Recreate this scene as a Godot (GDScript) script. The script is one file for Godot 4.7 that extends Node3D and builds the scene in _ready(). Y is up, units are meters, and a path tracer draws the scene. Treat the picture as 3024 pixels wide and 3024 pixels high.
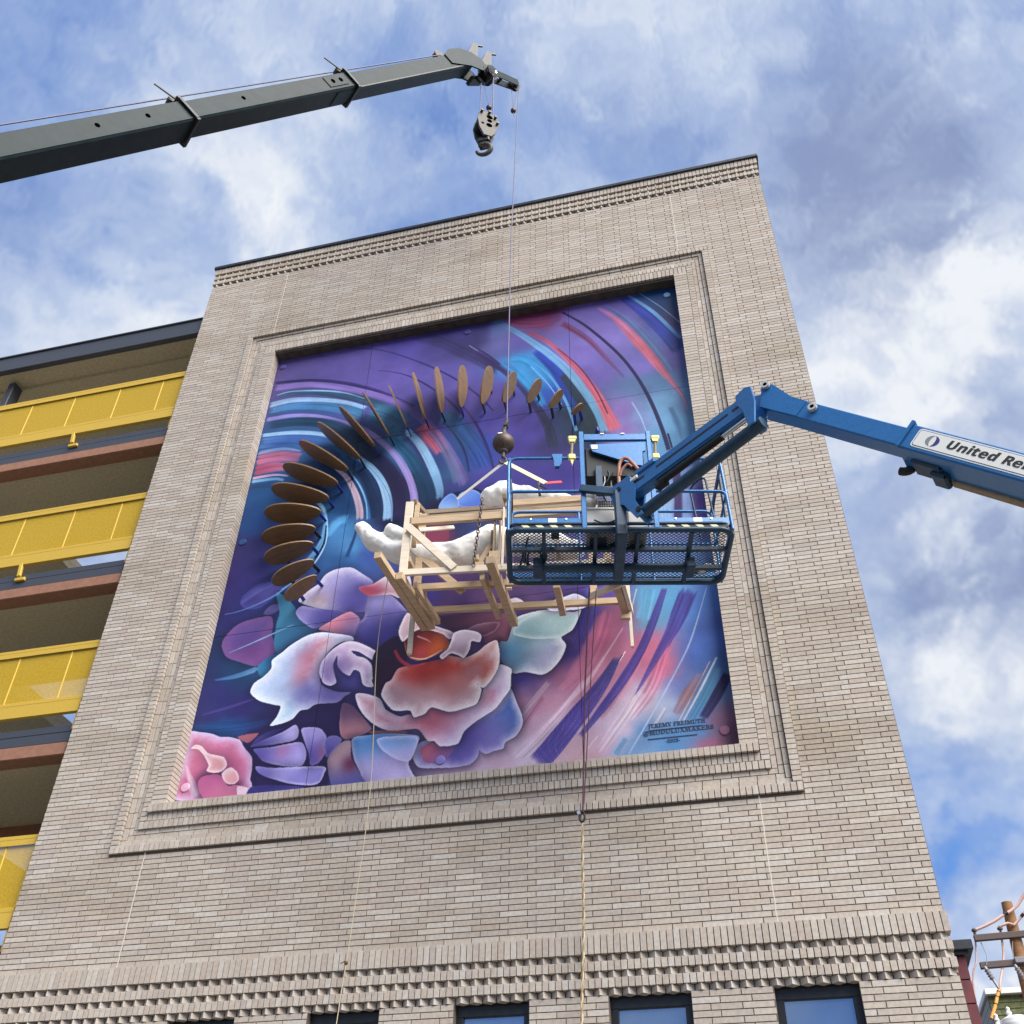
extends Node3D
# A brick tower with a painted mural, a crane lowering a crated sculpture, and a boom lift in front of it.

const MW := 1040          # mural picture, pixels
const MH := 1250
const PX := 140.0         # mural pixels per metre
var mur := PackedFloat32Array()
var seeds_m: Array = []
var counts := {}
var rng := RandomNumberGenerator.new()
var M := {}
var unit_box: ArrayMesh
var eye := Vector3(0, 1.6, 10.93)
var cam: Camera3D


func _ready():
	rng.seed = 7
	set_camera_and_light()
	make_materials()
	unit_box = unit_brick()
	ground()
	brick_tower()
	balcony_wing()
	far_buildings()
	mural_artwork()
	crane()
	crate_and_sculptures()
	boom_lift()
	ropes()
	utility_pole()


func set_camera_and_light():
	cam = Camera3D.new(); cam.name = "camera"
	cam.position = eye
	cam.rotation = Vector3(0.702505655, 0.25662057, 0.01793724)
	cam.fov = 52.2829
	cam.near = 0.05; cam.far = 2000
	add_child(cam); cam.current = true
	var sun := DirectionalLight3D.new(); sun.name = "sun"
	sun.light_energy = 0.5
	sun.light_color = Color(1.0, 0.975, 0.94)
	sun.light_angular_distance = 50
	sun.shadow_enabled = true
	var to := Vector3(0.6, 0.72, 0.42).normalized()
	sun.look_at_from_position(to * 50, Vector3.ZERO, Vector3.UP)
	add_child(sun)
	var e := Environment.new()
	e.background_mode = Environment.BG_SKY
	var sm := PanoramaSkyMaterial.new()
	sm.panorama = ImageTexture.create_from_image(sky_picture())
	sm.energy_multiplier = 1.0 / 4.9
	var sk := Sky.new(); sk.sky_material = sm
	e.sky = sk
	e.tonemap_mode = Environment.TONE_MAPPER_LINEAR
	e.tonemap_exposure = 4.9
	e.sdfgi_enabled = true; e.ssao_enabled = true; e.ssil_enabled = true
	var we := WorldEnvironment.new(); we.name = "world_environment"; we.environment = e
	add_child(we)


func lin(h: String) -> Vector3:
	var c := Color.html(h).srgb_to_linear()
	return Vector3(c.r, c.g, c.b)


func sky_picture() -> Image:
	# soft broken cloud over blue; the densities of a few directions are set, the rest follows the noise
	var w := 2048
	var h := 1024
	var n1 := FastNoiseLite.new(); n1.seed = 11; n1.frequency = 2.1; n1.fractal_octaves = 6; n1.fractal_gain = 0.6
	n1.domain_warp_enabled = true; n1.domain_warp_amplitude = 0.22; n1.domain_warp_frequency = 1.6; n1.domain_warp_fractal_octaves = 3
	var n2 := FastNoiseLite.new(); n2.seed = 5; n2.frequency = 1.3; n2.fractal_octaves = 4
	var spots := [[-0.48,0.83,-0.28,0.30],[-0.44,0.85,-0.30,0.50],[-0.49,0.80,-0.35,0.45],[-0.53,0.75,-0.40,0.15],[-0.42,0.82,-0.38,0.60],[-0.42,0.78,-0.46,0.85],[-0.30,0.84,-0.45,0.75],[-0.23,0.84,-0.48,0.10],[-0.19,0.84,-0.51,0.12],[-0.30,0.89,-0.34,0.20],[-0.23,0.90,-0.37,0.55],[-0.10,0.91,-0.41,0.50],[-0.02,0.89,-0.46,0.50],[0.02,0.85,-0.53,0.50],[0.09,0.86,-0.49,0.45],[0.11,0.84,-0.53,0.30],[0.16,0.87,-0.47,0.65],[0.26,0.84,-0.48,0.50],[0.20,0.73,-0.66,0.90],[0.14,0.65,-0.75,0.80],[0.12,0.78,-0.62,0.70],[0.25,0.65,-0.71,0.50],[0.21,0.56,-0.80,0.45],[0.19,0.47,-0.86,1.00],[0.12,0.40,-0.91,0.50],[0.17,0.37,-0.91,0.00],[0.14,0.36,-0.92,0.70],[0.16,0.33,-0.93,0.15],[0.17,0.29,-0.94,0.95],[-0.55,0.70,-0.45,0.70],[-0.50,0.73,-0.47,0.85],[-0.37,0.80,-0.47,0.80],[-0.50,0.75,-0.43,0.40],[-0.07,0.87,-0.49,0.40],[-0.30,0.80,-0.52,0.50],[0.26,0.75,-0.61,0.70],[0.279,0.839,-0.467,0.60],[0.121,0.885,-0.450,0.55],[0.059,0.817,-0.574,0.60],[0.275,0.798,-0.536,0.55],[0.150,0.690,-0.708,0.95],[0.237,0.684,-0.690,0.90],[0.205,0.624,-0.755,0.70],[0.137,0.743,-0.655,0.90],[0.155,0.598,-0.787,0.60],[0.183,0.514,-0.838,0.90],[0.224,0.505,-0.834,0.80],[0.208,0.429,-0.879,0.95],[0.142,0.420,-0.896,0.75],[0.149,0.261,-0.954,1.00],[0.173,0.240,-0.955,1.00],[-0.055,0.905,-0.422,0.50],[0.178,0.769,-0.614,0.55],[-0.364,0.862,-0.353,0.40],[-0.248,0.870,-0.426,0.50]]
	var greys := [[0.19,0.80,-0.57],[0.15,0.83,-0.53],[0.25,0.65,-0.71],[0.21,0.56,-0.80]]
	# the bias and the grey are smooth: worked out on a coarse grid
	var gw := 256
	var gh := 65
	var bias := PackedFloat32Array(); bias.resize(gw * gh)
	var grey := PackedFloat32Array(); grey.resize(gw * gh)
	for j in gh:
		var th := (j + 0.0) / 128.0 * PI
		for i in gw:
			var az := i / float(gw) * TAU
			var d := Vector3(sin(az) * sin(th), cos(th), -cos(az) * sin(th))
			var sw := 0.06
			var sc := 0.06 * (0.52 + 0.5 * n2.get_noise_3d(d.x * 1.6, d.y * 1.6, d.z * 1.6))
			for s in spots:
				var q: float = (1.0 - (d.x * s[0] + d.y * s[1] + d.z * s[2])) / 0.0042
				if q < 9.0:
					var g := exp(-q)
					sw += g; sc += g * s[3]
			bias[j * gw + i] = sc / sw
			var gg := 0.0
			for s in greys:
				gg += exp(-(1.0 - (d.x * s[0] + d.y * s[1] + d.z * s[2])) / 0.004)
			grey[j * gw + i] = clamp(gg + maxf(0.0, n2.get_noise_3d(d.x * 2.0 + 9.0, d.y * 2.0, d.z * 2.0)) * 0.6, 0.0, 1.0)
	var c0 := lin("6589cd"); var c1 := lin("94addc"); var c2 := lin("c0cfea"); var c3 := lin("f0f4fa"); var cg := lin("8a98be"); var low := lin("5c9bee")
	var im := PackedFloat32Array(); im.resize(w * h * 3)
	var ground := lin("8f8a82") * 0.55
	for j in h:
		var th := (j + 0.5) / h * PI
		var y := cos(th); var r := sin(th)
		var fj := minf((j + 0.5) / h * 128.0, gh - 1.001)
		var j0 := int(fj); var tj := fj - j0
		for i in w:
			var o := (j * w + i) * 3
			if y < -0.02:
				im[o] = ground.x; im[o + 1] = ground.y; im[o + 2] = ground.z
				continue
			var az := (i + 0.5) / w * TAU
			var dx := sin(az) * r; var dz := -cos(az) * r
			var fi := (i + 0.5) / w * gw
			var i0 := int(fi); var ti := fi - i0
			var i1 := (i0 + 1) % gw
			var a := j0 * gw; var b := a + gw
			i0 = i0 % gw
			var bs := lerpf(lerpf(bias[a + i0], bias[a + i1], ti), lerpf(bias[b + i0], bias[b + i1], ti), tj)
			var gr := lerpf(lerpf(grey[a + i0], grey[a + i1], ti), lerpf(grey[b + i0], grey[b + i1], ti), tj)
			var k := 1.7 / (y + 0.45)
			var n := n1.get_noise_3d(dx * k * 1.5, y * 1.1, dz * k * 1.5)
			var c := clampf(bs + n * 0.62, 0.0, 1.0)
			var v: Vector3
			if c < 0.33: v = c0.lerp(c1, c / 0.33)
			elif c < 0.66: v = c1.lerp(c2, (c - 0.33) / 0.33)
			else: v = c2.lerp(c3, (c - 0.66) / 0.34)
			if y < 0.5: v = v.lerp(low, (1.0 - c) * (1.0 - c) * smoothstep(0.5, 0.35, y) * 0.9)
			v = v.lerp(cg, clampf(gr * (0.5 - n * 1.2), 0.0, 0.8))
			im[o] = v.x; im[o + 1] = v.y; im[o + 2] = v.z
	return Image.create_from_data(w, h, false, Image.FORMAT_RGBF, im.to_byte_array())


# ---------------------------------------------------------------- helpers
func grain(sd: int, freq: float, lo: float, hi: float, size := 256, oct := 4) -> NoiseTexture2D:
	var n := FastNoiseLite.new(); n.seed = sd; n.frequency = freq; n.fractal_octaves = oct
	var t := NoiseTexture2D.new(); t.width = size; t.height = size; t.seamless = true; t.noise = n
	var g := Gradient.new(); g.set_color(0, Color(lo, lo, lo)); g.set_color(1, Color(hi, hi, hi))
	t.color_ramp = g
	return t


func mat(col: Color, rough := 0.6, metal := 0.0, tex: Texture2D = null, scale := 1.0) -> StandardMaterial3D:
	var m := StandardMaterial3D.new()
	m.albedo_color = col; m.roughness = rough; m.metallic = metal
	if tex:
		m.albedo_texture = tex
		m.uv1_triplanar = true; m.uv1_world_triplanar = true
		m.uv1_scale = Vector3.ONE * scale
	return m


func make_materials():
	var g_brick := grain(3, 0.03, 0.88, 1.0, 256, 5)
	var g_fine := grain(8, 0.09, 0.86, 1.0, 256, 3)
	var g_dirt := grain(21, 0.012, 0.7, 1.0, 512, 5)
	var g_steel := grain(31, 0.02, 0.72, 1.0, 512, 5)
	var tones := ["c2b8ac", "beb3a7", "c5bbae", "bbb0a4", "c0b4a6", "baada0", "c6beb4", "b7aca1"]
	M.tones = []
	M.bricks = []
	for t in tones:
		var c := Color.html(t)
		M.tones.append(c)
		M.bricks.append(mat(c, 0.85, 0.0, g_brick, 2.2))
	M.brick_stuff = mat(Color.WHITE, 0.85, 0.0, g_brick, 2.2)
	M.brick_stuff.vertex_color_use_as_albedo = true
	M.mortar = mat(Color.html("6d6359"), 0.95, 0.0, g_fine, 3.0)
	M.sealant = mat(Color.html("cdc6b6"), 0.8)
	M.core = mat(Color.html("9a9186"), 0.9, 0.0, g_dirt, 0.3)
	M.coping = mat(Color.html("3b3f46"), 0.45, 0.3, g_steel, 0.6)
	M.soffit_dark = mat(Color.html("5a5148"), 0.8, 0.0, g_dirt, 0.7)
	M.window_frame = mat(Color.html("26282c"), 0.4, 0.3)
	M.glass = mat(Color.html("8fa3b8"), 0.04, 0.75)
	M.yellow = mat(Color.html("d6b240"), 0.5, 0.0, g_fine, 2.0)
	M.yellow_panel = mat(Color.html("d9ab28"), 0.55, 0.0, g_fine, 1.0)
	M.yellow_panel.albedo_color = Color(0.83, 0.68, 0.12, 0.82)
	M.yellow_panel.transparency = BaseMaterial3D.TRANSPARENCY_ALPHA
	M.yellow_seam = mat(Color.html("e0bc4c"), 0.5)
	M.steel = mat(Color.html("4a4e58"), 0.5, 0.2, g_fine, 1.5)
	M.rust = mat(Color.html("9c705a"), 0.8, 0.0, g_brick, 1.0)
	M.olive = mat(Color.html("cfc6ae"), 0.85, 0.0, g_fine, 0.6)
	M.asphalt = mat(Color.html("63605a"), 0.95, 0.0, g_dirt, 0.2)
	M.concrete = mat(Color.html("9b978f"), 0.9, 0.0, g_dirt, 0.4)
	M.crane = mat(Color.html("243539"), 0.55, 0.0, g_steel, 0.45)
	M.crane.metallic_specular = 0.3
	M.void = mat(Color.html("050505"), 1.0)
	M.void.metallic_specular = 0.0
	M.crane_dark = mat(Color.html("24292c"), 0.5, 0.2, g_steel, 0.8)
	M.black = mat(Color.html("17181a"), 0.6)
	M.rope = mat(Color.html("6a6a80"), 0.6, 0.3)
	M.block = mat(Color.html("595651"), 0.6, 0.2, g_steel, 1.8)
	M.iron = mat(Color.html("5f4f48"), 0.5, 0.4, g_steel, 2.0)
	M.chrome = mat(Color.html("d5d8da"), 0.2, 0.8)
	M.white_paint = mat(Color.html("ecebe6"), 0.5)
	M.plaster = mat(Color.html("f6f4f0"), 0.75, 0.0, seams(), 0.7)
	M.wood = mat(Color.html("ccb496"), 0.75, 0.0, wood_picture(0.80), 1.0)
	M.wood_pale = mat(Color.html("e2d8c8"), 0.75, 0.0, wood_picture(0.86), 1.0)
	M.wood_grey = mat(Color.html("a3937e"), 0.8, 0.0, wood_picture(0.75), 1.0)
	M.blade = mat(Color.html("977a57"), 0.5, 0.1, wood_picture(0.7), 0.9)
	M.blade_blue = mat(Color.html("1e2f8c"), 0.5)
	M.lift = mat(Color.html("2f74b2"), 0.28, 0.12, g_fine, 0.8)
	M.lift_dark = mat(Color.html("1f4663"), 0.45, 0.1, g_steel, 0.9)
	M.sticker = mat(Color.html("e6e6df"), 0.5)
	M.pale_yellow = mat(Color.html("e6dd8e"), 0.55)
	M.stripe = mat(Color.html("e8e3b0"), 0.5)
	M.grey_plastic = mat(Color.html("c9c9c4"), 0.6, 0.0, g_fine, 3.0)
	M.hose = mat(Color.html("a5705c"), 0.5)
	M.sling = mat(Color.html("e3dfb4"), 0.8, 0.0, g_fine, 6.0)
	M.sling_red = mat(Color.html("b0434f"), 0.8)
	M.strap = mat(Color.html("d6d2c6"), 0.8)
	M.hemp = mat(Color.html("d6c8a6"), 0.9, 0.0, g_fine, 8.0)
	M.hemp_dark = mat(Color.html("a38a68"), 0.9)
	M.maroon = mat(Color.html("6e2e38"), 0.6, 0.0, g_dirt, 0.5)
	M.shingle = mat(Color.html("7d8258"), 0.9, 0.0, g_dirt, 0.9)
	M.shingle_b = mat(Color.html("70764e"), 0.9, 0.0, g_dirt, 0.9)
	M.siding = mat(Color.html("a5a49e"), 0.8)
	M.pole = mat(Color.html("a8805a"), 0.85, 0.0, wood_picture(0.7), 0.8)
	M.arm = mat(Color.html("5d5350"), 0.8)
	M.wire = mat(Color.html("d9b3a8"), 0.6)
	M.wire_orange = mat(Color.html("d89a4a"), 0.6)
	M.ceramic = mat(Color.html("8d8c92"), 0.3)
	M.tank = mat(Color.html("dfe6e8"), 0.4)


func seams() -> NoiseTexture2D:
	var n := FastNoiseLite.new(); n.seed = 12; n.noise_type = FastNoiseLite.TYPE_CELLULAR; n.frequency = 0.02
	n.cellular_return_type = FastNoiseLite.RETURN_DISTANCE2_SUB
	n.domain_warp_enabled = true; n.domain_warp_amplitude = 25.0; n.domain_warp_frequency = 0.02
	var t := NoiseTexture2D.new(); t.width = 512; t.height = 512; t.noise = n; t.seamless = true; t.normalize = true
	var g := Gradient.new()
	g.offsets = PackedFloat32Array([0.0, 0.03, 0.07, 1.0])
	g.colors = PackedColorArray([Color(0.72, 0.71, 0.69), Color(0.84, 0.83, 0.81), Color(0.95, 0.95, 0.94), Color(1, 1, 1)])
	t.color_ramp = g
	return t


func wood_picture(lo: float) -> ImageTexture:
	var n := FastNoiseLite.new(); n.seed = 4; n.frequency = 0.02; n.fractal_octaves = 4
	var im := Image.create(128, 128, false, Image.FORMAT_RGB8)
	for y in 128:
		for x in 128:
			var v := n.get_noise_2d(x * 1.0, y * 9.0) * 0.5 + 0.5
			v = lerpf(lo, 1.0, clampf(v, 0, 1))
			im.set_pixel(x, y, Color(v, v * 0.985, v * 0.96))
	return ImageTexture.create_from_image(im)


func numbered(called: String, parent: Node) -> String:
	var key := "%d/%s" % [parent.get_instance_id(), called]
	var n: int = counts.get(key, 0)
	counts[key] = n + 1
	return called if n == 0 else "%s_%03d" % [called, n]


func tag(o: Node, label: String, category: String, group := ""):
	o.set_meta("label", label); o.set_meta("category", category)
	if group: o.set_meta("group", group)


func thing(called: String, at: Vector3, label: String, category: String, group := "") -> Node3D:
	var o := Node3D.new(); o.name = numbered(called, self)
	add_child(o, true)
	o.position = at
	tag(o, label, category, group)
	return o


# shapes are made in world coordinates; the mesh is set back by where its parent stands
func put(called: String, st, m: Material, parent: Node = self) -> MeshInstance3D:
	var o := MeshInstance3D.new(); o.name = numbered(called, parent)
	o.mesh = st if st is Mesh else st.commit()
	o.material_override = m
	parent.add_child(o, true)
	if parent is Node3D and parent != self:
		o.transform = whole(parent).affine_inverse()
	return o


func whole(n: Node) -> Transform3D:
	var t := Transform3D()
	while n != self and n is Node3D:
		t = n.transform * t
		n = n.get_parent()
	return t


func S() -> SurfaceTool:
	var st := SurfaceTool.new(); st.begin(Mesh.PRIMITIVE_TRIANGLES)
	return st


func tri(st: SurfaceTool, a: Vector3, b: Vector3, c: Vector3, n: Vector3):
	if (b - a).cross(c - a).dot(n) > 0.0:
		var t := b; b = c; c = t
	st.set_normal(n); st.add_vertex(a)
	st.set_normal(n); st.add_vertex(b)
	st.set_normal(n); st.add_vertex(c)


func quad(st: SurfaceTool, a: Vector3, b: Vector3, c: Vector3, d: Vector3, n: Vector3):
	tri(st, a, b, c, n); tri(st, a, c, d, n)


func box(st: SurfaceTool, xf: Transform3D, s: Vector3, c := 0.0):
	var E := [Vector3.RIGHT, Vector3.UP, Vector3.BACK]
	var H := [s.x / 2, s.y / 2, s.z / 2]
	for a in 3:
		var b := (a + 1) % 3
		var d := (a + 2) % 3
		for g in [-1.0, 1.0]:
			var p: Vector3 = E[a] * H[a] * g
			var u: Vector3 = E[b] * (H[b] - c)
			var v: Vector3 = E[d] * (H[d] - c)
			quad(st, xf * (p - u - v), xf * (p + u - v), xf * (p + u + v), xf * (p - u + v), (xf.basis * (E[a] * g)).normalized())
			if c > 0.0:
				for k in [-1.0, 1.0]:
					var p1: Vector3 = E[a] * H[a] * g + E[b] * (H[b] - c) * k
					var p2: Vector3 = E[a] * (H[a] - c) * g + E[b] * H[b] * k
					quad(st, xf * (p1 - v), xf * (p1 + v), xf * (p2 + v), xf * (p2 - v), (xf.basis * (E[a] * g + E[b] * k)).normalized())


func bx(st: SurfaceTool, lo: Vector3, hi: Vector3, c := 0.0):
	box(st, Transform3D(Basis(), (lo + hi) / 2), hi - lo, c)


func frame_of(a: Vector3, b: Vector3, up := Vector3.UP) -> Transform3D:
	var z := (b - a).normalized()
	if absf(z.dot(up)) > 0.98: up = Vector3.RIGHT if absf(z.x) < 0.7 else Vector3.BACK
	var x := up.cross(z).normalized()
	return Transform3D(Basis(x, z.cross(x), z), (a + b) / 2)


func beam(st: SurfaceTool, a: Vector3, b: Vector3, w: float, h: float, up := Vector3.UP, c := 0.0):
	box(st, frame_of(a, b, up), Vector3(w, h, a.distance_to(b)), c)


func tube(st: SurfaceTool, pts: Array, r: float, sides := 8, closed := false, r1 := -1.0):
	var n := pts.size()
	var rings := []
	var t0: Vector3 = (pts[1] - pts[0]).normalized()
	var up := Vector3.UP if absf(t0.y) < 0.9 else Vector3.RIGHT
	var x := up.cross(t0).normalized()
	for i in n:
		var a: Vector3 = pts[(i - 1 + n) % n] if closed or i > 0 else pts[0]
		var b: Vector3 = pts[(i + 1) % n] if closed or i < n - 1 else pts[n - 1]
		var t := (b - a).normalized()
		x = (x - t * x.dot(t)).normalized()
		var y := t.cross(x)
		var rr := r if r1 < 0.0 else lerpf(r, r1, i / float(n - 1))
		var ring := []
		for k in sides:
			var an := TAU * k / sides
			var nn := x * cos(an) + y * sin(an)
			ring.append([pts[i] + nn * rr, nn])
		rings.append(ring)
	var last := n if closed else n - 1
	for i in last:
		var p: Array = rings[i]
		var q: Array = rings[(i + 1) % n]
		for k in sides:
			var l := (k + 1) % sides
			smooth(st, [p[k], q[k], q[l]]); smooth(st, [p[k], q[l], p[l]])
	if not closed:
		for e in [0, n - 1]:
			var nrm: Vector3 = (pts[0] - pts[1]).normalized() if e == 0 else (pts[n - 1] - pts[n - 2]).normalized()
			for k in sides:
				tri(st, pts[e], rings[e][k][0], rings[e][(k + 1) % sides][0], nrm)


func smooth(st: SurfaceTool, v: Array):
	var a: Vector3 = v[0][0]; var b: Vector3 = v[1][0]; var c: Vector3 = v[2][0]
	var order := [0, 1, 2]
	if (b - a).cross(c - a).dot(v[0][1] + v[1][1] + v[2][1]) > 0.0: order = [0, 2, 1]
	for i in order:
		st.set_normal(v[i][1]); st.add_vertex(v[i][0])


# profile: pairs [radius, height along the axis a->b as a distance from a]
func lathe(st: SurfaceTool, a: Vector3, axis: Vector3, profile: Array, seg := 16):
	axis = axis.normalized()
	var x := (Vector3.UP if absf(axis.y) < 0.9 else Vector3.RIGHT).cross(axis).normalized()
	var y := axis.cross(x)
	for i in profile.size() - 1:
		var r0: float = profile[i][0]; var h0: float = profile[i][1]
		var r1: float = profile[i + 1][0]; var h1: float = profile[i + 1][1]
		var sl := Vector2(h1 - h0, -(r1 - r0)).normalized()
		for k in seg:
			var q := []
			for kk in [k, k + 1]:
				var an: float = TAU * kk / seg
				var d := x * cos(an) + y * sin(an)
				var nn := (d * sl.x + axis * sl.y).normalized()
				q.append([[a + d * r0 + axis * h0, nn], [a + d * r1 + axis * h1, nn]])
			if r1 > 0.0001: smooth(st, [q[0][0], q[0][1], q[1][1]])
			if r0 > 0.0001: smooth(st, [q[0][0], q[1][1], q[1][0]])


func ball(st: SurfaceTool, at: Vector3, r: float, seg := 20, sq := 1.0):
	var p := []
	for i in seg / 2 + 1:
		var a := PI * i / (seg / 2)
		p.append([maxf(sin(a) * r, 0.00001), -cos(a) * r * sq])
	# smooth normals straight from the centre
	var rows := []
	for i in p.size():
		var row := []
		for k in seg + 1:
			var an := TAU * k / seg
			var v := Vector3(cos(an) * p[i][0], p[i][1], sin(an) * p[i][0])
			row.append([at + v, Vector3(v.x, v.y / (sq * sq), v.z).normalized()])
		rows.append(row)
	for i in p.size() - 1:
		for k in seg:
			smooth(st, [rows[i][k], rows[i + 1][k], rows[i + 1][k + 1]])
			smooth(st, [rows[i][k], rows[i + 1][k + 1], rows[i][k + 1]])


# a flat plate: outline in the plane of xf (x, y), thickness along z
func plate(st: SurfaceTool, xf: Transform3D, pts: Array, t: float):
	var pv := PackedVector2Array(pts)
	var idx := Geometry2D.triangulate_polygon(pv)
	for g in [-1.0, 1.0]:
		var n := (xf.basis * Vector3(0, 0, g)).normalized()
		for i in range(0, idx.size(), 3):
			tri(st, xf * Vector3(pv[idx[i]].x, pv[idx[i]].y, g * t / 2), xf * Vector3(pv[idx[i + 1]].x, pv[idx[i + 1]].y, g * t / 2), xf * Vector3(pv[idx[i + 2]].x, pv[idx[i + 2]].y, g * t / 2), n)
	var cw := Geometry2D.is_polygon_clockwise(pv)
	for i in pv.size():
		var a := pv[i]; var b := pv[(i + 1) % pv.size()]
		var d := (b - a).normalized()
		var n2 := Vector2(d.y, -d.x)
		if not cw: n2 = n2
		else: n2 = -n2
		quad(st, xf * Vector3(a.x, a.y, -t / 2), xf * Vector3(b.x, b.y, -t / 2), xf * Vector3(b.x, b.y, t / 2), xf * Vector3(a.x, a.y, t / 2), (xf.basis * Vector3(n2.x, n2.y, 0)).normalized())


func spline(pts: Array, n: int) -> Array:
	var c := Curve3D.new()
	for i in pts.size():
		var a: Vector3 = pts[maxi(i - 1, 0)]; var b: Vector3 = pts[mini(i + 1, pts.size() - 1)]
		var t := (b - a) / 6.0
		c.add_point(pts[i], -t, t)
	var out := []
	for i in n + 1:
		out.append(c.sample_baked(c.get_baked_length() * i / n, true))
	return out


func unit_brick() -> ArrayMesh:
	var st := S()
	box(st, Transform3D(), Vector3.ONE)
	return st.commit()


func in_view(p: Vector3) -> bool:
	var q := cam.transform.affine_inverse() * p
	if q.z > -0.5: return false
	var k := tan(deg_to_rad(52.2829) / 2) * 1.01
	return absf(q.x / -q.z) < k and absf(q.y / -q.z) < k


# bricks: those that show largest become parts, the rest one part
var bricks := {}
var stain := FastNoiseLite.new()


func brick(kind: String, xf: Transform3D, size: Vector3):
	if not bricks.has(kind): bricks[kind] = []
	var t := Transform3D(xf.basis * Basis.from_scale(size), xf.origin)
	var d := eye.distance_to(xf.origin) if in_view(xf.origin) else 1e6 + eye.distance_to(xf.origin)
	bricks[kind].append([d, t, rng.randi() % 8, rng.randf()])


func brick_at(kind: String, x0: float, x1: float, y0: float, y1: float, z: float, depth: float):
	var jig := rng.randf_range(-0.0012, 0.0012)
	brick(kind, Transform3D(Basis(), Vector3((x0 + x1) / 2, (y0 + y1) / 2, z - depth / 2 + jig)), Vector3(x1 - x0, y1 - y0, depth))


func flush_bricks(kind: String, most: int, parent: Node3D):
	var l: Array = bricks.get(kind, [])
	l.sort_custom(func(a, b): return a[0] < b[0])
	var near := 0
	for b in l:
		if near >= most or b[0] > 1e5: break
		var o := MeshInstance3D.new(); o.name = numbered(kind, parent)
		o.mesh = unit_box
		o.material_override = M.bricks[b[2]]
		parent.add_child(o, true)
		o.transform = whole(parent).affine_inverse() * b[1]
		near += 1
	if l.size() > near:
		var mm := MultiMesh.new()
		mm.transform_format = MultiMesh.TRANSFORM_3D; mm.use_colors = true
		mm.mesh = unit_box
		mm.instance_count = l.size() - near
		for i in mm.instance_count:
			var b: Array = l[near + i]
			mm.set_instance_transform(i, b[1])
			var c: Color = M.tones[b[2]]
			var p: Vector3 = b[1].origin
			var s := stain.get_noise_2d(p.x * 1.0, p.y * 2.2)
			c = c.srgb_to_linear() * (1.0 + 0.06 * (b[3] - 0.5) - 0.30 * maxf(0.0, s - 0.08)) * (1.08 if b[3] > 0.985 else 1.0)
			c.g *= 1.0 - 0.05 * maxf(0.0, s - 0.12); c.b *= 1.0 - 0.16 * maxf(0.0, s - 0.12)
			c.a = 1.0
			mm.set_instance_color(i, c)
		var o := MultiMeshInstance3D.new(); o.name = numbered(kind + "_rows", parent)
		o.multimesh = mm; o.material_override = M.brick_stuff
		o.set_meta("kind", "stuff")
		parent.add_child(o, true)
		o.transform = whole(parent).affine_inverse()
	bricks.erase(kind)


# ---------------------------------------------------------------- the setting
func ground():
	var st := S()
	quad(st, Vector3(-400, -0.12, -400), Vector3(400, -0.12, -400), Vector3(400, -0.12, 400), Vector3(-400, -0.12, 400), Vector3.UP)
	put("ground", st, M.asphalt).set_meta("kind", "structure")
	st = S()
	bx(st, Vector3(-40, -0.3, -0.4), Vector3(14, 0.0, 4.2), 0.02)
	put("pavement", st, M.concrete).set_meta("kind", "structure")


const XL := -9.03
const XR := 1.535
const COURSE := 0.0631


func wall_block(st: SurfaceTool, x0: float, x1: float, y0: float, y1: float, zf: float):
	bx(st, Vector3(x0, y0, -0.32), Vector3(x1, y1, zf))


# one row of bricks between x0 and x1 on the front, long joints every 0.305
func course(y: float, x0: float, x1: float, odd: bool):
	var lenb := 0.305
	var start := XR - (0.19 if odd else 0.095) - lenb * 60
	var i := int(floor((x0 - start) / lenb))
	while true:
		var a := start + i * lenb
		if a > x1: break
		var l := maxf(a, x0) + 0.005
		var r := minf(a + lenb, x1) - 0.005
		if r - l > 0.02:
			brick_at("brick", l, r, y + 0.005, y + COURSE - 0.005, 0.0, 0.03)
		i += 1


func teeth(y0: float, y1: float, x0: float, x1: float):
	var n := int(round((x1 - x0) / 0.1445))
	for i in n:
		var x := x0 + (i + 0.5) * (x1 - x0) / n
		brick("sawtooth_brick", Transform3D(Basis(Vector3.UP, PI / 4 + rng.randf_range(-0.02, 0.02)), Vector3(x, (y0 + y1) / 2, -0.046)), Vector3(0.096, y1 - y0, 0.096))


func upright(kind: String, y0: float, y1: float, x0: float, x1: float, z: float, depth: float, pitch := 0.068):
	var n := int(round((x1 - x0) / pitch))
	var p := (x1 - x0) / n
	for i in n:
		brick_at(kind, x0 + i * p + 0.0045, x0 + (i + 1) * p - 0.0045, y0, y1, z, depth)


func stacked(kind: String, x0: float, x1: float, y0: float, y1: float, z: float, depth: float, pitch := COURSE):
	var n := int(round((y1 - y0) / pitch))
	var p := (y1 - y0) / n
	for i in n:
		brick_at(kind, x0, x1, y0 + i * p + 0.005, y0 + (i + 1) * p - 0.005, z, depth)


func stretch_row(y0: float, y1: float, x0: float, x1: float, z: float, shift: float):
	var x := x0 - shift
	while x < x1:
		var l := maxf(x, x0) + 0.0045
		var r := minf(x + 0.2, x1) - 0.0045
		if r - l > 0.02: brick_at("frame_brick", l, r, y0 + 0.0045, y1 - 0.0045, z, 0.05)
		x += 0.2


func stretch_col(x0: float, x1: float, y0: float, y1: float, z: float, shift: float):
	var y := y0 - shift
	while y < y1:
		var l := maxf(y, y0) + 0.0045
		var r := minf(y + 0.2, y1) - 0.0045
		if r - l > 0.02: brick_at("frame_brick", x0 + 0.0045, x1 - 0.0045, l, r, z, 0.05)
		y += 0.2


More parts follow.
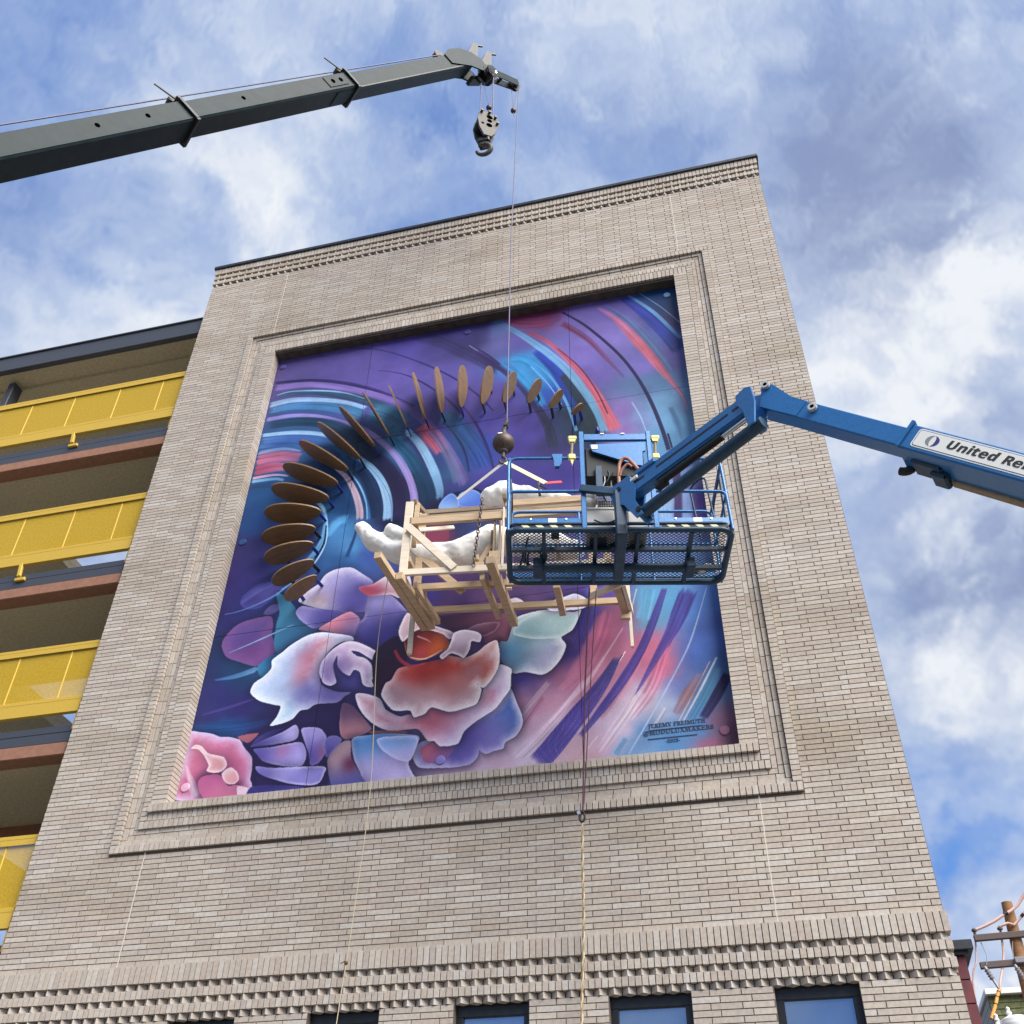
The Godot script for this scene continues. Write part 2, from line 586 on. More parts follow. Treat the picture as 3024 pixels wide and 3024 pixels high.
func brick_tower():
	stain.seed = 17; stain.frequency = 0.35; stain.fractal_octaves = 3
	var t := thing("brick_tower", Vector3((XL + XR) / 2, 0, -4), "buff brick tower with a stepped brick frame round the mural and sawtooth bands", "building")
	var wins := [[-8.26, -7.48], [-6.63, -5.84], [-5.0, -4.2], [-3.39, -2.6], [-1.785, -0.97], [-0.17, 0.62]]
	var wy0 := 2.85
	var wy1 := 4.652
	# the wall behind the bricks (mortar), with the mural opening and the windows left open
	var st := S()
	var fz := -0.0065
	wall_block(st, XL, XR, 0, wy0, fz)
	var x := XL
	for w in wins:
		wall_block(st, x, w[0], wy0, wy1, fz); x = w[1]
	wall_block(st, x, XR, wy0, wy1, fz)
	wall_block(st, XL, XR, wy1, 5.243, -0.125)
	wall_block(st, XL, XR, 5.243, 6.6, fz)
	wall_block(st, XL, -7.905, 6.6, 16.365, fz)
	wall_block(st, 0.437, XR, 6.6, 16.365, fz)
	wall_block(st, -7.905, 0.437, 6.6, 7.11, -0.038)
	wall_block(st, -7.905, 0.437, 15.79, 16.365, -0.038)
	wall_block(st, -7.905, -7.31, 7.11, 15.79, -0.038)
	wall_block(st, -0.163, 0.437, 7.11, 15.79, -0.038)
	wall_block(st, XL, XR, 16.365, 18.118, fz)
	wall_block(st, XL, XR, 18.118, 18.64, -0.125)
	var face := put("facade_wall", st, M.mortar, t)
	st = S()
	bx(st, Vector3(XL + 0.012, 0, -8), Vector3(XR - 0.012, 18.6, -0.322))
	put("core_wall", st, M.core, t)
	# the field of long bricks
	var n := int(round((18.118 - 5.243) / COURSE))
	var ch := (18.118 - 5.243) / n
	for i in n:
		var y := 5.243 + i * ch
		if y + ch > 6.605 and y < 16.36:
			course(y, XL, -7.905, i % 2 == 0); course(y, 0.437, XR, i % 2 == 0)
		else:
			course(y, XL, XR, i % 2 == 0)
	n = int(wy1 / COURSE)
	for i in n:
		var y := wy1 - (i + 1) * COURSE
		if y > wy0 - 0.03:
			var xx := XL
			for w in wins:
				course(y, xx, w[0], i % 2 == 0); xx = w[1]
			course(y, xx, XR, i % 2 == 0)
		else:
			course(y, XL, XR, i % 2 == 0)
	# the side walls' bricks
	for i in 284:
		var y := i * COURSE + 0.2
		for k in 22:
			var z0 := -0.03 - k * 0.305 - (0.1 if i % 2 == 0 else 0.0)
			brick("brick", Transform3D(Basis(), Vector3(XR - 0.012, y + COURSE / 2, z0 - 0.15)), Vector3(0.024, 0.053, 0.295))
			if y > 14.0: brick("brick", Transform3D(Basis(), Vector3(XL + 0.012, y + COURSE / 2, z0 - 0.15)), Vector3(0.024, 0.053, 0.295))
	# lower band and cornice
	teeth(4.655, 4.716, XL + 0.01, XR - 0.01)
	upright("header_brick", 4.722, 4.813, XL - 0.012, XR + 0.012, 0.024, 0.16)
	teeth(4.819, 4.880, XL + 0.01, XR - 0.01)
	upright("header_brick", 4.886, 4.977, XL - 0.012, XR + 0.012, 0.024, 0.16)
	teeth(4.983, 5.044, XL + 0.01, XR - 0.01)
	upright("soldier_brick", 5.050, 5.240, XL - 0.02, XR + 0.024, 0.032, 0.165)
	teeth(18.12, 18.178, XL + 0.01, XR - 0.01)
	upright("header_brick", 18.184, 18.268, XL - 0.012, XR + 0.012, 0.024, 0.16)
	teeth(18.273, 18.331, XL + 0.01, XR - 0.01)
	upright("header_brick", 18.337, 18.421, XL - 0.012, XR + 0.012, 0.024, 0.16)
	teeth(18.426, 18.484, XL + 0.01, XR - 0.01)
	upright("soldier_brick", 18.49, 18.638, XL - 0.02, XR + 0.024, 0.032, 0.165)
	# the stepped frame, from its outer ring inwards
	var o := [-7.905, 0.437, 6.605, 16.365]
	upright("frame_brick", o[2], o[2] + 0.098, o[0], o[1], 0.034, 0.11)
	upright("frame_brick", o[3] - 0.098, o[3], o[0], o[1], 0.034, 0.11)
	stacked("frame_brick", o[0], o[0] + 0.1, o[2] + 0.105, o[3] - 0.105, 0.034, 0.11)
	stacked("frame_brick", o[1] - 0.1, o[1], o[2] + 0.105, o[3] - 0.105, 0.034, 0.11)
	for k in 3:
		var d := 0.105 + k * 0.0655
		var z: float = [-0.008, -0.026, -0.024][k]
		var sh := 0.1 if k % 2 == 1 else 0.04
		stretch_row(o[2] + d, o[2] + d + 0.0655, o[0] + d, o[1] - d, z, sh)
		stretch_row(o[3] - d - 0.0655, o[3] - d, o[0] + d, o[1] - d, z, sh)
		stretch_col(o[0] + d, o[0] + d + 0.0655, o[2] + d + 0.0655, o[3] - d - 0.0655, z, sh)
		stretch_col(o[1] - d - 0.0655, o[1] - d, o[2] + d + 0.0655, o[3] - d - 0.0655, z, sh)
	var d3 := 0.3015
	upright("frame_brick", o[2] + d3, o[2] + d3 + 0.094, o[0] + d3, o[1] - d3, 0.006, 0.08)
	upright("frame_brick", o[3] - d3 - 0.094, o[3] - d3, o[0] + d3, o[1] - d3, 0.006, 0.08)
	stacked("frame_brick", o[0] + d3, o[0] + d3 + 0.094, o[2] + d3 + 0.1, o[3] - d3 - 0.1, 0.006, 0.08)
	stacked("frame_brick", o[1] - d3 - 0.094, o[1] - d3, o[2] + d3 + 0.1, o[3] - d3 - 0.1, 0.006, 0.08)
	var d4 := 0.4015
	upright("frame_brick", 7.006, 7.1, o[0] + d4, o[1] - d4, 0.006, 0.08)
	upright("frame_brick", 7.108, 7.208, o[0] + d4 - 0.002, o[1] - d4 + 0.002, 0.05, 0.25)
	upright("frame_brick", 15.795, 15.957, o[0] + d4, o[1] - d4, 0.006, 0.08)
	stacked("frame_brick", o[0] + d4, -7.3, 7.215, 15.79, 0.014, 0.205)
	stacked("frame_brick", -0.173, o[1] - d4, 7.215, 15.79, 0.014, 0.205)
	for k in ["brick", "frame_brick", "soldier_brick", "header_brick", "sawtooth_brick"]:
		flush_bricks(k, 300, face)
	st = S()
	bx(st, Vector3(-7.3, 15.745, -0.21), Vector3(-0.173, 15.792, -0.04))
	put("lintel_plate", st, M.soffit_dark, t)
	st = S()
	bx(st, Vector3(XL - 0.05, 18.645, -8.05), Vector3(XR + 0.055, 18.725, 0.065), 0.008)
	put("roof_coping", st, M.coping, t)
	for q in [[-0.045, 5.245, 6.6], [-7.42, 5.245, 6.6], [-0.045, 16.37, 18.1], [-7.42, 16.37, 18.1]]:
		st = S()
		var yy: float = q[1]
		while yy < q[2]:
			var dx := rng.randf_range(-0.004, 0.004)
			bx(st, Vector3(q[0] - 0.006 + dx, yy, -0.01), Vector3(q[0] + 0.006 + dx, minf(yy + 0.0631, q[2]), 0.0016))
			yy += 0.0631
		put("sealant_joint", st, M.sealant, t)
	# windows
	for w in wins:
		st = S()
		var f := 0.075
		var z := -0.1
		bx(st, Vector3(w[0], wy1 - f - 0.03, z - 0.07), Vector3(w[1], wy1, z), 0.004)
		bx(st, Vector3(w[0], wy0, z - 0.07), Vector3(w[1], wy0 + f, z), 0.004)
		bx(st, Vector3(w[0], wy0 + f, z - 0.07), Vector3(w[0] + f, wy1 - f - 0.03, z), 0.004)
		bx(st, Vector3(w[1] - f, wy0 + f, z - 0.07), Vector3(w[1], wy1 - f - 0.03, z), 0.004)
		var win := put("window", st, M.window_frame, t)
		st = S()
		bx(st, Vector3(w[0] + f - 0.005, wy0 + f - 0.005, z - 0.05), Vector3(w[1] - f + 0.005, wy1 - f - 0.025, z - 0.04))
		put("pane", st, M.glass, win)
		st = S()
		bx(st, Vector3(w[0] - 0.005, wy0 - 0.06, -0.16), Vector3(w[1] + 0.005, wy0, 0.03), 0.005)
		put("sill", st, M.concrete, win)


func balcony_wing():
	var t := thing("balcony_wing", Vector3(-16, 0, -1.5), "wing of open balconies with yellow railings and dark steel edges beside the brick tower", "building")
	var x0 := -30.0
	var x1 := -9.075
	var zf := -0.1
	var tops := [15.80, 12.856, 9.978, 7.011, 4.08]
	var sof := 2.2
	for k in 5:
		var y: float = tops[k]
		var lv := S()
		# slab and the steel and timber edge below the railing
		bx(lv, Vector3(x0, y - 1.66, zf - 5.2), Vector3(-12.7, y - 1.5, zf - 0.12))
		bx(lv, Vector3(-12.7, y - 1.66, zf - sof + 0.2), Vector3(x1, y - 1.5, zf - 0.12))
		put("balcony_slab", lv, M.olive, t)
		lv = S()
		bx(lv, Vector3(x0, y - 1.482, zf - 0.10), Vector3(x1 - 0.02, y - 1.372, zf), 0.006)
		bx(lv, Vector3(x0, y - 1.645, zf - 0.12), Vector3(x1 - 0.02, y - 1.492, zf + 0.012), 0.006)
		put("edge_channel", lv, M.steel, t)
		lv = S()
		bx(lv, Vector3(x0, y - 1.84, zf - 0.24), Vector3(x1 - 0.02, y - 1.655, zf + 0.03), 0.008)
		put("edge_timber", lv, M.rust, t)
		lv = S()
		bx(lv, Vector3(-12.75, y - 1.98, zf - sof), Vector3(x1, y - 1.66, zf - sof + 0.18), 0.006)
		put("rear_beam", lv, M.rust, t)
		var so := S()
		bx(so, Vector3(x0, y - 1.80, zf - 5.2), Vector3(-12.7, y - 1.665, zf - 0.245))
		bx(so, Vector3(-12.7, y - 1.80, zf - sof + 0.185), Vector3(x1, y - 1.665, zf - 0.245))
		put("soffit", so, M.olive, t)
		# railing
		var r := S()
		bx(r, Vector3(x0, y - 0.055, zf - 0.07), Vector3(x1, y, zf + 0.03), 0.006)
		bx(r, Vector3(x0, y - 0.13, zf + 0.018), Vector3(x1, y - 0.055, zf + 0.03))
		put("top_rail", r, M.yellow, t)
		r = S()
		bx(r, Vector3(x0, y - 1.0, zf - 0.05), Vector3(x1, y - 0.94, zf + 0.05), 0.006)
		bx(r, Vector3(x0, y - 1.175, zf + 0.038), Vector3(x1, y - 1.0, zf + 0.05))
		bx(r, Vector3(x0, y - 1.19, zf - 0.02), Vector3(x1, y - 1.175, zf + 0.05))
		put("lower_rail", r, M.yellow, t)
		r = S()
		bx(r, Vector3(x1 - 0.04, y - 0.94, zf - 0.02), Vector3(x1, y - 0.055, zf + 0.014), 0.004)
		bx(r, Vector3(x1 - 0.03, y - 1.46, zf - 0.0), Vector3(x1, y - 1.19, zf + 0.03), 0.004)
		put("end_post", r, M.yellow, t)
		var px := x1 - 0.045
		var pw := [0.40, 0.87, 0.94, 0.90]
		var i := 0
		while px > -16.0:
			var w: float = pw[mini(i, 3)]
			var p := S()
			quad(p, Vector3(px - w + 0.004, y - 0.94, zf), Vector3(px - 0.004, y - 0.94, zf), Vector3(px - 0.004, y - 0.06, zf), Vector3(px - w + 0.004, y - 0.06, zf), Vector3.BACK)
			var pan := put("railing_panel", p, M.yellow_panel, t)
			p = S()
			bx(p, Vector3(px - w - 0.012, y - 0.94, zf - 0.012), Vector3(px - w + 0.012, y - 0.06, zf + 0.006), 0.003)
			put("seam", p, M.yellow_seam, pan)
			px -= w
			i += 1
		var far := S()
		bx(far, Vector3(x0, y - 0.94, zf - 0.004), Vector3(px, y - 0.06, zf + 0.004))
		put("railing_panel", far, M.yellow_panel, t)
		for bxp in [-10.96, -14.6, -18.3]:
			var b := S()
			beam(b, Vector3(bxp - 0.05, y - 1.18, zf + 0.035), Vector3(bxp, y - 1.44, zf + 0.05), 0.05, 0.06, Vector3.RIGHT, 0.006)
			bx(b, Vector3(bxp - 0.06, y - 1.52, zf + 0.013), Vector3(bxp + 0.12, y - 1.46, zf + 0.06), 0.006)
			put("rail_bracket", b, M.yellow, t)
	# roof
	var rf := S()
	bx(rf, Vector3(x0, 16.91, zf - 0.12), Vector3(x1, 17.30, zf), 0.01)
	bx(rf, Vector3(x0, 17.30, zf - 0.2), Vector3(x1, 17.335, zf + 0.03), 0.006)
	put("roof_fascia", rf, M.steel, t)
	rf = S()
	bx(rf, Vector3(x0, 16.93, -5.3), Vector3(-12.7, 17.28, zf - 0.125))
	bx(rf, Vector3(-12.7, 16.93, -2.4), Vector3(x1, 17.28, zf - 0.125))
	put("roof_slab", rf, M.olive, t)
	rf = S()
	bx(rf, Vector3(x0, 16.86, -5.3), Vector3(-12.7, 16.925, -0.62))
	bx(rf, Vector3(-12.7, 16.86, -2.4), Vector3(x1, 16.925, -0.62))
	put("soffit", rf, M.olive, t)
	for px in [-13.3, -17.3, -21.3]:
		var p := S()
		bx(p, Vector3(px - 0.07, 0, -0.62), Vector3(px + 0.07, 16.855, -0.38), 0.008)
		put("steel_post", p, M.steel, t)


func far_buildings():
	var t := thing("maroon_building", Vector3(0.5, 0, -8), "maroon panel clad building with a dark grey roof edge just behind the brick tower", "building")
	var st := S()
	bx(st, Vector3(-2, 0, -14.5), Vector3(2.488, 6.56, -6.02))
	put("wall", st, M.black, t)
	for i in 12:
		var y1 := 6.58 - i * 0.325
		st = S()
		bx(st, Vector3(1.6, y1 - 0.31, -6.02), Vector3(2.515, y1, -6.0), 0.004)
		bx(st, Vector3(2.488, y1 - 0.31, -14.5), Vector3(2.515, y1, -6.022), 0.004)
		put("panel", st, M.maroon, t)
	st = S()
	bx(st, Vector3(-2, 6.64, -14.6), Vector3(2.64, 6.78, -5.86), 0.01)
	bx(st, Vector3(-2, 6.59, -14.5), Vector3(2.57, 6.64, -5.93), 0.005)
	put("roof_edge", st, M.coping, t)
	t = thing("shingled_house", Vector3(7, 0, -20), "house with green shingles and pale trim beyond the utility pole", "house")
	st = S()
	bx(st, Vector3(4.26, 0, -24), Vector3(12, 8.62, -16.03))
	put("wall", st, M.siding, t)
	st = S()
	bx(st, Vector3(4.2, 8.64, -24.1), Vector3(12.1, 8.76, -15.86), 0.01)
	put("roof_trim", st, M.white_paint, t)
	for i in 22:
		var y := 8.62 - (i + 1) * 0.13
		var x := 4.27 - rng.randf() * 0.2
		while x < 9.0:
			var w := rng.randf_range(0.16, 0.3)
			st = S()
			var a := maxf(x + 0.006, 4.27)
			if x + w > 4.3 and i < 14 and x < 6.0:
				var xf := Transform3D(Basis(Vector3.RIGHT, -0.12), Vector3((a + x + w) / 2, y + 0.075, -16.0))
				box(st, xf, Vector3(x + w - a, 0.15, 0.016))
				put("shingle", st, M.shingle if rng.randf() < 0.6 else M.shingle_b, t)
			x += w
	for i in 26:
		st = S()
		bx(st, Vector3(4.245, 8.6 - (i + 1) * 0.15, -24), Vector3(4.262, 8.6 - i * 0.15 - 0.012, -16.03))
		put("siding_board", st, M.siding, t)


# ---------------------------------------------------------------- the mural's paint
func seed_colour(x: float, y: float, c: String):
	var k := Color.html(c)
	seeds_m.append([x, y, k.r, k.g, k.b])


func flood():
	mur.resize(MW * MH * 3)
	var gw := 53
	var gh := 64
	var g := PackedFloat32Array(); g.resize(gw * gh * 3)
	for j in gh:
		for i in gw:
			var x := i * 20.0 / PX; var y := j * 20.0 / PX
			var sw := 0.0; var r := 0.0; var gg := 0.0; var b := 0.0
			for s in seeds_m:
				var d: float = (x - s[0]) * (x - s[0]) + (y - s[1]) * (y - s[1]) + 0.004
				var w := 1.0 / (d * d)
				sw += w; r += w * s[2]; gg += w * s[3]; b += w * s[4]
			var o := (j * gw + i) * 3
			g[o] = r / sw; g[o + 1] = gg / sw; g[o + 2] = b / sw
	for y in MH:
		var fj := y / 20.0; var j := mini(int(fj), gh - 2); var tj := fj - j
		for x in MW:
			var fi := x / 20.0; var i := mini(int(fi), gw - 2); var ti := fi - i
			var a := (j * gw + i) * 3; var b := a + gw * 3; var o := (y * MW + x) * 3
			for k in 3:
				mur[o + k] = lerpf(lerpf(g[a + k], g[a + 3 + k], ti), lerpf(g[b + k], g[b + 3 + k], ti), tj)


func blend(x: int, y: int, r: float, g: float, b: float, a: float):
	if x < 0 or y < 0 or x >= MW or y >= MH: return
	var o := (y * MW + x) * 3
	mur[o] += (r - mur[o]) * a
	mur[o + 1] += (g - mur[o + 1]) * a
	mur[o + 2] += (b - mur[o + 2]) * a


var bristle := FastNoiseLite.new()
var stroke_no := 0


func stroke(pts: Array, ws: Array, cols: Array, soft: float, streak: float):
	stroke_no += 1
	var c := Curve2D.new()
	for i in pts.size():
		var p := Vector2(pts[i][0], pts[i][1]) * PX
		var a := Vector2(pts[maxi(i - 1, 0)][0], pts[maxi(i - 1, 0)][1]) * PX
		var b := Vector2(pts[mini(i + 1, pts.size() - 1)][0], pts[mini(i + 1, pts.size() - 1)][1]) * PX
		c.add_point(p, -(b - a) / 6.0, (b - a) / 6.0)
	var cc := []
	for k in cols: cc.append(Color.html(k))
	var L := c.get_baked_length()
	var wmax := 0.0
	for w in ws: wmax = maxf(wmax, w)
	var n := int(L / 0.8) + 2
	var prev := c.sample_baked(0.0)
	var tip := minf(L * 0.10, wmax * PX * 0.7)
	for i in n:
		var s := L * i / (n - 1)
		var p := c.sample_baked(s, true)
		var q := c.sample_baked(minf(s + 1.0, L), true)
		var d := (q - p)
		if d.length() < 0.01: d = p - prev
		d = d.normalized()
		prev = p
		var nn := Vector2(-d.y, d.x)
		var t := s / L
		var fw := t * (ws.size() - 1); var iw := mini(int(fw), maxi(ws.size() - 2, 0))
		var w: float = (ws[0] if ws.size() == 1 else lerpf(ws[iw], ws[iw + 1], fw - iw)) * PX * 0.5
		var fc := t * (cc.size() - 1); var ic := mini(int(fc), maxi(cc.size() - 2, 0))
		var col: Color = cc[0] if cc.size() == 1 else cc[ic].lerp(cc[ic + 1], fc - ic)
		var ends := clampf(minf(s, L - s) / maxf(tip, 1.0), 0.0, 1.0)
		var m := int(w / 0.7) + 1
		for k in range(-m, m + 1):
			var o := w * k / m
			var e := 1.0 - absf(float(k) / m)
			var a := clampf(e / maxf(soft, 0.02), 0.0, 1.0)
			var bn := bristle.get_noise_3d(o * 1.3, s * 0.035, stroke_no * 17.0)
			# the bristles run out at different lengths
			a *= clampf(ends * 2.0 - 0.5 + bn * 1.4 * (0.35 + streak), 0.0, 1.0) if ends < 1.0 else 1.0
			a *= 1.0 - streak * clampf(bn * 1.6 + 0.25, 0.0, 0.9)
			if a <= 0.01: continue
			var sh := 1.0 + bn * 0.45 * (0.35 + streak)
			blend(int(p.x + nn.x * o), int(p.y + nn.y * o), col.r * sh, col.g * sh, col.b * sh, a * 0.75)


func petal(pts: Array, ca: String, pa: Vector2, cb: String, pb: Vector2, edge: String, ew: float, spots: Array, shade: float, root := []):
	var cv := Curve2D.new()
	var n := pts.size()
	for i in n + 1:
		var p := Vector2(pts[i % n][0], pts[i % n][1]) * PX
		var a := Vector2(pts[(i - 1 + n) % n][0], pts[(i - 1 + n) % n][1]) * PX
		var b := Vector2(pts[(i + 1) % n][0], pts[(i + 1) % n][1]) * PX
		cv.add_point(p, -(b - a) / 7.0, (b - a) / 7.0)
	var poly := cv.tessellate(4, 3)
	var lo := poly[0]; var hi := poly[0]
	for p in poly:
		lo = lo.min(p); hi = hi.max(p)
	var pad := 26
	var x0 := int(lo.x) - pad; var y0 := int(lo.y) - pad
	var w := int(hi.x) + pad - x0 + 1; var h := int(hi.y) + pad - y0 + 1
	var inside := PackedByteArray(); inside.resize(w * h)
	for y in h:
		var yy := y + y0 + 0.5
		var xs := []
		for i in poly.size():
			var a := poly[i]; var b := poly[(i + 1) % poly.size()]
			if (a.y <= yy) != (b.y <= yy):
				xs.append(a.x + (yy - a.y) / (b.y - a.y) * (b.x - a.x))
		xs.sort()
		for k in range(0, xs.size() - 1, 2):
			for x in range(maxi(0, int(ceil(xs[k] - x0 - 0.5))), mini(w - 1, int(floor(xs[k + 1] - x0 - 0.5))) + 1):
				inside[y * w + x] = 1
	var di := distance_to(inside, w, h, 0)
	var dz := distance_to(inside, w, h, 1)
	var A := Color.html(ca); var B := Color.html(cb)
	var E := Color.html(edge) if edge else A
	var ax := pb * PX - pa * PX
	var al := maxf(ax.length_squared(), 1.0)
	var e := maxf(ew * PX * 2.6, 1.0)
	var rc := Color.html(root[3]) if root else A
	var sp := []
	for s in spots: sp.append([s[0] * PX, s[1] * PX, 1.0 / maxf(pow(s[2] * PX, 2.0), 1.0), Color.html(s[3])])
	for y in h:
		for x in w:
			var i := y * w + x
			if inside[i] == 0:
				if shade > 0.0 and dz[i] < 25.0:
					var a := 1.0 - dz[i] / 24.0
					blend(x + x0, y + y0, 0.10, 0.08, 0.20, a * a * shade * 0.62)
				continue
			var p := Vector2(x + x0, y + y0)
			var t := clampf((p - pa * PX).dot(ax) / al, 0.0, 1.0)
			t = t * t * (3.0 - 2.0 * t)
			var c := A.lerp(B, t)
			for s in sp:
				var q: float = ((p.x - s[0]) * (p.x - s[0]) + (p.y - s[1]) * (p.y - s[1])) * s[2]
				if q < 4.0: c = c.lerp(s[3], exp(-q * 1.4) * 0.95)
			var rim := 1.0
			if root:
				var rq: float = ((p.x - root[0] * PX) * (p.x - root[0] * PX) + (p.y - root[1] * PX) * (p.y - root[1] * PX)) / pow(root[2] * PX, 2.0)
				c = c.lerp(rc, exp(-rq) * 0.9)
				rim = 1.0 - exp(-rq * 0.55)
			if edge:
				var k := clampf(1.0 - di[i] / (e * (1.0 + 0.35 * bristle.get_noise_2d(p.x * 0.5, p.y * 0.5))), 0.0, 1.0)
				c = c.lerp(E, clampf(pow(k, 1.5) * 1.05, 0.0, 1.0) * rim)
			blend(x + x0, y + y0, c.r, c.g, c.b, minf(1.0, 0.55 + di[i] * 0.25))


# chamfer distance from every pixel to the nearest pixel whose value is v
func distance_to(m: PackedByteArray, w: int, h: int, v: int) -> PackedFloat32Array:
	var d := PackedFloat32Array(); d.resize(w * h)
	for y in h:
		for x in w:
			var i := y * w + x
			if m[i] == v: d[i] = 0.0; continue
			var b := 9999.0
			if x > 0: b = minf(b, d[i - 1] + 1.0)
			if y > 0:
				b = minf(b, d[i - w] + 1.0)
				if x > 0: b = minf(b, d[i - w - 1] + 1.414)
				if x < w - 1: b = minf(b, d[i - w + 1] + 1.414)
			d[i] = b
	for y in range(h - 1, -1, -1):
		for x in range(w - 1, -1, -1):
			var i := y * w + x
			var b := d[i]
			if b == 0.0: continue
			if x < w - 1: b = minf(b, d[i + 1] + 1.0)
			if y < h - 1:
				b = minf(b, d[i + w] + 1.0)
				if x < w - 1: b = minf(b, d[i + w + 1] + 1.414)
				if x > 0: b = minf(b, d[i + w - 1] + 1.414)
			d[i] = b
	return d


func paint_mural():
	bristle.seed = 2; bristle.frequency = 0.11; bristle.fractal_octaves = 3
	seed_colour(0.26,0.40,"5a4e90")
	seed_colour(1.76,0.47,"6052a0")
	seed_colour(2.57,0.41,"5448a0")
	seed_colour(2.32,1.24,"6253a6")
	seed_colour(3.36,0.39,"463c80")
	seed_colour(3.84,0.66,"3a3468")
	seed_colour(4.22,0.85,"5c5a98")
	seed_colour(4.21,0.44,"5a6aa8")
	seed_colour(0.52,3.56,"1f4f88")
	seed_colour(0.34,3.89,"1c4684")
	seed_colour(0.31,4.65,"35306f")
	seed_colour(0.22,5.33,"322a70")
	seed_colour(0.49,5.11,"382f78")
	seed_colour(1.88,4.01,"173c6e")
	seed_colour(1.88,4.46,"3f80bc")
	seed_colour(2.12,4.84,"4a8cc8")
	seed_colour(2.41,4.95,"3a4f9c")
	seed_colour(2.01,5.05,"2a5a98")
	seed_colour(2.74,4.18,"2b2148")
	seed_colour(3.15,4.08,"142c48")
	seed_colour(3.60,3.75,"2f5a80")
	seed_colour(3.78,4.00,"333f80")
	seed_colour(3.94,3.35,"2f4496")
	seed_colour(4.09,3.74,"4a4aa0")
	seed_colour(4.04,2.01,"584ca0")
	seed_colour(3.42,1.52,"6054a8")
	seed_colour(4.21,2.84,"55489c")
	seed_colour(3.79,3.13,"34508a")
	seed_colour(3.45,2.11,"56489c")
	seed_colour(0.76,2.46,"2f5a90")
	seed_colour(1.47,3.57,"1b3f72")
	seed_colour(1.31,4.42,"2a2a5a")
	seed_colour(1.21,5.23,"243a78")
	seed_colour(1.62,4.20,"2a5a90")
	seed_colour(3.93,0.33,"433a78")
	seed_colour(4.59,0.90,"5c52a0")
	seed_colour(4.98,0.31,"6a2a50")
	seed_colour(4.59,0.12,"6e2a50")
	seed_colour(5.62,0.57,"6a5aa8")
	seed_colour(5.98,1.05,"7a68b8")
	seed_colour(5.59,1.47,"7a68bc")
	seed_colour(5.82,2.02,"6a5aa8")
	seed_colour(6.34,1.26,"7a6cb8")
	seed_colour(6.25,0.48,"5a4f98")
	seed_colour(6.65,2.02,"6f62b0")
	seed_colour(6.50,2.40,"55709c")
	seed_colour(6.85,2.35,"4a6f98")
	seed_colour(6.94,1.32,"4f5a9c")
	seed_colour(7.00,1.98,"5a5098")
	seed_colour(7.02,0.20,"1b3f70")
	seed_colour(7.21,0.64,"183868")
	seed_colour(7.13,1.04,"3a3468")
	seed_colour(6.81,2.93,"6a9cc4")
	seed_colour(6.96,3.29,"6aa5cf")
	seed_colour(7.07,3.77,"5a90bc")
	seed_colour(6.41,3.10,"7a8cc0")
	seed_colour(6.20,2.95,"8a6cb5")
	seed_colour(6.22,3.27,"9070b8")
	seed_colour(6.64,3.68,"5f98c4")
	seed_colour(7.18,3.02,"5f7fa8")
	seed_colour(4.60,1.42,"3a90d0")
	seed_colour(4.97,1.81,"3a8ccc")
	seed_colour(5.24,2.22,"2a50b0")
	seed_colour(5.56,2.80,"22303c")
	seed_colour(5.73,3.19,"24323c")
	seed_colour(4.36,2.18,"52479a")
	seed_colour(4.61,2.74,"4a3f90")
	seed_colour(4.90,3.07,"4a3f92")
	seed_colour(4.62,3.38,"463c8c")
	seed_colour(5.08,3.33,"3a3468")
	seed_colour(5.32,3.07,"2a3a58")
	seed_colour(4.02,3.10,"2f48a0")
	seed_colour(4.13,2.63,"4a44a0")
	seed_colour(4.74,3.87,"443a88")
	seed_colour(5.30,3.99,"44388c")
	seed_colour(6.91,4.32,"6a90c8")
	seed_colour(6.67,4.70,"8fb4dc")
	seed_colour(7.09,4.64,"8a86c0")
	seed_colour(7.18,4.80,"5a4490")
	seed_colour(6.38,6.42,"5a9cc8")
	seed_colour(6.36,6.69,"5f98c0")
	seed_colour(6.70,6.54,"5aa0d4")
	seed_colour(7.08,6.65,"4a74c4")
	seed_colour(7.11,7.18,"4468bc")
	seed_colour(6.91,7.40,"4668b8")
	seed_colour(7.18,6.98,"3f5aa8")
	seed_colour(6.00,6.63,"8a4a68")
	seed_colour(5.80,6.88,"a85a80")
	seed_colour(5.90,7.21,"b06a88")
	seed_colour(6.32,7.17,"c86a8c")
	seed_colour(6.48,7.46,"c46a8c")
	seed_colour(5.69,7.39,"c07a98")
	seed_colour(5.60,7.58,"c0809c")
	seed_colour(5.33,7.44,"a0608a")
	seed_colour(5.06,7.81,"c08aa8")
	seed_colour(4.79,8.16,"c8a0bc")
	seed_colour(4.71,8.43,"cdbcd4")
	seed_colour(5.14,8.11,"cdaec6")
	seed_colour(6.18,7.95,"cfb6cc")
	seed_colour(5.91,8.26,"cdb6d0")
	seed_colour(5.65,8.45,"b89ab4")
	seed_colour(6.43,8.04,"a8b4d4")
	seed_colour(6.24,8.33,"5f8ec4")
	seed_colour(6.06,8.55,"6f98c8")
	seed_colour(6.56,8.46,"4f86bc")
	seed_colour(6.90,8.37,"4a80b8")
	seed_colour(6.71,7.73,"6a78b8")
	seed_colour(7.06,8.34,"8f5a78")
	seed_colour(6.95,8.60,"a4607f")
	seed_colour(7.21,8.50,"6a4a60")
	seed_colour(6.98,7.86,"4f78a8")
	seed_colour(7.18,7.59,"3f62a0")
	seed_colour(5.84,6.18,"5a48a0")
	seed_colour(5.54,6.65,"2f2870")
	seed_colour(5.34,7.13,"3a3078")
	seed_colour(4.66,7.46,"3a3488")
	seed_colour(4.63,7.75,"b07a98")
	seed_colour(5.49,8.52,"c09aa8")
	seed_colour(0.25,5.41,"302c70")
	seed_colour(0.16,5.75,"2a2868")
	seed_colour(0.14,6.37,"1f3060")
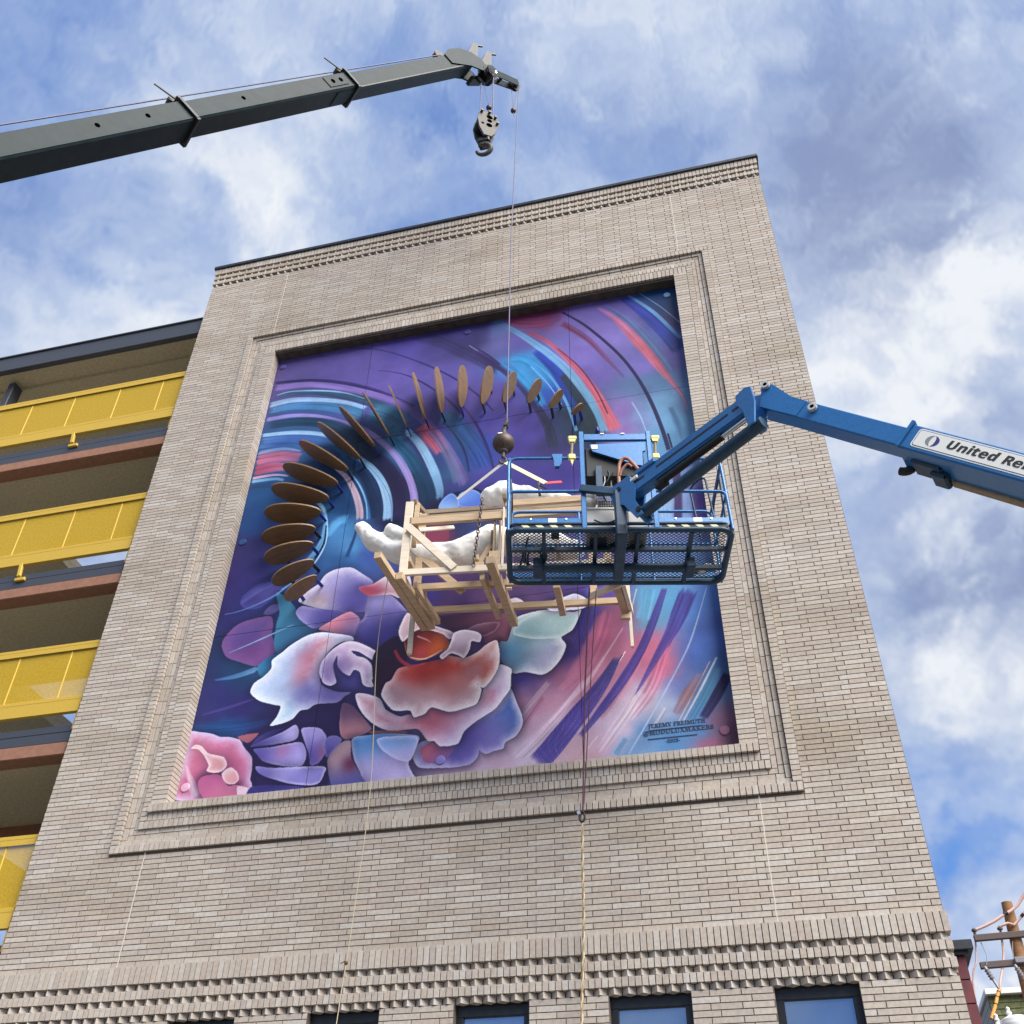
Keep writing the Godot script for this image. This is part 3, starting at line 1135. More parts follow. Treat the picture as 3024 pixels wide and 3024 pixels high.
	seed_colour(0.68,6.78,"1f3f68")
	seed_colour(0.45,7.13,"2c2c6c")
	seed_colour(0.80,7.36,"30286a")
	seed_colour(0.28,7.41,"30306c")
	seed_colour(0.71,7.65,"1f4f8c")
	seed_colour(1.16,7.76,"28204f")
	seed_colour(1.57,7.63,"2a2050")
	seed_colour(2.13,7.58,"2a2050")
	seed_colour(0.35,8.02,"c86a90")
	seed_colour(1.70,8.44,"34307c")
	seed_colour(1.20,6.81,"2a5a88")
	seed_colour(2.28,5.90,"5a54a0")
	seed_colour(3.57,6.10,"4a3060")
	seed_colour(4.18,6.13,"6a4878")
	seed_colour(2.85,6.84,"3a3078")
	seed_colour(2.61,7.14,"4a4490")
	seed_colour(4.68,7.58,"8a6aa0")
	seed_colour(4.53,8.49,"c8a8c4")
	seed_colour(2.72,3.69,"2a2048")
	seed_colour(3.12,4.05,"1c2a48")
	seed_colour(3.60,3.86,"3a3a80")
	seed_colour(3.97,3.94,"44388c")
	seed_colour(3.31,4.30,"201a3c")
	seed_colour(3.76,4.62,"28305c")
	seed_colour(3.41,4.79,"7a3450")
	seed_colour(4.00,4.76,"3a4478")
	seed_colour(2.67,4.48,"181838")
	seed_colour(2.46,4.79,"3f6ab0")
	seed_colour(3.81,5.75,"5a3a70")
	seed_colour(3.84,6.28,"3a2a60")
	seed_colour(3.37,5.95,"3a3078")
	seed_colour(4.36,5.58,"5a4470")
	flood()
	stroke([[0.16,0.79],[0.84,0.89],[1.52,1.13],[2.19,1.51],[2.85,2.03]],[0.073,0.082,0.064],["2c2058","2a2058","3a3078"],0.30,0.20)
	stroke([[0.15,0.93],[0.85,1.00],[1.53,1.26],[2.20,1.62],[2.63,1.94],[3.06,2.42],[3.39,2.96],[3.64,3.50],[3.80,3.97]],[0.158,0.142,0.142,0.167,0.192],["9478cc","8f74c8","8a70c4","6a58b0","7a6aa8","6a5898"],0.30,0.25)
	stroke([[0.19,1.13],[0.88,1.19],[1.56,1.45],[2.16,1.80],[2.72,2.30]],[0.153,0.180,0.198,0.270],["4a5a88","28485f","2a4c66","2f5f88"],0.30,0.35)
	stroke([[0.25,1.13],[0.54,1.10],[1.08,1.21],[1.55,1.38],[1.96,1.63]],[0.028,0.042,0.042,0.019],["7ab0d8","8fc0e8","6fa0c8"],0.40,0.10)
	stroke([[0.13,1.36],[0.58,1.33],[1.08,1.44],[1.58,1.62],[2.01,1.87]],[0.156,0.128,0.110,0.092],["9cc8f0","a4d0f4","8fc4ec"],0.30,0.30)
	stroke([[0.14,1.51],[0.61,1.49],[1.10,1.59],[1.60,1.79],[2.00,2.06]],[0.163,0.199,0.227,0.272],["5a9cd8","3f88c0","3a80b4","3f86b0"],0.35,0.40)
	stroke([[1.99,1.93],[2.32,2.13],[2.65,2.45],[2.49,2.69],[2.76,3.13],[2.98,3.62]],[0.444,0.565,0.524,0.444,0.363],["3f86b0","3a7ca8","327aa8","3a88bc","2a608c"],0.50,0.40)
	stroke([[0.14,1.71],[0.64,1.72],[1.14,1.85],[1.57,2.08],[1.97,2.33],[2.24,2.59],[2.61,3.06],[2.85,3.52],[2.98,3.91],[3.02,4.21]],[0.107,0.082,0.099,0.123,0.140],["9a86d8","a08cdc","8f7cd0","a58ed8","b097e2","a88fd8"],0.25,0.15)
	stroke([[0.14,1.87],[0.67,1.88],[1.16,2.00],[1.53,2.19],[1.87,2.51],[2.19,2.97],[2.48,3.48],[2.70,3.99],[2.79,4.43]],[0.205,0.230,0.287,0.411,0.370],["1f4060","163852","16304c","201c44","2a2048"],0.30,0.20)
	stroke([[0.14,2.08],[0.71,2.14],[1.23,2.29],[1.57,2.50]],[0.088,0.106,0.088],["9cc8f0","a8d2f4","8fc0ec"],0.30,0.20)
	stroke([[0.14,2.22],[0.73,2.27],[1.38,2.50],[1.79,2.85],[2.10,3.22]],[0.170,0.187,0.204,0.170],["4f80c8","3a5cb0","3a78b8","2f78b4"],0.40,0.40)
	stroke([[0.13,2.34],[0.75,2.40],[0.95,2.51]],[0.115,0.097,0.079],["4a78c0","2f50a8","3a68b0"],0.40,0.40)
	stroke([[0.14,2.49],[0.61,2.49],[0.97,2.63]],[0.114,0.088,0.044],["a8a0d0","6f90c8","8a80b0"],0.50,0.40)
	stroke([[0.14,2.67],[0.54,2.65],[0.99,2.77]],[0.260,0.278,0.217],["d8688a","cc6688","a86090"],0.30,0.30)
	stroke([[0.15,2.90],[0.52,2.88],[0.84,2.97]],[0.257,0.257,0.129],["c8486a","d85a7c","c87a90"],0.35,0.40)
	stroke([[0.15,3.06],[0.55,3.06],[0.81,3.14]],[0.068,0.059,0.034],["e8c0d8","d8a0c0","b8a0c8"],0.30,0.20)
	stroke([[0.15,3.13],[0.57,3.15],[0.76,3.22]],[0.076,0.076,0.059],["8fc4ee","7ab4e4","6aa4d8"],0.30,0.30)
	stroke([[0.14,3.25],[0.59,3.30],[0.93,3.50]],[0.100,0.100,0.083],["1a3f6a","1c4a78","1f4a7c"],0.40,0.20)
	stroke([[1.62,2.88],[1.95,3.19],[2.24,3.65],[2.42,4.08],[2.51,4.41]],[0.307,0.345,0.307,0.230],["2a70a8","1c3c68","162c50","1a2c50"],0.40,0.30)
	stroke([[1.92,2.91],[2.22,3.24],[2.45,3.62],[2.58,4.04],[2.61,4.43]],[0.076,0.129,0.160,0.167],["8fc8f0","94ccf4","a0d0f4","8fc0ea"],0.20,0.20)
	stroke([[2.06,3.09],[2.36,3.46],[2.57,3.86],[2.65,4.16],[2.68,4.44]],[0.015,0.019,0.022],["5f90c0"],0.30,0.10)
	stroke([[1.55,3.06],[1.83,3.38],[2.02,3.75],[2.13,4.09],[2.16,4.33]],[0.054,0.092,0.123,0.131],["d8b8d8","d8b4cc","dcbccc","d0a8b8"],0.25,0.20)
	stroke([[1.77,3.15],[2.05,3.54],[2.23,3.97],[2.31,4.34]],[0.046,0.061,0.053],["3a78b8","2a5a90","2f70b0"],0.30,0.20)
	stroke([[1.72,3.10],[2.02,3.50],[2.21,3.93],[2.28,4.33]],[0.019,0.027,0.023],["6fb0e0","8fc8f0","6fa8d8"],0.30,0.10)
	stroke([[2.02,3.24],[2.20,3.57],[2.33,3.99],[2.40,4.35]],[0.114,0.114,0.106],["16284c","14284a"],0.30,0.10)
	stroke([[2.73,2.52],[3.01,2.92],[3.25,3.46],[3.39,3.92],[3.40,4.17]],[0.127,0.157,0.165,0.127],["94ccf0","9cd0f4","8fc4ea","5f90b8"],0.25,0.35)
	stroke([[2.62,2.79],[2.92,3.24],[3.12,3.72],[3.24,4.20]],[0.150,0.225,0.300,0.337],["2a6088","1c4468","142c48"],0.50,0.30)
	stroke([[2.98,2.48],[3.20,2.81],[3.40,3.19]],[0.272,0.369,0.233],["b85a80","e05a68","d8607a"],0.60,0.35)
	stroke([[3.13,2.60],[3.39,3.04],[3.59,3.53],[3.69,3.91]],[0.187,0.187,0.187],["8060a0","6a6a98","5a6a98"],0.60,0.50)
	stroke([[3.34,2.21],[3.66,2.72],[3.94,3.24],[4.12,3.71]],[0.263,0.414,0.414],["2f6a98","2a5088","2f4aa0"],0.50,0.40)
	stroke([[3.17,2.25],[3.49,2.68],[3.74,3.19],[3.85,3.69]],[0.038,0.046,0.038],["3a6f98","1f3058","2a2a60"],0.30,0.10)
	stroke([[3.57,2.02],[3.89,2.61],[4.11,3.20],[4.23,3.70]],[0.038,0.053,0.045],["4a3f88","2a2058","2a2864"],0.30,0.10)
	stroke([[1.47,0.21],[2.08,0.42],[2.76,0.87],[3.42,1.43],[3.89,1.97],[4.20,2.45]],[0.035,0.039,0.035],["4a4090","2f2868","332c70"],0.30,0.05)
	stroke([[2.10,0.95],[2.57,1.17],[2.96,1.49],[3.39,1.97],[3.71,2.45]],[0.021,0.038,0.042],["4a4090","2c2460","322a68"],0.30,0.05)
	stroke([[2.64,0.17],[3.21,0.49],[3.86,1.07],[4.32,1.58]],[0.306,0.393,0.262],["4c4288","352f62","3a3468"],0.60,0.20)
	stroke([[3.66,0.68],[4.01,1.06],[4.41,1.60]],[0.076,0.110,0.101],["3a3468","2a2450","2f2858"],0.40,0.10)
	stroke([[3.72,0.74],[4.10,1.18],[4.41,1.58]],[0.021,0.025,0.025],["8080b0","6f70a8"],0.40,0.10)
	stroke([[2.03,5.02],[2.12,4.57],[2.09,4.33]],[0.086,0.057,0.029],["1f3f78","1a3464","1a3060"],0.50,0.20)
	stroke([[1.67,4.56],[1.80,4.27],[1.97,4.27]],[0.111,0.222,0.222],["4a90c8","5aa4dc","4a98d4"],0.70,0.10)
	stroke([[0.43,5.52],[0.84,5.36],[1.30,5.09],[1.55,4.74],[1.61,4.38],[1.53,3.98],[1.32,3.72]],[0.222,0.185,0.148,0.111,0.089,0.074],["5a60b8","4a80c8","5aa0d8","6ab4e4","7ac0ec","a8dcf4"],0.50,0.60)
	stroke([[0.52,5.60],[0.97,5.48],[1.42,5.17],[1.64,4.75],[1.63,4.28],[1.49,3.90]],[0.022,0.029,0.033,0.029],["8fb8e8","a0c8f0","8fc0ec"],0.30,0.10)
	stroke([[1.52,4.93],[1.63,4.68],[1.62,4.31]],[0.029,0.037,0.022],["101c38"],0.30,0.05)
	stroke([[3.82,0.92],[4.35,1.54],[4.68,2.05],[4.92,2.58],[5.08,3.01],[5.17,3.51]],[0.142,0.129,0.123,0.142,0.161,0.194],["3a2c60","33265a","352a60","2f2a58","30304a","2a3448"],0.30,0.20)
	stroke([[4.29,1.27],[4.58,1.63],[4.85,2.12],[5.02,2.57]],[0.232,0.265,0.166],["3a7cc0","3090d0","2f80c4"],0.60,0.20)
	stroke([[4.42,1.27],[4.72,1.38],[5.02,1.82],[5.19,2.21]],[0.201,0.368,0.301,0.167],["3a94d4","3094d8","2f88cc","2f60b8"],0.60,0.20)
	stroke([[4.85,1.12],[5.20,1.61],[5.41,2.19],[5.47,2.68],[5.52,3.11]],[0.191,0.318,0.318,0.222,0.127],["2438a0","2238a4","2038a0","1f3a88","203a60"],0.30,0.15)
	stroke([[4.72,1.27],[5.14,1.92],[5.37,2.52],[5.52,3.21]],[0.032,0.044,0.051,0.057],["3a80c8","5aa0dc","5fa8dc","6fb8e8"],0.30,0.20)
	stroke([[4.80,1.55],[5.09,2.05],[5.30,2.57]],[0.016,0.019,0.016],["8ac0ec"],0.30,0.10)
	stroke([[5.32,1.82],[5.61,2.41],[5.79,2.89],[5.88,3.32]],[0.182,0.303,0.334,0.364],["26303c","24323c","24343c","22303a"],0.25,0.10)
	stroke([[4.11,0.16],[4.59,0.67],[5.05,1.25],[5.39,1.77],[5.66,2.33],[5.86,2.87],[5.95,3.34]],[0.078,0.111,0.143,0.156,0.163,0.156,0.143],["4a6098","5f98c8","78b0dc","7ab0dc","6fa8d4","6aa4d0"],0.25,0.30)
	stroke([[4.40,0.27],[4.67,0.42],[5.06,0.49],[5.34,0.42]],[0.218,0.327,0.327,0.218],["6e2a50","702c52","6a2a50","5a3a70"],0.50,0.30)
	stroke([[4.67,0.62],[5.10,1.04],[5.54,1.77],[5.83,2.40],[5.99,2.90],[6.13,3.38]],[0.082,0.108,0.127,0.146,0.190,0.253],["8a3a58","b04a60","c85a6c","d85a68","e06068","d86070"],0.40,0.45)
	stroke([[5.25,1.23],[5.59,1.75],[5.85,2.37],[6.01,2.94]],[0.019,0.028,0.025],["6a2a48","5a2444"],0.30,0.10)
	stroke([[5.31,0.58],[5.73,1.10],[6.03,1.65],[6.33,2.25]],[0.163,0.131,0.098,0.026],["6a2a50","602a4c","6a3a64","5f4a90"],0.50,0.40)
	stroke([[5.34,0.32],[5.74,0.80],[6.20,1.55],[6.47,2.15],[6.66,2.77],[6.79,3.40],[6.86,3.90]],[0.043,0.055,0.055,0.055,0.061,0.067,0.067],["2a1c4a","1e1640","1e1640","1e1848","1e1a48","1c1c48"],0.20,0.05)
	stroke([[5.93,0.35],[6.26,0.79],[6.63,1.56],[6.93,2.27],[7.14,2.79],[7.21,3.22]],[0.061,0.153,0.214,0.184,0.092,0.037],["8a5a90","c0607a","d8606c","d0606c","b0607c","8a6a90"],0.45,0.50)
	stroke([[6.08,0.35],[6.46,0.89],[6.80,1.57],[7.05,2.26]],[0.128,0.160,0.160,0.128],["5a58a0","4f6a98","55709c","4f6f98"],0.70,0.50)
	stroke([[6.35,0.17],[6.73,0.76],[7.05,1.39],[7.24,1.87]],[0.161,0.225,0.257,0.289],["343a90","2838a0","263a9c","242c78"],0.25,0.20)
	stroke([[6.45,0.18],[6.86,0.75],[7.25,1.53]],[0.052,0.078,0.072],["4a90c4","6fb0dc","4a80b4"],0.30,0.30)
	stroke([[6.65,0.18],[6.99,0.66],[7.28,1.16]],[0.016,0.023,0.020],["5a90b8","7a90b8"],0.30,0.10)
	stroke([[6.39,2.77],[6.50,3.12],[6.57,3.48]],[0.028,0.028,0.028],["9ac0e0"],0.50,0.50)
	stroke([[6.94,2.97],[7.02,3.33],[7.07,3.77]],[0.109,0.136,0.109],["4f80a8","4a78a4","5a88b4"],0.60,0.40)
	stroke([[6.87,3.54],[6.91,3.86]],[0.032,0.032],["1c1c48"],0.30,0.05)
	stroke([[6.92,4.03],[6.92,4.75],[6.87,5.27]],[0.123,0.128,0.133],["3a2458","442a5c","3a2a60"],0.20,0.10)
	stroke([[7.15,4.65],[7.15,5.06],[7.13,5.32]],[0.190,0.214,0.238],["5a4490","5a4490","5a4490"],0.30,0.30)
	stroke([[6.76,4.58],[6.71,5.24]],[0.220,0.220],["8fb8e0","8fb8e4"],0.50,0.60)
	stroke([[7.04,4.72],[6.99,5.30]],[0.168,0.168],["88b4dc","8ab4e0"],0.40,0.60)
	stroke([[6.71,6.95],[6.53,7.30],[6.33,7.79]],[0.027,0.030,0.011],["8a3a60","7a3058","8a4068"],0.30,0.20)
	stroke([[5.69,6.15],[5.56,6.65],[5.43,7.04]],[0.255,0.318,0.191],["4a58b0","332c78","44388a"],0.40,0.30)
	stroke([[5.82,6.51],[5.69,6.97],[5.46,7.40],[5.17,7.68]],[0.183,0.346,0.346,0.183],["8f4a68","b05a80","bc6c8c","b87898"],0.50,0.40)
	stroke([[6.04,6.81],[5.79,7.20],[5.53,7.57],[5.20,7.92],[4.95,8.18]],[0.020,0.032,0.079,0.099,0.079],["c8a0b8","d8b0c4","d8b8cc","d4b0c8"],0.50,0.70)
	stroke([[5.53,7.49],[5.23,7.89],[4.88,8.27],[4.60,8.53]],[0.039,0.097,0.174,0.174],["d4aec4","d0b0cc","d0b8d0","d0bcd8"],0.50,0.70)
	stroke([[5.06,7.49],[4.85,7.74],[4.67,7.95]],[0.080,0.100,0.100],["d0a8c0","ccaec8"],0.50,0.80)
	stroke([[4.99,7.70],[4.79,7.99],[4.60,8.23]],[0.051,0.059,0.039],["b86a88","b4708c"],0.50,0.80)
	stroke([[6.04,7.19],[5.81,7.55],[5.66,7.84]],[0.016,0.023,0.019],["e8e4f4"],0.30,0.20)
	stroke([[6.00,7.23],[5.77,7.60],[5.64,7.84]],[0.012,0.016,0.008],["141030"],0.30,0.05)
	stroke([[5.91,7.34],[5.77,7.56],[5.70,7.71]],[0.097,0.097,0.058],["b8a0c0","b090a8","c8b0c8"],0.60,0.60)
	stroke([[6.34,6.90],[6.13,7.41],[5.86,7.85],[5.64,8.15]],[0.115,0.173,0.173,0.096],["c0688c","cc7090","c88aa4","c8a0b8"],0.40,0.50)
	stroke([[6.54,7.10],[6.44,7.49],[6.28,7.83],[6.00,8.17]],[0.150,0.225,0.225,0.113],["c86a8c","cc6a8c","c890ac","d0b8cc"],0.50,0.50)
	stroke([[6.21,7.76],[6.03,8.03],[5.81,8.32],[5.63,8.56]],[0.128,0.165,0.165,0.110],["d4bccf","d8c4d6","d4c0d8","c8a8bc"],0.50,0.60)
	stroke([[6.48,8.04],[6.35,8.23],[6.26,8.32]],[0.089,0.107,0.054],["c8cce4","c0c4de","9ab0d4"],0.60,0.70)
	stroke([[6.61,6.28],[6.42,6.78],[6.21,7.24],[5.91,7.70],[5.58,8.12],[5.40,8.33]],[0.078,0.116,0.124,0.136,0.116,0.058],["4a3c90","3f3588","40368c","443a92","463c98","5a50a0"],0.15,0.15)
	stroke([[5.97,7.20],[5.70,7.65],[5.37,8.06],[5.09,8.40],[4.86,8.65]],[0.076,0.172,0.248,0.286,0.286],["3a3f80","3f3a88","44389a","463c9c","463c9c"],0.12,0.15)
	stroke([[6.93,6.34],[6.68,6.89],[6.48,7.23],[6.30,7.53],[6.10,7.86]],[0.252,0.232,0.135,0.077,0.015],["40348c","40348c","44388c","4a3a88","5a4a90"],0.15,0.20)
	stroke([[7.14,6.37],[6.87,7.12],[6.64,7.56],[6.36,8.03],[5.99,8.61]],[0.015,0.022,0.022,0.019,0.015],["8ab0e4","a0b8e8","94acdc","b8c8ec","9ab4dc"],0.30,0.10)
	stroke([[7.15,7.43],[6.90,7.87],[6.65,8.27]],[0.029,0.036,0.021],["b8cce4","d8dcea","b8c8dc"],0.35,0.40)
	stroke([[7.06,7.48],[6.81,7.91],[6.61,8.25]],[0.011,0.018,0.011],["d8b0a8","d8b8b0"],0.40,0.40)
	stroke([[6.94,7.62],[6.75,7.89],[6.57,8.17]],[0.108,0.162,0.108],["7a7098","a46c6c","8a7a98"],0.60,0.40)
	stroke([[7.15,7.55],[6.98,7.90],[6.74,8.28]],[0.124,0.160,0.142],["4a78a8","4a84ac","4a80b4"],0.40,0.30)
	stroke([[7.27,7.66],[7.07,7.99],[6.88,8.26]],[0.123,0.140,0.105],["241d48","241f4f","2f3468"],0.20,0.15)
	stroke([[6.24,6.25],[6.15,6.57]],[0.021,0.013],["c8dcf0"],0.40,0.20)
	stroke([[6.41,6.27],[6.28,6.76]],[0.247,0.227],["5aa0cc","5f9cc4"],0.60,0.30)
	stroke([[5.64,8.32],[5.50,8.49],[5.39,8.62]],[0.015,0.015,0.011],["d8c0c8"],0.40,0.40)
	stroke([[5.97,8.38],[5.83,8.60]],[0.089,0.107],["7aa4cc","6f9ccc"],0.50,0.40)
	petal([[0.97,7.94],[1.14,7.76],[1.58,7.68],[1.85,7.58],[2.28,7.48],[2.34,7.96],[2.19,8.22],[2.23,8.61],[2.02,8.73],[1.22,8.65],[1.19,8.50]],"2a2054",Vector2(0.97,7.94),"2a2054",Vector2(1.11,8.07),"",0.026,[],0.00)
	petal([[0.44,5.55],[0.53,5.38],[0.70,5.26],[0.93,5.26],[1.08,5.40],[0.98,5.56],[0.79,5.71],[0.56,5.69]],"5a54a8",Vector2(0.93,5.26),"3f3a88",Vector2(0.56,5.67),"4a4498",0.082,[],0.00)
	petal([[0.86,5.82],[0.94,5.70],[1.07,5.68],[1.10,5.79],[0.97,5.86]],"6a60a8",Vector2(0.86,5.82),"6a60a8",Vector2(1.01,5.99),"",0.032,[],0.30)
	petal([[0.30,6.28],[0.33,6.13],[0.46,5.97],[0.63,5.90],[0.97,5.88],[1.05,6.03],[1.07,6.24],[1.18,6.42],[1.18,6.50],[1.05,6.63],[0.91,6.71],[0.61,6.59],[0.41,6.48]],"5a4a9c",Vector2(0.61,5.96),"6a3a78",Vector2(0.80,6.63),"7a5090",0.116,[],0.70)
	petal([[1.00,5.47],[1.18,5.59],[1.33,5.76],[1.45,5.95],[1.60,6.11],[1.78,6.21],[1.54,6.34],[1.34,6.43],[1.21,6.54],[1.12,6.38],[1.10,6.03],[1.11,5.83]],"3a7ca0",Vector2(1.10,5.90),"2a5c86",Vector2(1.58,6.18),"",0.031,[],0.60)
	petal([[0.98,6.85],[0.94,6.71],[1.10,6.57],[1.27,6.51],[1.38,6.43],[1.22,6.59],[1.15,6.77],[1.06,6.89]],"2f7aa8",Vector2(0.96,6.81),"1f4f80",Vector2(1.27,6.53),"",0.030,[],0.30)
	stroke([[0.30,6.85],[0.63,6.83],[0.95,6.75]],[0.030,0.090,0.113],["3a6ab0","5f9ad8","7ab4e4"],0.50,0.70)
	stroke([[0.43,6.43],[0.80,6.30],[1.38,6.08]],[0.015,0.031,0.023],["6a8cc8","8fb4e0","6a98c8"],0.40,0.20)
	stroke([[0.22,5.74],[0.53,5.70],[0.98,5.52],[1.31,5.25]],[0.020,0.037,0.041],["4a68b0","6a98d8","6aa4dc"],0.50,0.40)
	stroke([[0.45,5.58],[0.67,5.40],[0.94,5.30]],[0.083,0.166,0.124],["5a58b0","6a68b8","5a58b0"],0.60,0.80)
	stroke([[0.11,7.61],[0.56,7.63],[1.05,7.63],[1.39,7.58]],[0.281,0.281,0.211,0.105],["1f5494","205090","23407c","2a2860"],0.60,0.40)
	stroke([[0.24,7.38],[0.64,7.31],[0.98,7.23]],[0.043,0.065,0.029],["463c88","4a4090"],0.50,0.60)
	petal([[2.45,5.76],[2.77,5.79],[2.99,6.02],[3.10,6.20],[3.00,6.39],[2.93,6.61],[2.71,6.74],[2.47,6.60],[2.29,6.46],[2.33,6.22],[2.43,6.12]],"928aca",Vector2(2.62,5.82),"35307a",Vector2(2.75,6.58),"b8b0d8",0.032,[],0.50,[2.75,6.58,0.39,"2f2a70"])
	petal([[1.38,5.68],[1.51,5.52],[1.65,5.42],[1.73,5.28],[1.87,5.20],[2.12,5.20],[2.32,5.35],[2.50,5.52],[2.43,5.62],[2.45,5.76],[2.44,5.93],[2.40,6.03],[1.97,5.94],[1.65,5.84]],"aaa2d6",Vector2(1.69,5.28),"625aa2",Vector2(2.30,5.91),"dcd6ec",0.070,[[1.70,5.78,0.27,"b49ca6"]],0.60,[2.29,5.87,0.35,"4a4490"])
	petal([[1.37,5.87],[1.46,5.78],[1.78,5.89],[2.16,5.99],[1.94,6.14],[1.70,6.20],[1.57,6.12],[1.44,6.00]],"9088cc",Vector2(1.44,5.88),"484490",Vector2(1.93,6.13),"a8a0dc",0.030,[],0.50,[1.91,5.95,0.27,"4a4490"])
	petal([[2.50,5.56],[2.70,5.45],[3.00,5.43],[3.09,5.72],[2.95,5.88],[2.77,5.79],[2.45,5.76],[2.29,5.59]],"d8c8d8",Vector2(2.70,5.45),"a04058",Vector2(2.49,5.73),"e8dfe8",0.030,[],0.50,[2.37,5.71,0.22,"9a3a52"])
	petal([[1.77,6.22],[1.93,6.11],[2.10,6.02],[2.23,6.00],[2.37,6.14],[2.34,6.29],[2.31,6.42],[2.15,6.41],[1.96,6.30]],"cc7890",Vector2(1.94,6.16),"8a6898",Vector2(2.38,6.40),"d890a4",0.037,[],0.50,[2.36,6.42,0.26,"5a508c"])
	petal([[0.90,7.11],[0.92,7.00],[0.98,6.94],[1.06,6.89],[1.15,6.77],[1.14,6.64],[1.27,6.53],[1.38,6.43],[1.51,6.35],[1.65,6.29],[1.83,6.28],[2.02,6.33],[2.27,6.41],[2.32,6.49],[2.16,6.49],[2.05,6.54],[1.95,6.66],[1.89,6.81],[1.89,6.97],[1.95,7.14],[2.17,7.27],[2.38,7.31],[2.30,7.36],[2.20,7.44],[1.91,7.43],[1.80,7.49],[1.69,7.50],[1.60,7.61],[1.46,7.66],[1.29,7.67],[1.36,7.55],[1.39,7.40],[1.29,7.36],[1.08,7.28],[0.96,7.19]],"b4caf0",Vector2(1.04,7.08),"8a86c8",Vector2(2.02,7.21),"ecf2fc",0.092,[[1.44,7.53,0.32,"a0cce8"],[1.72,6.72,0.28,"c87888"],[1.63,6.94,0.21,"c47a8a"],[1.86,6.48,0.21,"cc8898"],[1.80,7.27,0.25,"7a78bc"],[2.09,7.31,0.25,"605cac"],[1.28,6.92,0.28,"b8ccf0"]],0.80,[2.21,7.14,0.43,"54468f"])
	petal([[1.88,6.94],[1.89,6.78],[1.97,6.65],[2.08,6.55],[2.22,6.49],[2.37,6.52],[2.53,6.61],[2.68,6.72],[2.72,6.78],[2.65,6.85],[2.54,6.78],[2.42,6.69],[2.31,6.66],[2.40,6.75],[2.52,6.80],[2.62,6.91],[2.68,7.08],[2.66,7.17],[2.69,7.26],[2.61,7.26],[2.53,7.20],[2.47,7.02],[2.38,6.97],[2.33,7.05],[2.22,6.98],[2.13,6.86],[2.11,6.71],[2.07,6.84],[2.11,7.00],[2.15,7.13],[2.07,7.17],[1.96,7.11]],"c8aad0",Vector2(2.30,6.68),"8a78b6",Vector2(2.03,7.05),"f0e8f6",0.049,[],0.80,[2.12,6.88,0.19,"8068a4"])
	petal([[2.63,6.81],[2.74,6.62],[2.94,6.51],[3.11,6.64],[3.11,6.98],[2.92,7.28],[2.79,7.43],[2.68,7.22]],"241530",Vector2(2.70,6.82),"3a1a34",Vector2(3.04,7.20),"",0.029,[],0.30)
	petal([[3.39,6.26],[4.55,6.40],[4.54,6.74],[4.47,6.82],[4.21,6.81],[4.13,6.65],[3.90,6.55],[3.75,6.56],[3.59,6.43]],"331c38",Vector2(3.52,6.31),"96586e",Vector2(4.47,6.77),"",0.028,[],0.20)
	petal([[3.87,6.61],[4.07,6.49],[4.38,6.50],[4.32,6.64],[4.14,6.70]],"8a5a72",Vector2(4.08,6.50),"6a3f58",Vector2(4.20,6.69),"b08a9c",0.018,[],0.30)
	petal([[4.56,6.61],[4.64,6.45],[5.00,6.40],[5.38,6.49],[5.49,6.46],[5.46,6.58],[5.37,6.77],[5.22,6.86],[5.28,6.99],[5.22,7.17],[5.10,7.32],[4.96,7.39],[4.74,7.32],[4.57,7.31],[4.40,7.06],[4.40,6.82],[4.50,6.81]],"88b0bc",Vector2(4.67,6.76),"b0aed6",Vector2(5.02,7.27),"eef4fa",0.066,[[4.47,7.04,0.20,"5a8cb6"],[4.62,7.19,0.17,"7aa0c0"]],0.90,[4.47,6.97,0.27,"4a80ac"])
	petal([[4.57,6.71],[4.67,6.52],[4.97,6.43],[5.43,6.54],[5.37,6.75],[5.20,6.86],[4.94,6.85],[4.76,6.81]],"a8c6ca",Vector2(5.08,6.52),"8ab0ba",Vector2(4.85,6.79),"c8dce0",0.034,[],0.15)
	petal([[5.03,6.30],[5.27,6.23],[5.41,6.20],[5.53,6.27],[5.61,6.37],[5.49,6.46],[5.09,6.43]],"c4c4de",Vector2(5.26,6.27),"9a90b8",Vector2(5.14,6.42),"f2f2ff",0.034,[],0.80)
	petal([[4.46,6.17],[4.61,6.14],[4.72,6.23],[4.67,6.28],[4.49,6.25]],"d8ccd8",Vector2(4.46,6.17),"d8ccd8",Vector2(4.58,6.34),"efe6f0",0.018,[],0.50)
	petal([[4.55,7.53],[4.63,7.73],[4.70,7.92],[4.71,8.07],[4.63,8.21],[4.50,8.28],[4.47,8.36],[4.36,8.38],[4.25,8.41],[4.17,8.35],[4.15,8.44],[4.04,8.53],[3.79,8.54],[3.52,8.52],[3.39,8.48],[3.32,8.35],[3.37,8.18],[3.49,8.14],[3.67,8.24],[3.89,8.23],[3.97,8.07],[4.13,7.94],[4.35,7.81],[4.46,7.67]],"8f86d2",Vector2(4.14,8.21),"4a6aba",Vector2(4.63,7.79),"e4def8",0.050,[[3.87,8.36,0.19,"6a5cb0"],[3.65,8.48,0.15,"a89ce0"]],0.90,[3.97,8.13,0.34,"54469e"])
	petal([[3.41,8.25],[3.55,8.17],[3.67,8.25],[3.84,8.27],[3.79,8.38],[3.65,8.46],[3.48,8.43]],"b45c78",Vector2(3.55,8.20),"8a5a9a",Vector2(3.76,8.40),"",0.025,[],0.20)
	petal([[2.28,7.47],[2.41,7.50],[2.56,7.66],[2.69,7.82],[2.73,7.89],[2.62,7.96],[2.40,8.00],[2.31,7.92],[2.27,7.72]],"7a5a78",Vector2(2.35,7.55),"b87a88",Vector2(2.40,7.93),"c48a98",0.026,[],0.50,[2.35,7.52,0.19,"5a3a5c"])
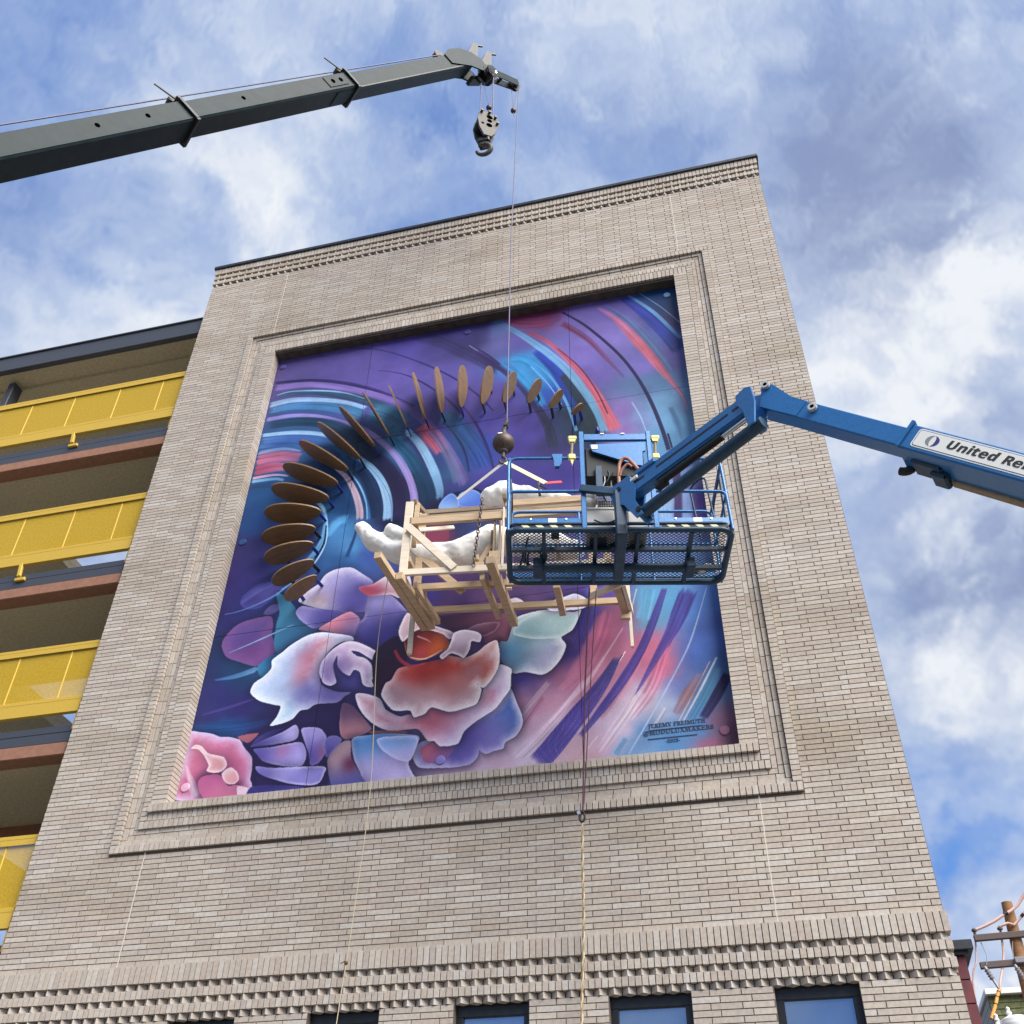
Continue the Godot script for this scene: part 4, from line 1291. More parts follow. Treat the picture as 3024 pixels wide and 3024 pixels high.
	petal([[2.45,7.35],[2.57,7.35],[2.76,7.43],[2.83,7.50],[2.90,7.63],[3.09,7.75],[3.23,7.74],[3.29,7.79],[3.43,7.76],[3.52,7.68],[3.75,7.77],[4.12,7.69],[4.20,7.48],[4.34,7.31],[4.40,7.16],[4.55,7.24],[4.56,7.34],[4.55,7.53],[4.46,7.67],[4.35,7.81],[4.13,7.94],[3.97,8.07],[3.89,8.23],[3.67,8.24],[3.58,8.16],[3.49,8.14],[3.36,7.97],[3.19,7.96],[2.96,7.94],[2.77,7.84],[2.61,7.69],[2.50,7.52]],"c87490",Vector2(3.47,7.80),"c4b8e4",Vector2(3.91,8.09),"f8f4fd",0.079,[[3.06,7.81,0.20,"a87a96"],[4.23,7.58,0.20,"c46a8a"],[3.41,7.88,0.13,"c05a74"],[4.40,7.38,0.17,"c8b0d8"],[2.75,7.62,0.17,"c894ac"]],0.90,[3.60,7.60,0.46,"b4566e"])
	petal([[2.81,7.40],[2.85,7.24],[2.93,7.19],[3.02,7.03],[3.29,7.00],[3.56,6.97],[3.68,6.92],[3.92,6.99],[4.09,6.93],[4.21,6.83],[4.35,6.78],[4.39,6.92],[4.40,7.12],[4.34,7.31],[4.20,7.48],[4.11,7.41],[4.17,7.50],[4.12,7.69],[3.95,7.75],[3.75,7.77],[3.52,7.68],[3.43,7.76],[3.29,7.79],[3.23,7.69],[3.11,7.68],[2.99,7.65],[2.89,7.54]],"c0453a",Vector2(3.56,7.04),"d2b0bc",Vector2(3.50,7.49),"faf0f4",0.061,[[3.06,7.43,0.27,"b496a4"],[4.04,7.21,0.20,"b07880"],[4.30,6.98,0.20,"c8a8b4"],[3.79,7.40,0.24,"c07a7c"],[3.32,7.04,0.20,"b83c38"]],0.90,[3.38,7.02,0.37,"a82f2a"])
	petal([[3.08,6.49],[3.28,6.45],[3.50,6.50],[3.69,6.69],[3.68,6.81],[3.52,6.90],[3.29,6.95],[3.13,6.85],[3.06,6.63]],"c4532a",Vector2(3.55,6.77),"5a1a22",Vector2(3.16,6.54),"e07a4a",0.014,[[3.31,6.82,0.14,"b43c44"],[3.58,6.83,0.14,"d8602c"],[3.38,6.57,0.11,"8a2a20"]],0.60)
	stroke([[3.16,6.88],[3.38,6.93],[3.61,6.82]],[0.018,0.029,0.018],["f0b0a0","f4c4b4","e89a84"],0.40,0.10)
	stroke([[2.93,6.72],[3.03,6.90],[3.20,7.02],[3.41,7.00]],[0.050,0.065,0.036],["8a2434","a83040","b84848"],0.50,0.20)
	stroke([[3.23,6.55],[3.39,6.64],[3.45,6.70]],[0.022,0.029,0.011],["e0a0a8","d08088"],0.40,0.10)
	petal([[2.98,6.34],[3.07,6.15],[3.24,6.31],[3.46,6.41],[3.59,6.48],[3.72,6.55],[3.78,6.63],[3.69,6.67],[3.59,6.57],[3.37,6.47],[3.22,6.46],[3.10,6.57],[3.03,6.61],[2.97,6.48]],"cfaebb",Vector2(3.05,6.24),"b08a9c",Vector2(3.59,6.57),"f2e8f0",0.026,[],0.70)
	petal([[3.76,6.58],[3.90,6.55],[4.08,6.61],[4.14,6.68],[4.12,6.78],[4.01,6.75],[3.99,6.87],[3.92,6.99],[3.83,6.94],[3.73,6.90],[3.62,6.97],[3.58,6.91],[3.68,6.82],[3.72,6.71]],"d0bcd0",Vector2(3.96,6.62),"a890a8",Vector2(3.85,6.91),"f4eef8",0.025,[],0.80)
	petal([[2.69,7.92],[2.96,7.94],[3.21,7.98],[3.17,8.02],[2.96,8.01],[2.79,7.98]],"b06858",Vector2(2.69,7.92),"b06858",Vector2(2.82,8.06),"",0.027,[],0.00)
	petal([[2.48,8.00],[2.70,7.97],[2.96,7.98],[3.36,8.06],[3.35,8.21],[3.27,8.41],[3.33,8.56],[3.39,8.65],[3.40,8.76],[2.77,8.70],[2.64,8.48],[2.53,8.27]],"b4a8e4",Vector2(2.86,8.42),"5a92d4",Vector2(2.76,8.01),"dcd6f8",0.026,[[3.10,8.56,0.23,"c0b2e6"]],0.80,[2.87,7.94,0.26,"5086c8"])
	petal([[2.84,8.03],[3.34,8.07],[3.33,8.30],[3.26,8.40],[3.08,8.34],[2.89,8.19]],"7aa2e0",Vector2(3.11,8.06),"b8b0e8",Vector2(3.14,8.36),"c8c4f0",0.026,[],0.30)
	petal([[2.18,8.25],[2.33,8.04],[2.46,8.03],[2.50,8.26],[2.64,8.49],[2.78,8.72],[2.36,8.70],[2.27,8.61]],"ac8c9a",Vector2(2.30,8.23),"55549a",Vector2(2.38,8.62),"",0.025,[[2.50,8.34,0.14,"6a2a50"]],0.50)
	petal([[0.11,7.65],[0.30,7.65],[0.46,7.69],[0.59,7.75],[0.73,7.77],[0.89,7.83],[0.97,7.94],[1.11,8.10],[1.15,8.28],[1.15,8.41],[1.19,8.50],[1.17,8.66],[0.08,8.58],[0.13,8.17]],"c86a90",Vector2(0.50,8.03),"bc6088",Vector2(0.60,8.47),"d4c6f0",0.075,[[0.32,7.87,0.17,"d07894"]],0.90,[0.71,8.34,0.27,"a84a78"])
	stroke([[0.18,8.10],[0.27,8.29],[0.45,8.59]],[0.034,0.102,0.170],["d8a8c4","d8b4cc","d4b8cc"],0.50,0.10)
	petal([[0.45,8.31],[0.64,8.29],[0.74,8.34],[0.85,8.47],[0.99,8.48],[1.03,8.63],[1.04,8.68],[0.58,8.63],[0.42,8.42]],"b4588a",Vector2(0.62,8.33),"c46a92",Vector2(0.79,8.60),"",0.026,[],0.90)
	petal([[0.99,8.49],[1.17,8.55],[1.15,8.66],[1.03,8.65]],"d8b8cc",Vector2(0.99,8.49),"d8b8cc",Vector2(1.13,8.62),"",0.026,[],0.20)
	petal([[0.20,7.88],[0.25,7.83],[0.35,7.86],[0.46,7.97],[0.57,8.01],[0.71,8.06],[0.78,8.18],[0.72,8.26],[0.61,8.27],[0.50,8.23],[0.51,8.15],[0.41,8.00],[0.30,7.90]],"dcaebc",Vector2(0.32,7.87),"d4949c",Vector2(0.65,8.19),"f2e2e8",0.028,[],0.30)
	petal([[0.73,8.31],[0.77,8.24],[0.85,8.22],[0.95,8.30],[0.99,8.40],[0.93,8.46],[0.81,8.43]],"d8b4c0",Vector2(0.80,8.24),"cc9098",Vector2(0.88,8.36),"e4ccd6",0.020,[],0.20)
	petal([[0.85,7.78],[1.14,7.76],[1.02,7.89]],"a05a68",Vector2(0.85,7.78),"a05a68",Vector2(0.99,7.92),"",0.027,[],0.00)
	petal([[1.07,7.93],[1.15,7.82],[1.31,7.75],[1.50,7.73],[1.37,7.81],[1.19,7.91]],"4a4490",Vector2(1.10,7.90),"2f2a70",Vector2(1.42,7.73),"",0.027,[],0.00)
	petal([[1.06,7.95],[1.24,7.87],[1.48,7.79],[1.65,7.70],[1.72,7.80],[1.71,7.90],[1.62,7.94],[1.34,7.96]],"6f66b8",Vector2(1.24,7.86),"b4aae8",Vector2(1.67,7.88),"c4bcf0",0.017,[],0.60,[1.14,7.95,0.23,"4a4490"])
	petal([[1.12,7.99],[1.35,7.99],[1.74,7.96],[1.84,8.04],[1.88,8.19],[1.82,8.31],[1.57,8.28],[1.30,8.19],[1.20,8.10]],"7a70c0",Vector2(1.21,8.03),"a49ae2",Vector2(1.78,8.26),"cac2f4",0.016,[[1.53,8.05,0.16,"a878b0"]],0.70,[1.17,8.08,0.23,"524a98"])
	petal([[1.20,8.24],[1.46,8.29],[2.12,8.34],[2.16,8.45],[2.10,8.57],[1.94,8.58],[1.66,8.52],[1.37,8.41],[1.24,8.33]],"a8a0e6",Vector2(1.57,8.32),"8880d0",Vector2(1.77,8.53),"d2ccf8",0.019,[],0.70,[1.28,8.40,0.25,"6058a8"])
	petal([[1.75,7.79],[1.87,7.76],[2.02,7.80],[2.12,7.93],[2.11,8.07],[2.14,8.16],[2.06,8.29],[1.95,8.30],[1.90,8.13]],"a094da",Vector2(1.97,7.83),"6a60b0",Vector2(1.91,8.19),"b8b0e4",0.019,[[2.08,8.15,0.13,"b46c92"]],0.60,[1.91,8.19,0.19,"52489a"])
	petal([[2.10,8.01],[2.15,7.93],[2.26,7.93],[2.34,8.00],[2.26,8.12],[2.16,8.22]],"6a62ac",Vector2(2.26,7.95),"443e8c",Vector2(2.16,8.19),"7a74b8",0.016,[],0.30)
	petal([[1.19,8.52],[1.61,8.54],[1.95,8.62],[1.86,8.76],[1.20,8.69]],"453e92",Vector2(1.47,8.66),"342e78",Vector2(1.45,8.54),"",0.025,[],0.00)
	petal([[3.36,4.37],[3.45,4.16],[3.59,4.06],[3.73,4.05],[3.92,4.02],[4.09,4.12],[4.21,4.05],[4.43,4.46],[4.22,4.54]],"1a1634",Vector2(3.36,4.37),"1a1634",Vector2(3.47,4.51),"",0.024,[],0.30)
	petal([[3.41,4.33],[3.45,4.16],[3.59,4.06],[3.71,4.20],[3.72,4.36]],"5a84d8",Vector2(3.54,4.10),"86aee8",Vector2(3.50,4.32),"8ab4f0",0.018,[],0.20)
	petal([[3.70,4.13],[3.78,4.06],[3.92,4.05],[4.05,4.17],[4.09,4.39],[3.98,4.42],[3.72,4.34]],"6a90e0",Vector2(3.78,4.09),"4a6ac4",Vector2(3.94,4.36),"8ab4f0",0.015,[],0.30)
	petal([[3.24,4.66],[3.55,4.69],[3.58,4.97],[3.31,4.95]],"8a3a54",Vector2(3.24,4.66),"8a3a54",Vector2(3.34,4.80),"",0.024,[],0.00)
	petal([[3.77,4.97],[3.91,4.86],[4.09,4.83],[4.23,4.83],[4.21,4.94],[4.00,4.96],[3.87,5.02]],"5068b8",Vector2(3.91,4.88),"6a80c8",Vector2(4.19,4.85),"",0.023,[],0.20)


func mural_picture() -> ImageTexture:
	paint_mural()
	var g := FastNoiseLite.new(); g.seed = 6; g.frequency = 0.25; g.fractal_octaves = 2
	var g2 := FastNoiseLite.new(); g2.seed = 9; g2.frequency = 0.012; g2.fractal_octaves = 4
	var by := PackedByteArray(); by.resize(MW * MH * 3)
	for y in MH:
		for x in MW:
			var o := (y * MW + x) * 3
			var f := 1.0 + g.get_noise_2d(x, y) * 0.05 + g2.get_noise_2d(x, y) * 0.10
			var l := mur[o] * 0.3 + mur[o + 1] * 0.55 + mur[o + 2] * 0.15
			for k in 3:
				by[o + k] = int(clampf(lerpf(mur[o + k], l, 0.1) * f * 0.97, 0.0, 1.0) * 255.0)
	mur.clear()
	return ImageTexture.create_from_image(Image.create_from_data(MW, MH, false, Image.FORMAT_RGB8, by))


func letters(called: String, text: String, size: float, xf: Transform3D, m: Material, parent: Node, bold := true, wide := 1.0, serif := false):
	var f := SystemFont.new(); f.font_names = PackedStringArray(["Droid Serif" if serif else "Droid Sans"]); f.font_weight = 700 if bold else 400
	var tm := TextMesh.new(); tm.text = text; tm.font = f; tm.font_size = 64; tm.pixel_size = size / 46.0; tm.depth = 0.003
	tm.horizontal_alignment = HORIZONTAL_ALIGNMENT_LEFT
	tm.vertical_alignment = VERTICAL_ALIGNMENT_BOTTOM
	var o := MeshInstance3D.new(); o.name = numbered(called, parent)
	o.mesh = tm; o.material_override = m
	parent.add_child(o, true)
	o.transform = whole(parent).affine_inverse() * (xf * Transform3D(Basis.from_scale(Vector3(wide, 1, 1)), Vector3.ZERO))


func mural_artwork():
	var t := thing("mural_artwork", Vector3(-3.735, 7.02, -0.2), "large mural of purple and blue swirls over pink flowers with a ring of blades", "mural")
	var m := StandardMaterial3D.new()
	m.albedo_texture = mural_picture()
	m.roughness = 0.42; m.metallic_specular = 0.35
	m.texture_repeat = false
	var xs := [0.0, 1.932, 1.938, 5.450, 5.456, 7.43]
	var ys := [0.0, 2.627, 2.633, 6.117, 6.123, 8.93]
	for j in 3:
		for i in 3:
			var st := S()
			var a := Vector2(xs[i * 2], ys[j * 2]); var b := Vector2(xs[i * 2 + 1], ys[j * 2 + 1])
			var z := -0.2 + 0.0012 * ((i + j) % 2)
			var v := [Vector2(a.x, b.y), Vector2(b.x, b.y), Vector2(b.x, a.y), Vector2(a.x, b.y), Vector2(b.x, a.y), Vector2(a.x, a.y)]
			for k in [0, 2, 1, 3, 5, 4]:
				st.set_normal(Vector3.BACK); st.set_uv(Vector2(v[k].x * PX / MW, v[k].y * PX / MH))
				st.add_vertex(Vector3(v[k].x - 7.45, 15.95 - v[k].y, z))
			var o := put("mural_panel", st, m, t)
			st = S()
			bx(st, Vector3(a.x - 7.45, 15.95 - b.y, z - 0.02), Vector3(b.x - 7.45, 15.95 - a.y, z - 0.002))
			put("panel_back", st, M.black, o)
	for p in [[0.26, 0.40, "5a5098"], [3.68, 0.39, "453f80"], [7.12, 0.40, "6d94c0"], [7.13, 8.43, "93607c"], [3.68, 8.43, "8a7cc0"], [0.25, 8.44, "d0a8c0"], [0.26, 4.4, "2b4a80"], [7.13, 4.4, "5f74b0"]]:
		var st := S()
		lathe(st, Vector3(p[0] - 7.45, 15.95 - p[1], -0.203), Vector3.BACK, [[0.062, 0.0], [0.062, 0.012], [0.055, 0.02], [0.0, 0.024]], 18)
		put("bolt_cap", st, mat(Color.html(p[2]), 0.4), t)
	# the signature
	var ink := mat(Color.html("22344f"), 0.6)
	var zz := -0.1965
	letters("signature", "JEREMY FREIMUTH", 0.05, Transform3D(Basis(), Vector3(-1.20, 7.635, zz)), ink, t, true, 0.98, true)
	letters("signature", "@MODULUXMAKERS", 0.056, Transform3D(Basis(), Vector3(-1.27, 7.54, zz)), ink, t, true, 1.0, true)
	letters("signature", "-2025-", 0.042, Transform3D(Basis(), Vector3(-1.01, 7.425, zz)), ink, t, true, 1.0, true)
	for y in [[7.617, -1.2, -0.58], [7.505, -1.22, -0.64]]:
		var st := S()
		bx(st, Vector3(y[1], y[0] - 0.006, zz - 0.002), Vector3(y[2], y[0] + 0.006, zz + 0.0015))
		put("signature_rule", st, ink, t)
	# the blades: outer end, inner end
	var B := [[-6.15,10.14,-5.71,10.48], [-6.40,10.46,-5.80,10.77], [-6.60,10.91,-5.86,11.10], [-6.71,11.32,-5.87,11.40], [-6.75,11.81,-5.83,11.72], [-6.72,12.30,-5.74,11.98], [-6.60,12.74,-5.63,12.26], [-6.40,13.22,-5.49,12.51], [-6.14,13.59,-5.31,12.71], [-5.79,13.88,-5.10,12.93], [-5.41,14.14,-4.87,13.09], [-4.95,14.17,-4.60,13.24], [-4.55,14.39,-4.31,13.35], [-4.14,14.42,-4.05,13.43], [-3.69,14.35,-3.74,13.48], [-3.23,14.22,-3.39,13.47], [-2.83,14.00,-3.04,13.42], [-2.42,13.74,-2.65,13.31], [-2.08,13.42,-2.30,13.11], [-1.77,13.05,-1.96,12.88]]
	for b in B:
		var a := Vector3(b[0], b[1], 0.05); var c := Vector3(b[2], b[3], 0.05)
		var L := a.distance_to(c)
		var hw := minf(0.235, L * 0.25)
		var x := (a - c) / L
		var xf := Transform3D(Basis(x, Vector3.BACK, x.cross(Vector3.BACK)), (a + c) / 2)
		var out := []
		for k in 28:
			var an := TAU * k / 28
			var u := cos(an)
			out.append(Vector2(u * L / 2, sin(an) * hw * (1.0 + 0.22 * u)))
		var st := S()
		plate(st, xf, out, 0.022)
		var o := put("blade", st, M.blade, t)
		st = S()
		beam(st, c + x * 0.05 + Vector3(0, 0, -0.02), c + x * 0.02 + Vector3(0, 0, -0.245), 0.02, 0.05, x, 0.004)
		put("bracket", st, M.blade_blue if int(b[0] * 100) % 3 == 0 else M.black, o)
		st = S()
		beam(st, c + x * L * 0.62 + Vector3(0, 0, -hw * 0.8), c + x * L * 0.62 + Vector3(0, 0, -0.25), 0.02, 0.05, x, 0.004)
		put("bracket", st, M.blade_blue if int(b[0] * 100) % 3 == 0 else M.black, o)
	var s2 := S()
	beam(s2, Vector3(-1.66, 12.5, -0.19), Vector3(-1.58, 12.56, -0.02), 0.03, 0.12, Vector3.UP, 0.005)
	put("empty_bracket", s2, M.blade_blue, t)


# ---------------------------------------------------------------- crane
func crane():
	var A := Vector3(-3.315, 21.112, 1.702)
	var d := Vector3(0.34037789, 0.84429542, -0.41389388).normalized()
	var s := d.cross(Vector3.UP).normalized()
	var u := s.cross(d)
	var foot := A - d * 23.0
	var t := thing("mobile_crane", Vector3(foot.x, 0, foot.z), "dark grey green telescopic crane boom reaching up over the brick tower", "crane")
	var B := Basis(s, u, -d)
	var secs := [[-0.139, 0.174, 0.291, 0.347, 0.05, 4.6], [-0.137, 0.173, 0.398, 0.315, 4.05, 8.4], [-0.14, 0.165, 0.44, 0.339, 7.9, 15.5], [-0.14, 0.15, 0.52, 0.40, 15.3, 23.6]]
	for i in 4:
		var q: Array = secs[i]
		var st := S()
		box(st, Transform3D(B, A + s * q[0] + u * q[1] - d * (q[4] + q[5]) / 2), Vector3(q[2], q[3], q[5] - q[4]), 0.022)
		var sec := put("boom_section", st, M.crane, t)
		# wear strips along the lower corners
		st = S()
		for g in [-1.0, 1.0]:
			var e: Vector3 = A + s * (q[0] + g * (q[2] / 2 - 0.004)) + u * (q[1] - q[3] / 2 + 0.035)
			beam(st, e - d * (q[4] + 0.05), e - d * (q[5] - 0.05), 0.016, 0.03, u, 0.004)
		put("wear_strip", st, M.crane_dark if i == 0 else M.crane, sec)
		if i > 0:
			st = S()
			var c: Vector3 = A + s * q[0] + u * q[1] - d * (q[4] + 0.03)
			var ww: float = q[2] + 0.07; var hh: float = q[3] + 0.08
			box(st, Transform3D(B, c + u * (hh / 2 - 0.02)), Vector3(ww, 0.05, 0.06), 0.006)
			box(st, Transform3D(B, c - u * (hh / 2 - 0.02)), Vector3(ww, 0.05, 0.06), 0.006)
			box(st, Transform3D(B, c + s * (ww / 2 - 0.02)), Vector3(0.05, hh - 0.06, 0.055), 0.006)
			box(st, Transform3D(B, c - s * (ww / 2 - 0.02)), Vector3(0.05, hh - 0.06, 0.055), 0.006)
			put("collar", st, M.crane_dark, sec)
			st = S()
			var top: Vector3 = c + u * (hh / 2)
			beam(st, top + s * ww * 0.36, top + u * 0.34 - d * 0.05 + s * ww * 0.25, 0.018, 0.018, d)
			lathe(st, top + s * 0.04 + u * 0.06, s, [[0.0, 0.0], [0.05, 0.0], [0.05, 0.1], [0.0, 0.1]], 10)
			put("rope_guide", st, M.block, sec)
			# inspection holes on the side face
			for k in ([0.75, 1.6] if i != 1 else [2.7]):
				var hp: Vector3 = A + s * (q[0] + q[2] / 2 + 0.001) + u * (q[1] + 0.02) - d * (q[4] + k)
				st = S()
				lathe(st, hp - s * 0.004, s, [[0.035, 0.0], [0.035, 0.006], [0.0, 0.006]], 12)
				put("hole", st, M.void, sec)
			if i == 1:
				st = S()
				var pp: Vector3 = A + s * (q[0] + q[2] / 2 + 0.006) + u * (q[1] + 0.01) - d * (q[4] + 0.45)
				box(st, Transform3D(B, pp), Vector3(0.012, 0.2, 0.5), 0.004)
				put("pin_plate", st, M.crane, sec)
				for k in [-0.13, 0.08]:
					st = S()
					lathe(st, pp - d * k + s * 0.004, s, [[0.042, 0.0], [0.042, 0.006], [0.0, 0.006]], 12)
					put("hole", st, M.void, sec)
	# head: cheeks, lugs, sheaves and the nose that carries the single line
	var E := Vector3(-2.763, 21.755, 0.82)
	var C := Vector3(-3.12, 21.2, 1.42)
	var st := S()
	var hb := A + s * -0.139 + u * 0.174
	for g in [-1.0, 1.0]:
		var xf := Transform3D(Basis(d, u, s * g), hb + s * 0.155 * g)
		if g < 0: xf = Transform3D(Basis(d, u, d.cross(u)), hb + s * 0.155 * g)
		plate(st, xf, [Vector2(-0.75, 0.17), Vector2(-0.75, -0.05), Vector2(-0.2, -0.19), Vector2(0.05, -0.34), Vector2(0.3, -0.32), Vector2(0.34, -0.1), Vector2(0.2, 0.1), Vector2(-0.1, 0.24), Vector2(-0.5, 0.26)], 0.028)
	put("head_cheeks", st, M.crane, t)
	st = S()
	for g in [-1.0, 1.0]:
		var base: Vector3 = hb + (d * 0.33 + u * 0.10 if g < 0 else d * 0.56 - u * 0.15)
		var xf := Transform3D(Basis(d, u, d.cross(u)), base)
		plate(st, xf, [Vector2(-0.30, -0.06), Vector2(0.12, -0.12), Vector2(0.40, 0.06), Vector2(0.66, 0.24), Vector2(0.60, 0.32), Vector2(0.46, 0.28), Vector2(0.05, 0.12)], 0.07)
		beam(st, base + d * 0.62 + u * 0.27, base + d * 0.80 + u * 0.20 + s * 0.02, 0.035, 0.035, s)
	put("head_lugs", st, M.crane_dark, t)
	st = S()
	lathe(st, hb - d * 0.55 + u * 0.3 - s * 0.1, s, [[0.0, 0.0], [0.12, 0.0], [0.12, 0.03], [0.1, 0.05], [0.12, 0.07], [0.12, 0.1], [0.0, 0.1]], 18)
	beam(st, hb - d * 0.75 + u * 0.19, hb - d * 0.3 + u * 0.19, 0.16, 0.05, u, 0.006)
	put("guide_sheave", st, M.block, t)
	var ax := d.cross(E - C).normalized()
	if ax.dot(eye - C) < 0: ax = -ax
	ax = (s * 0.75 + ax * 0.1 + Vector3(0, -0.25, 0)).normalized()
	for k in 3:
		st = S()
		lathe(st, C - ax * (0.15 - k * 0.08), ax, [[0.0, 0.0], [0.165, 0.0], [0.17, 0.012], [0.14, 0.025], [0.14, 0.035], [0.17, 0.048], [0.165, 0.06], [0.0, 0.06]], 22)
		put("head_sheave", st, M.crane_dark, t)
	st = S()
	lathe(st, C + ax * 0.1, ax, [[0.13, 0.0], [0.13, 0.012], [0.06, 0.016], [0.06, 0.04], [0.0, 0.04]], 18)
	var cov := put("sheave_cover", st, M.crane, t)
	for k in 3:
		st = S()
		var an := 0.6 + k * 1.5
		var e1 := ax.cross(Vector3.UP).normalized()
		lathe(st, C + ax * 0.112 + (e1 * cos(an) + ax.cross(e1) * sin(an)) * 0.085, ax, [[0.034, 0.0], [0.03, 0.008], [0.0, 0.01]], 10)
		put("bolt_plate", st, M.chrome, cov)
	st = S()
	for g in [-1.0, 1.0]:
		var a: Vector3 = C + ax * 0.11 * g - (E - C).normalized() * 0.12
		beam(st, a, E + ax * 0.08 * g + (E - C).normalized() * 0.06, 0.02, 0.15, ax.cross(E - C), 0.004)
	beam(st, C.lerp(E, 0.45) - ax * 0.1, C.lerp(E, 0.45) + ax * 0.1, 0.05, 0.05)
	put("nose", st, M.crane, t)
	st = S()
	lathe(st, E - ax * 0.035 - Vector3(0, 0.02, 0), ax, [[0.0, 0.0], [0.125, 0.0], [0.125, 0.012], [0.1, 0.03], [0.1, 0.04], [0.125, 0.058], [0.125, 0.07], [0.0, 0.07]], 20)
	put("nose_sheave", st, M.crane_dark, t)
	st = S()
	beam(st, hb - d * 0.1 - u * 0.3 - s * 0.12, hb + d * 0.3 - u * 0.36 - s * 0.12, 0.2, 0.08, u, 0.01)
	beam(st, C - Vector3(0, 0.16, 0) - ax * 0.2, C - Vector3(0, 0.2, 0) + ax * 0.16, 0.07, 0.07, u, 0.01)
	beam(st, C - d * 0.32 - ax * 0.12, C - Vector3(0, 0.1, 0) - ax * 0.12, 0.07, 0.16, u, 0.01)
	put("head_block", st, M.crane_dark, t)
	# undercarriage out of sight
	st = S()
	bx(st, Vector3(foot.x - 1.3, 0.6, foot.z - 1.0), Vector3(foot.x + 1.3, 1.5, foot.z + 6.5), 0.06)
	bx(st, Vector3(foot.x - 0.5, 1.5, foot.z - 0.6), Vector3(foot.x + 0.5, 2.1, foot.z + 2.2), 0.05)
	put("carrier", st, M.crane, t)
	for i in 4:
		for g in [-1.0, 1.0]:
			st = S()
			lathe(st, Vector3(foot.x + g * 1.25 - 0.15, 0.43, foot.z - 0.2 + i * 1.9), Vector3.RIGHT, [[0.0, 0.0], [0.5, 0.0], [0.55, 0.04], [0.55, 0.26], [0.5, 0.3], [0.0, 0.3]], 20)
			put("wheel", st, M.black, t)
	# hoist line along the boom and down to the ball
	st = S()
	var line := [A - d * 22 + u * 0.62 - s * 0.14, A - d * 11 + u * 0.60 - s * 0.14, A - d * 0.6 + u * 0.47 - s * 0.14, C + Vector3(0.0, 0.18, 0), E + Vector3(0.03, 0.11, 0)]
	tube(st, line, 0.011, 6)
	var ht := put("hoist_cable", st, M.rope)
	tag(ht, "thin steel cable running along the top of the crane boom", "cable")
	st = S()
	tube(st, [E + Vector3(0.095, 0.0, 0.0), Vector3(-2.755, 16.5, 0.82), Vector3(-2.752, 12.16, 0.82)], 0.009, 6)
	var hl := put("hoist_cable", st, M.rope)
	tag(hl, "thin steel cable hanging from the crane nose down to the round overhaul ball", "cable")
	st = S()
	tube(st, [Vector3(-3.27, 21.05, 1.42), Vector3(-3.245, 19.62, 1.4)], 0.011, 6)
	tube(st, [Vector3(-3.02, 21.05, 1.42), Vector3(-3.0, 19.5, 1.4)], 0.011, 6)
	var hk := thing("hook_block", Vector3(-3.12, 18.4, 1.4), "weathered grey hook block hanging on two cables beneath the crane boom head", "hook block")
	put("cable", st, M.rope, hk)
	hook_block(hk)
	for p in [[Vector3(-3.086, 19.95, 1.4), Vector3(-3.22, 20.95, 1.4), Vector3(-3.03, 20.95, 1.42), Vector3(-3.10, 19.5, 1.4), "small round dark weight on thin cords just above the grey hook block"], [Vector3(-2.772, 20.74, 0.82), Vector3(-2.82, 21.6, 0.82), Vector3(-2.7, 21.6, 0.82), Vector3(-2.75, 20.5, 0.82), "small round dark weight on the single cable below the tip of the crane nose"]]:
		var w := thing("switch_weight", p[0] - Vector3(0, 0.06, 0), p[4], "weight", "round switch weights on the crane cables")
		st = S()
		ball(st, p[0], 0.055, 14, 1.15)
		put("weight", st, M.iron, w)
		st = S()
		tube(st, [p[1], p[0] + Vector3(0, 0.05, 0)], 0.006, 5)
		tube(st, [p[2], p[0] + Vector3(0, 0.05, 0)], 0.006, 5)
		tube(st, [p[0] - Vector3(0, 0.05, 0), p[3]], 0.006, 5)
		put("cord", st, M.rope, w)


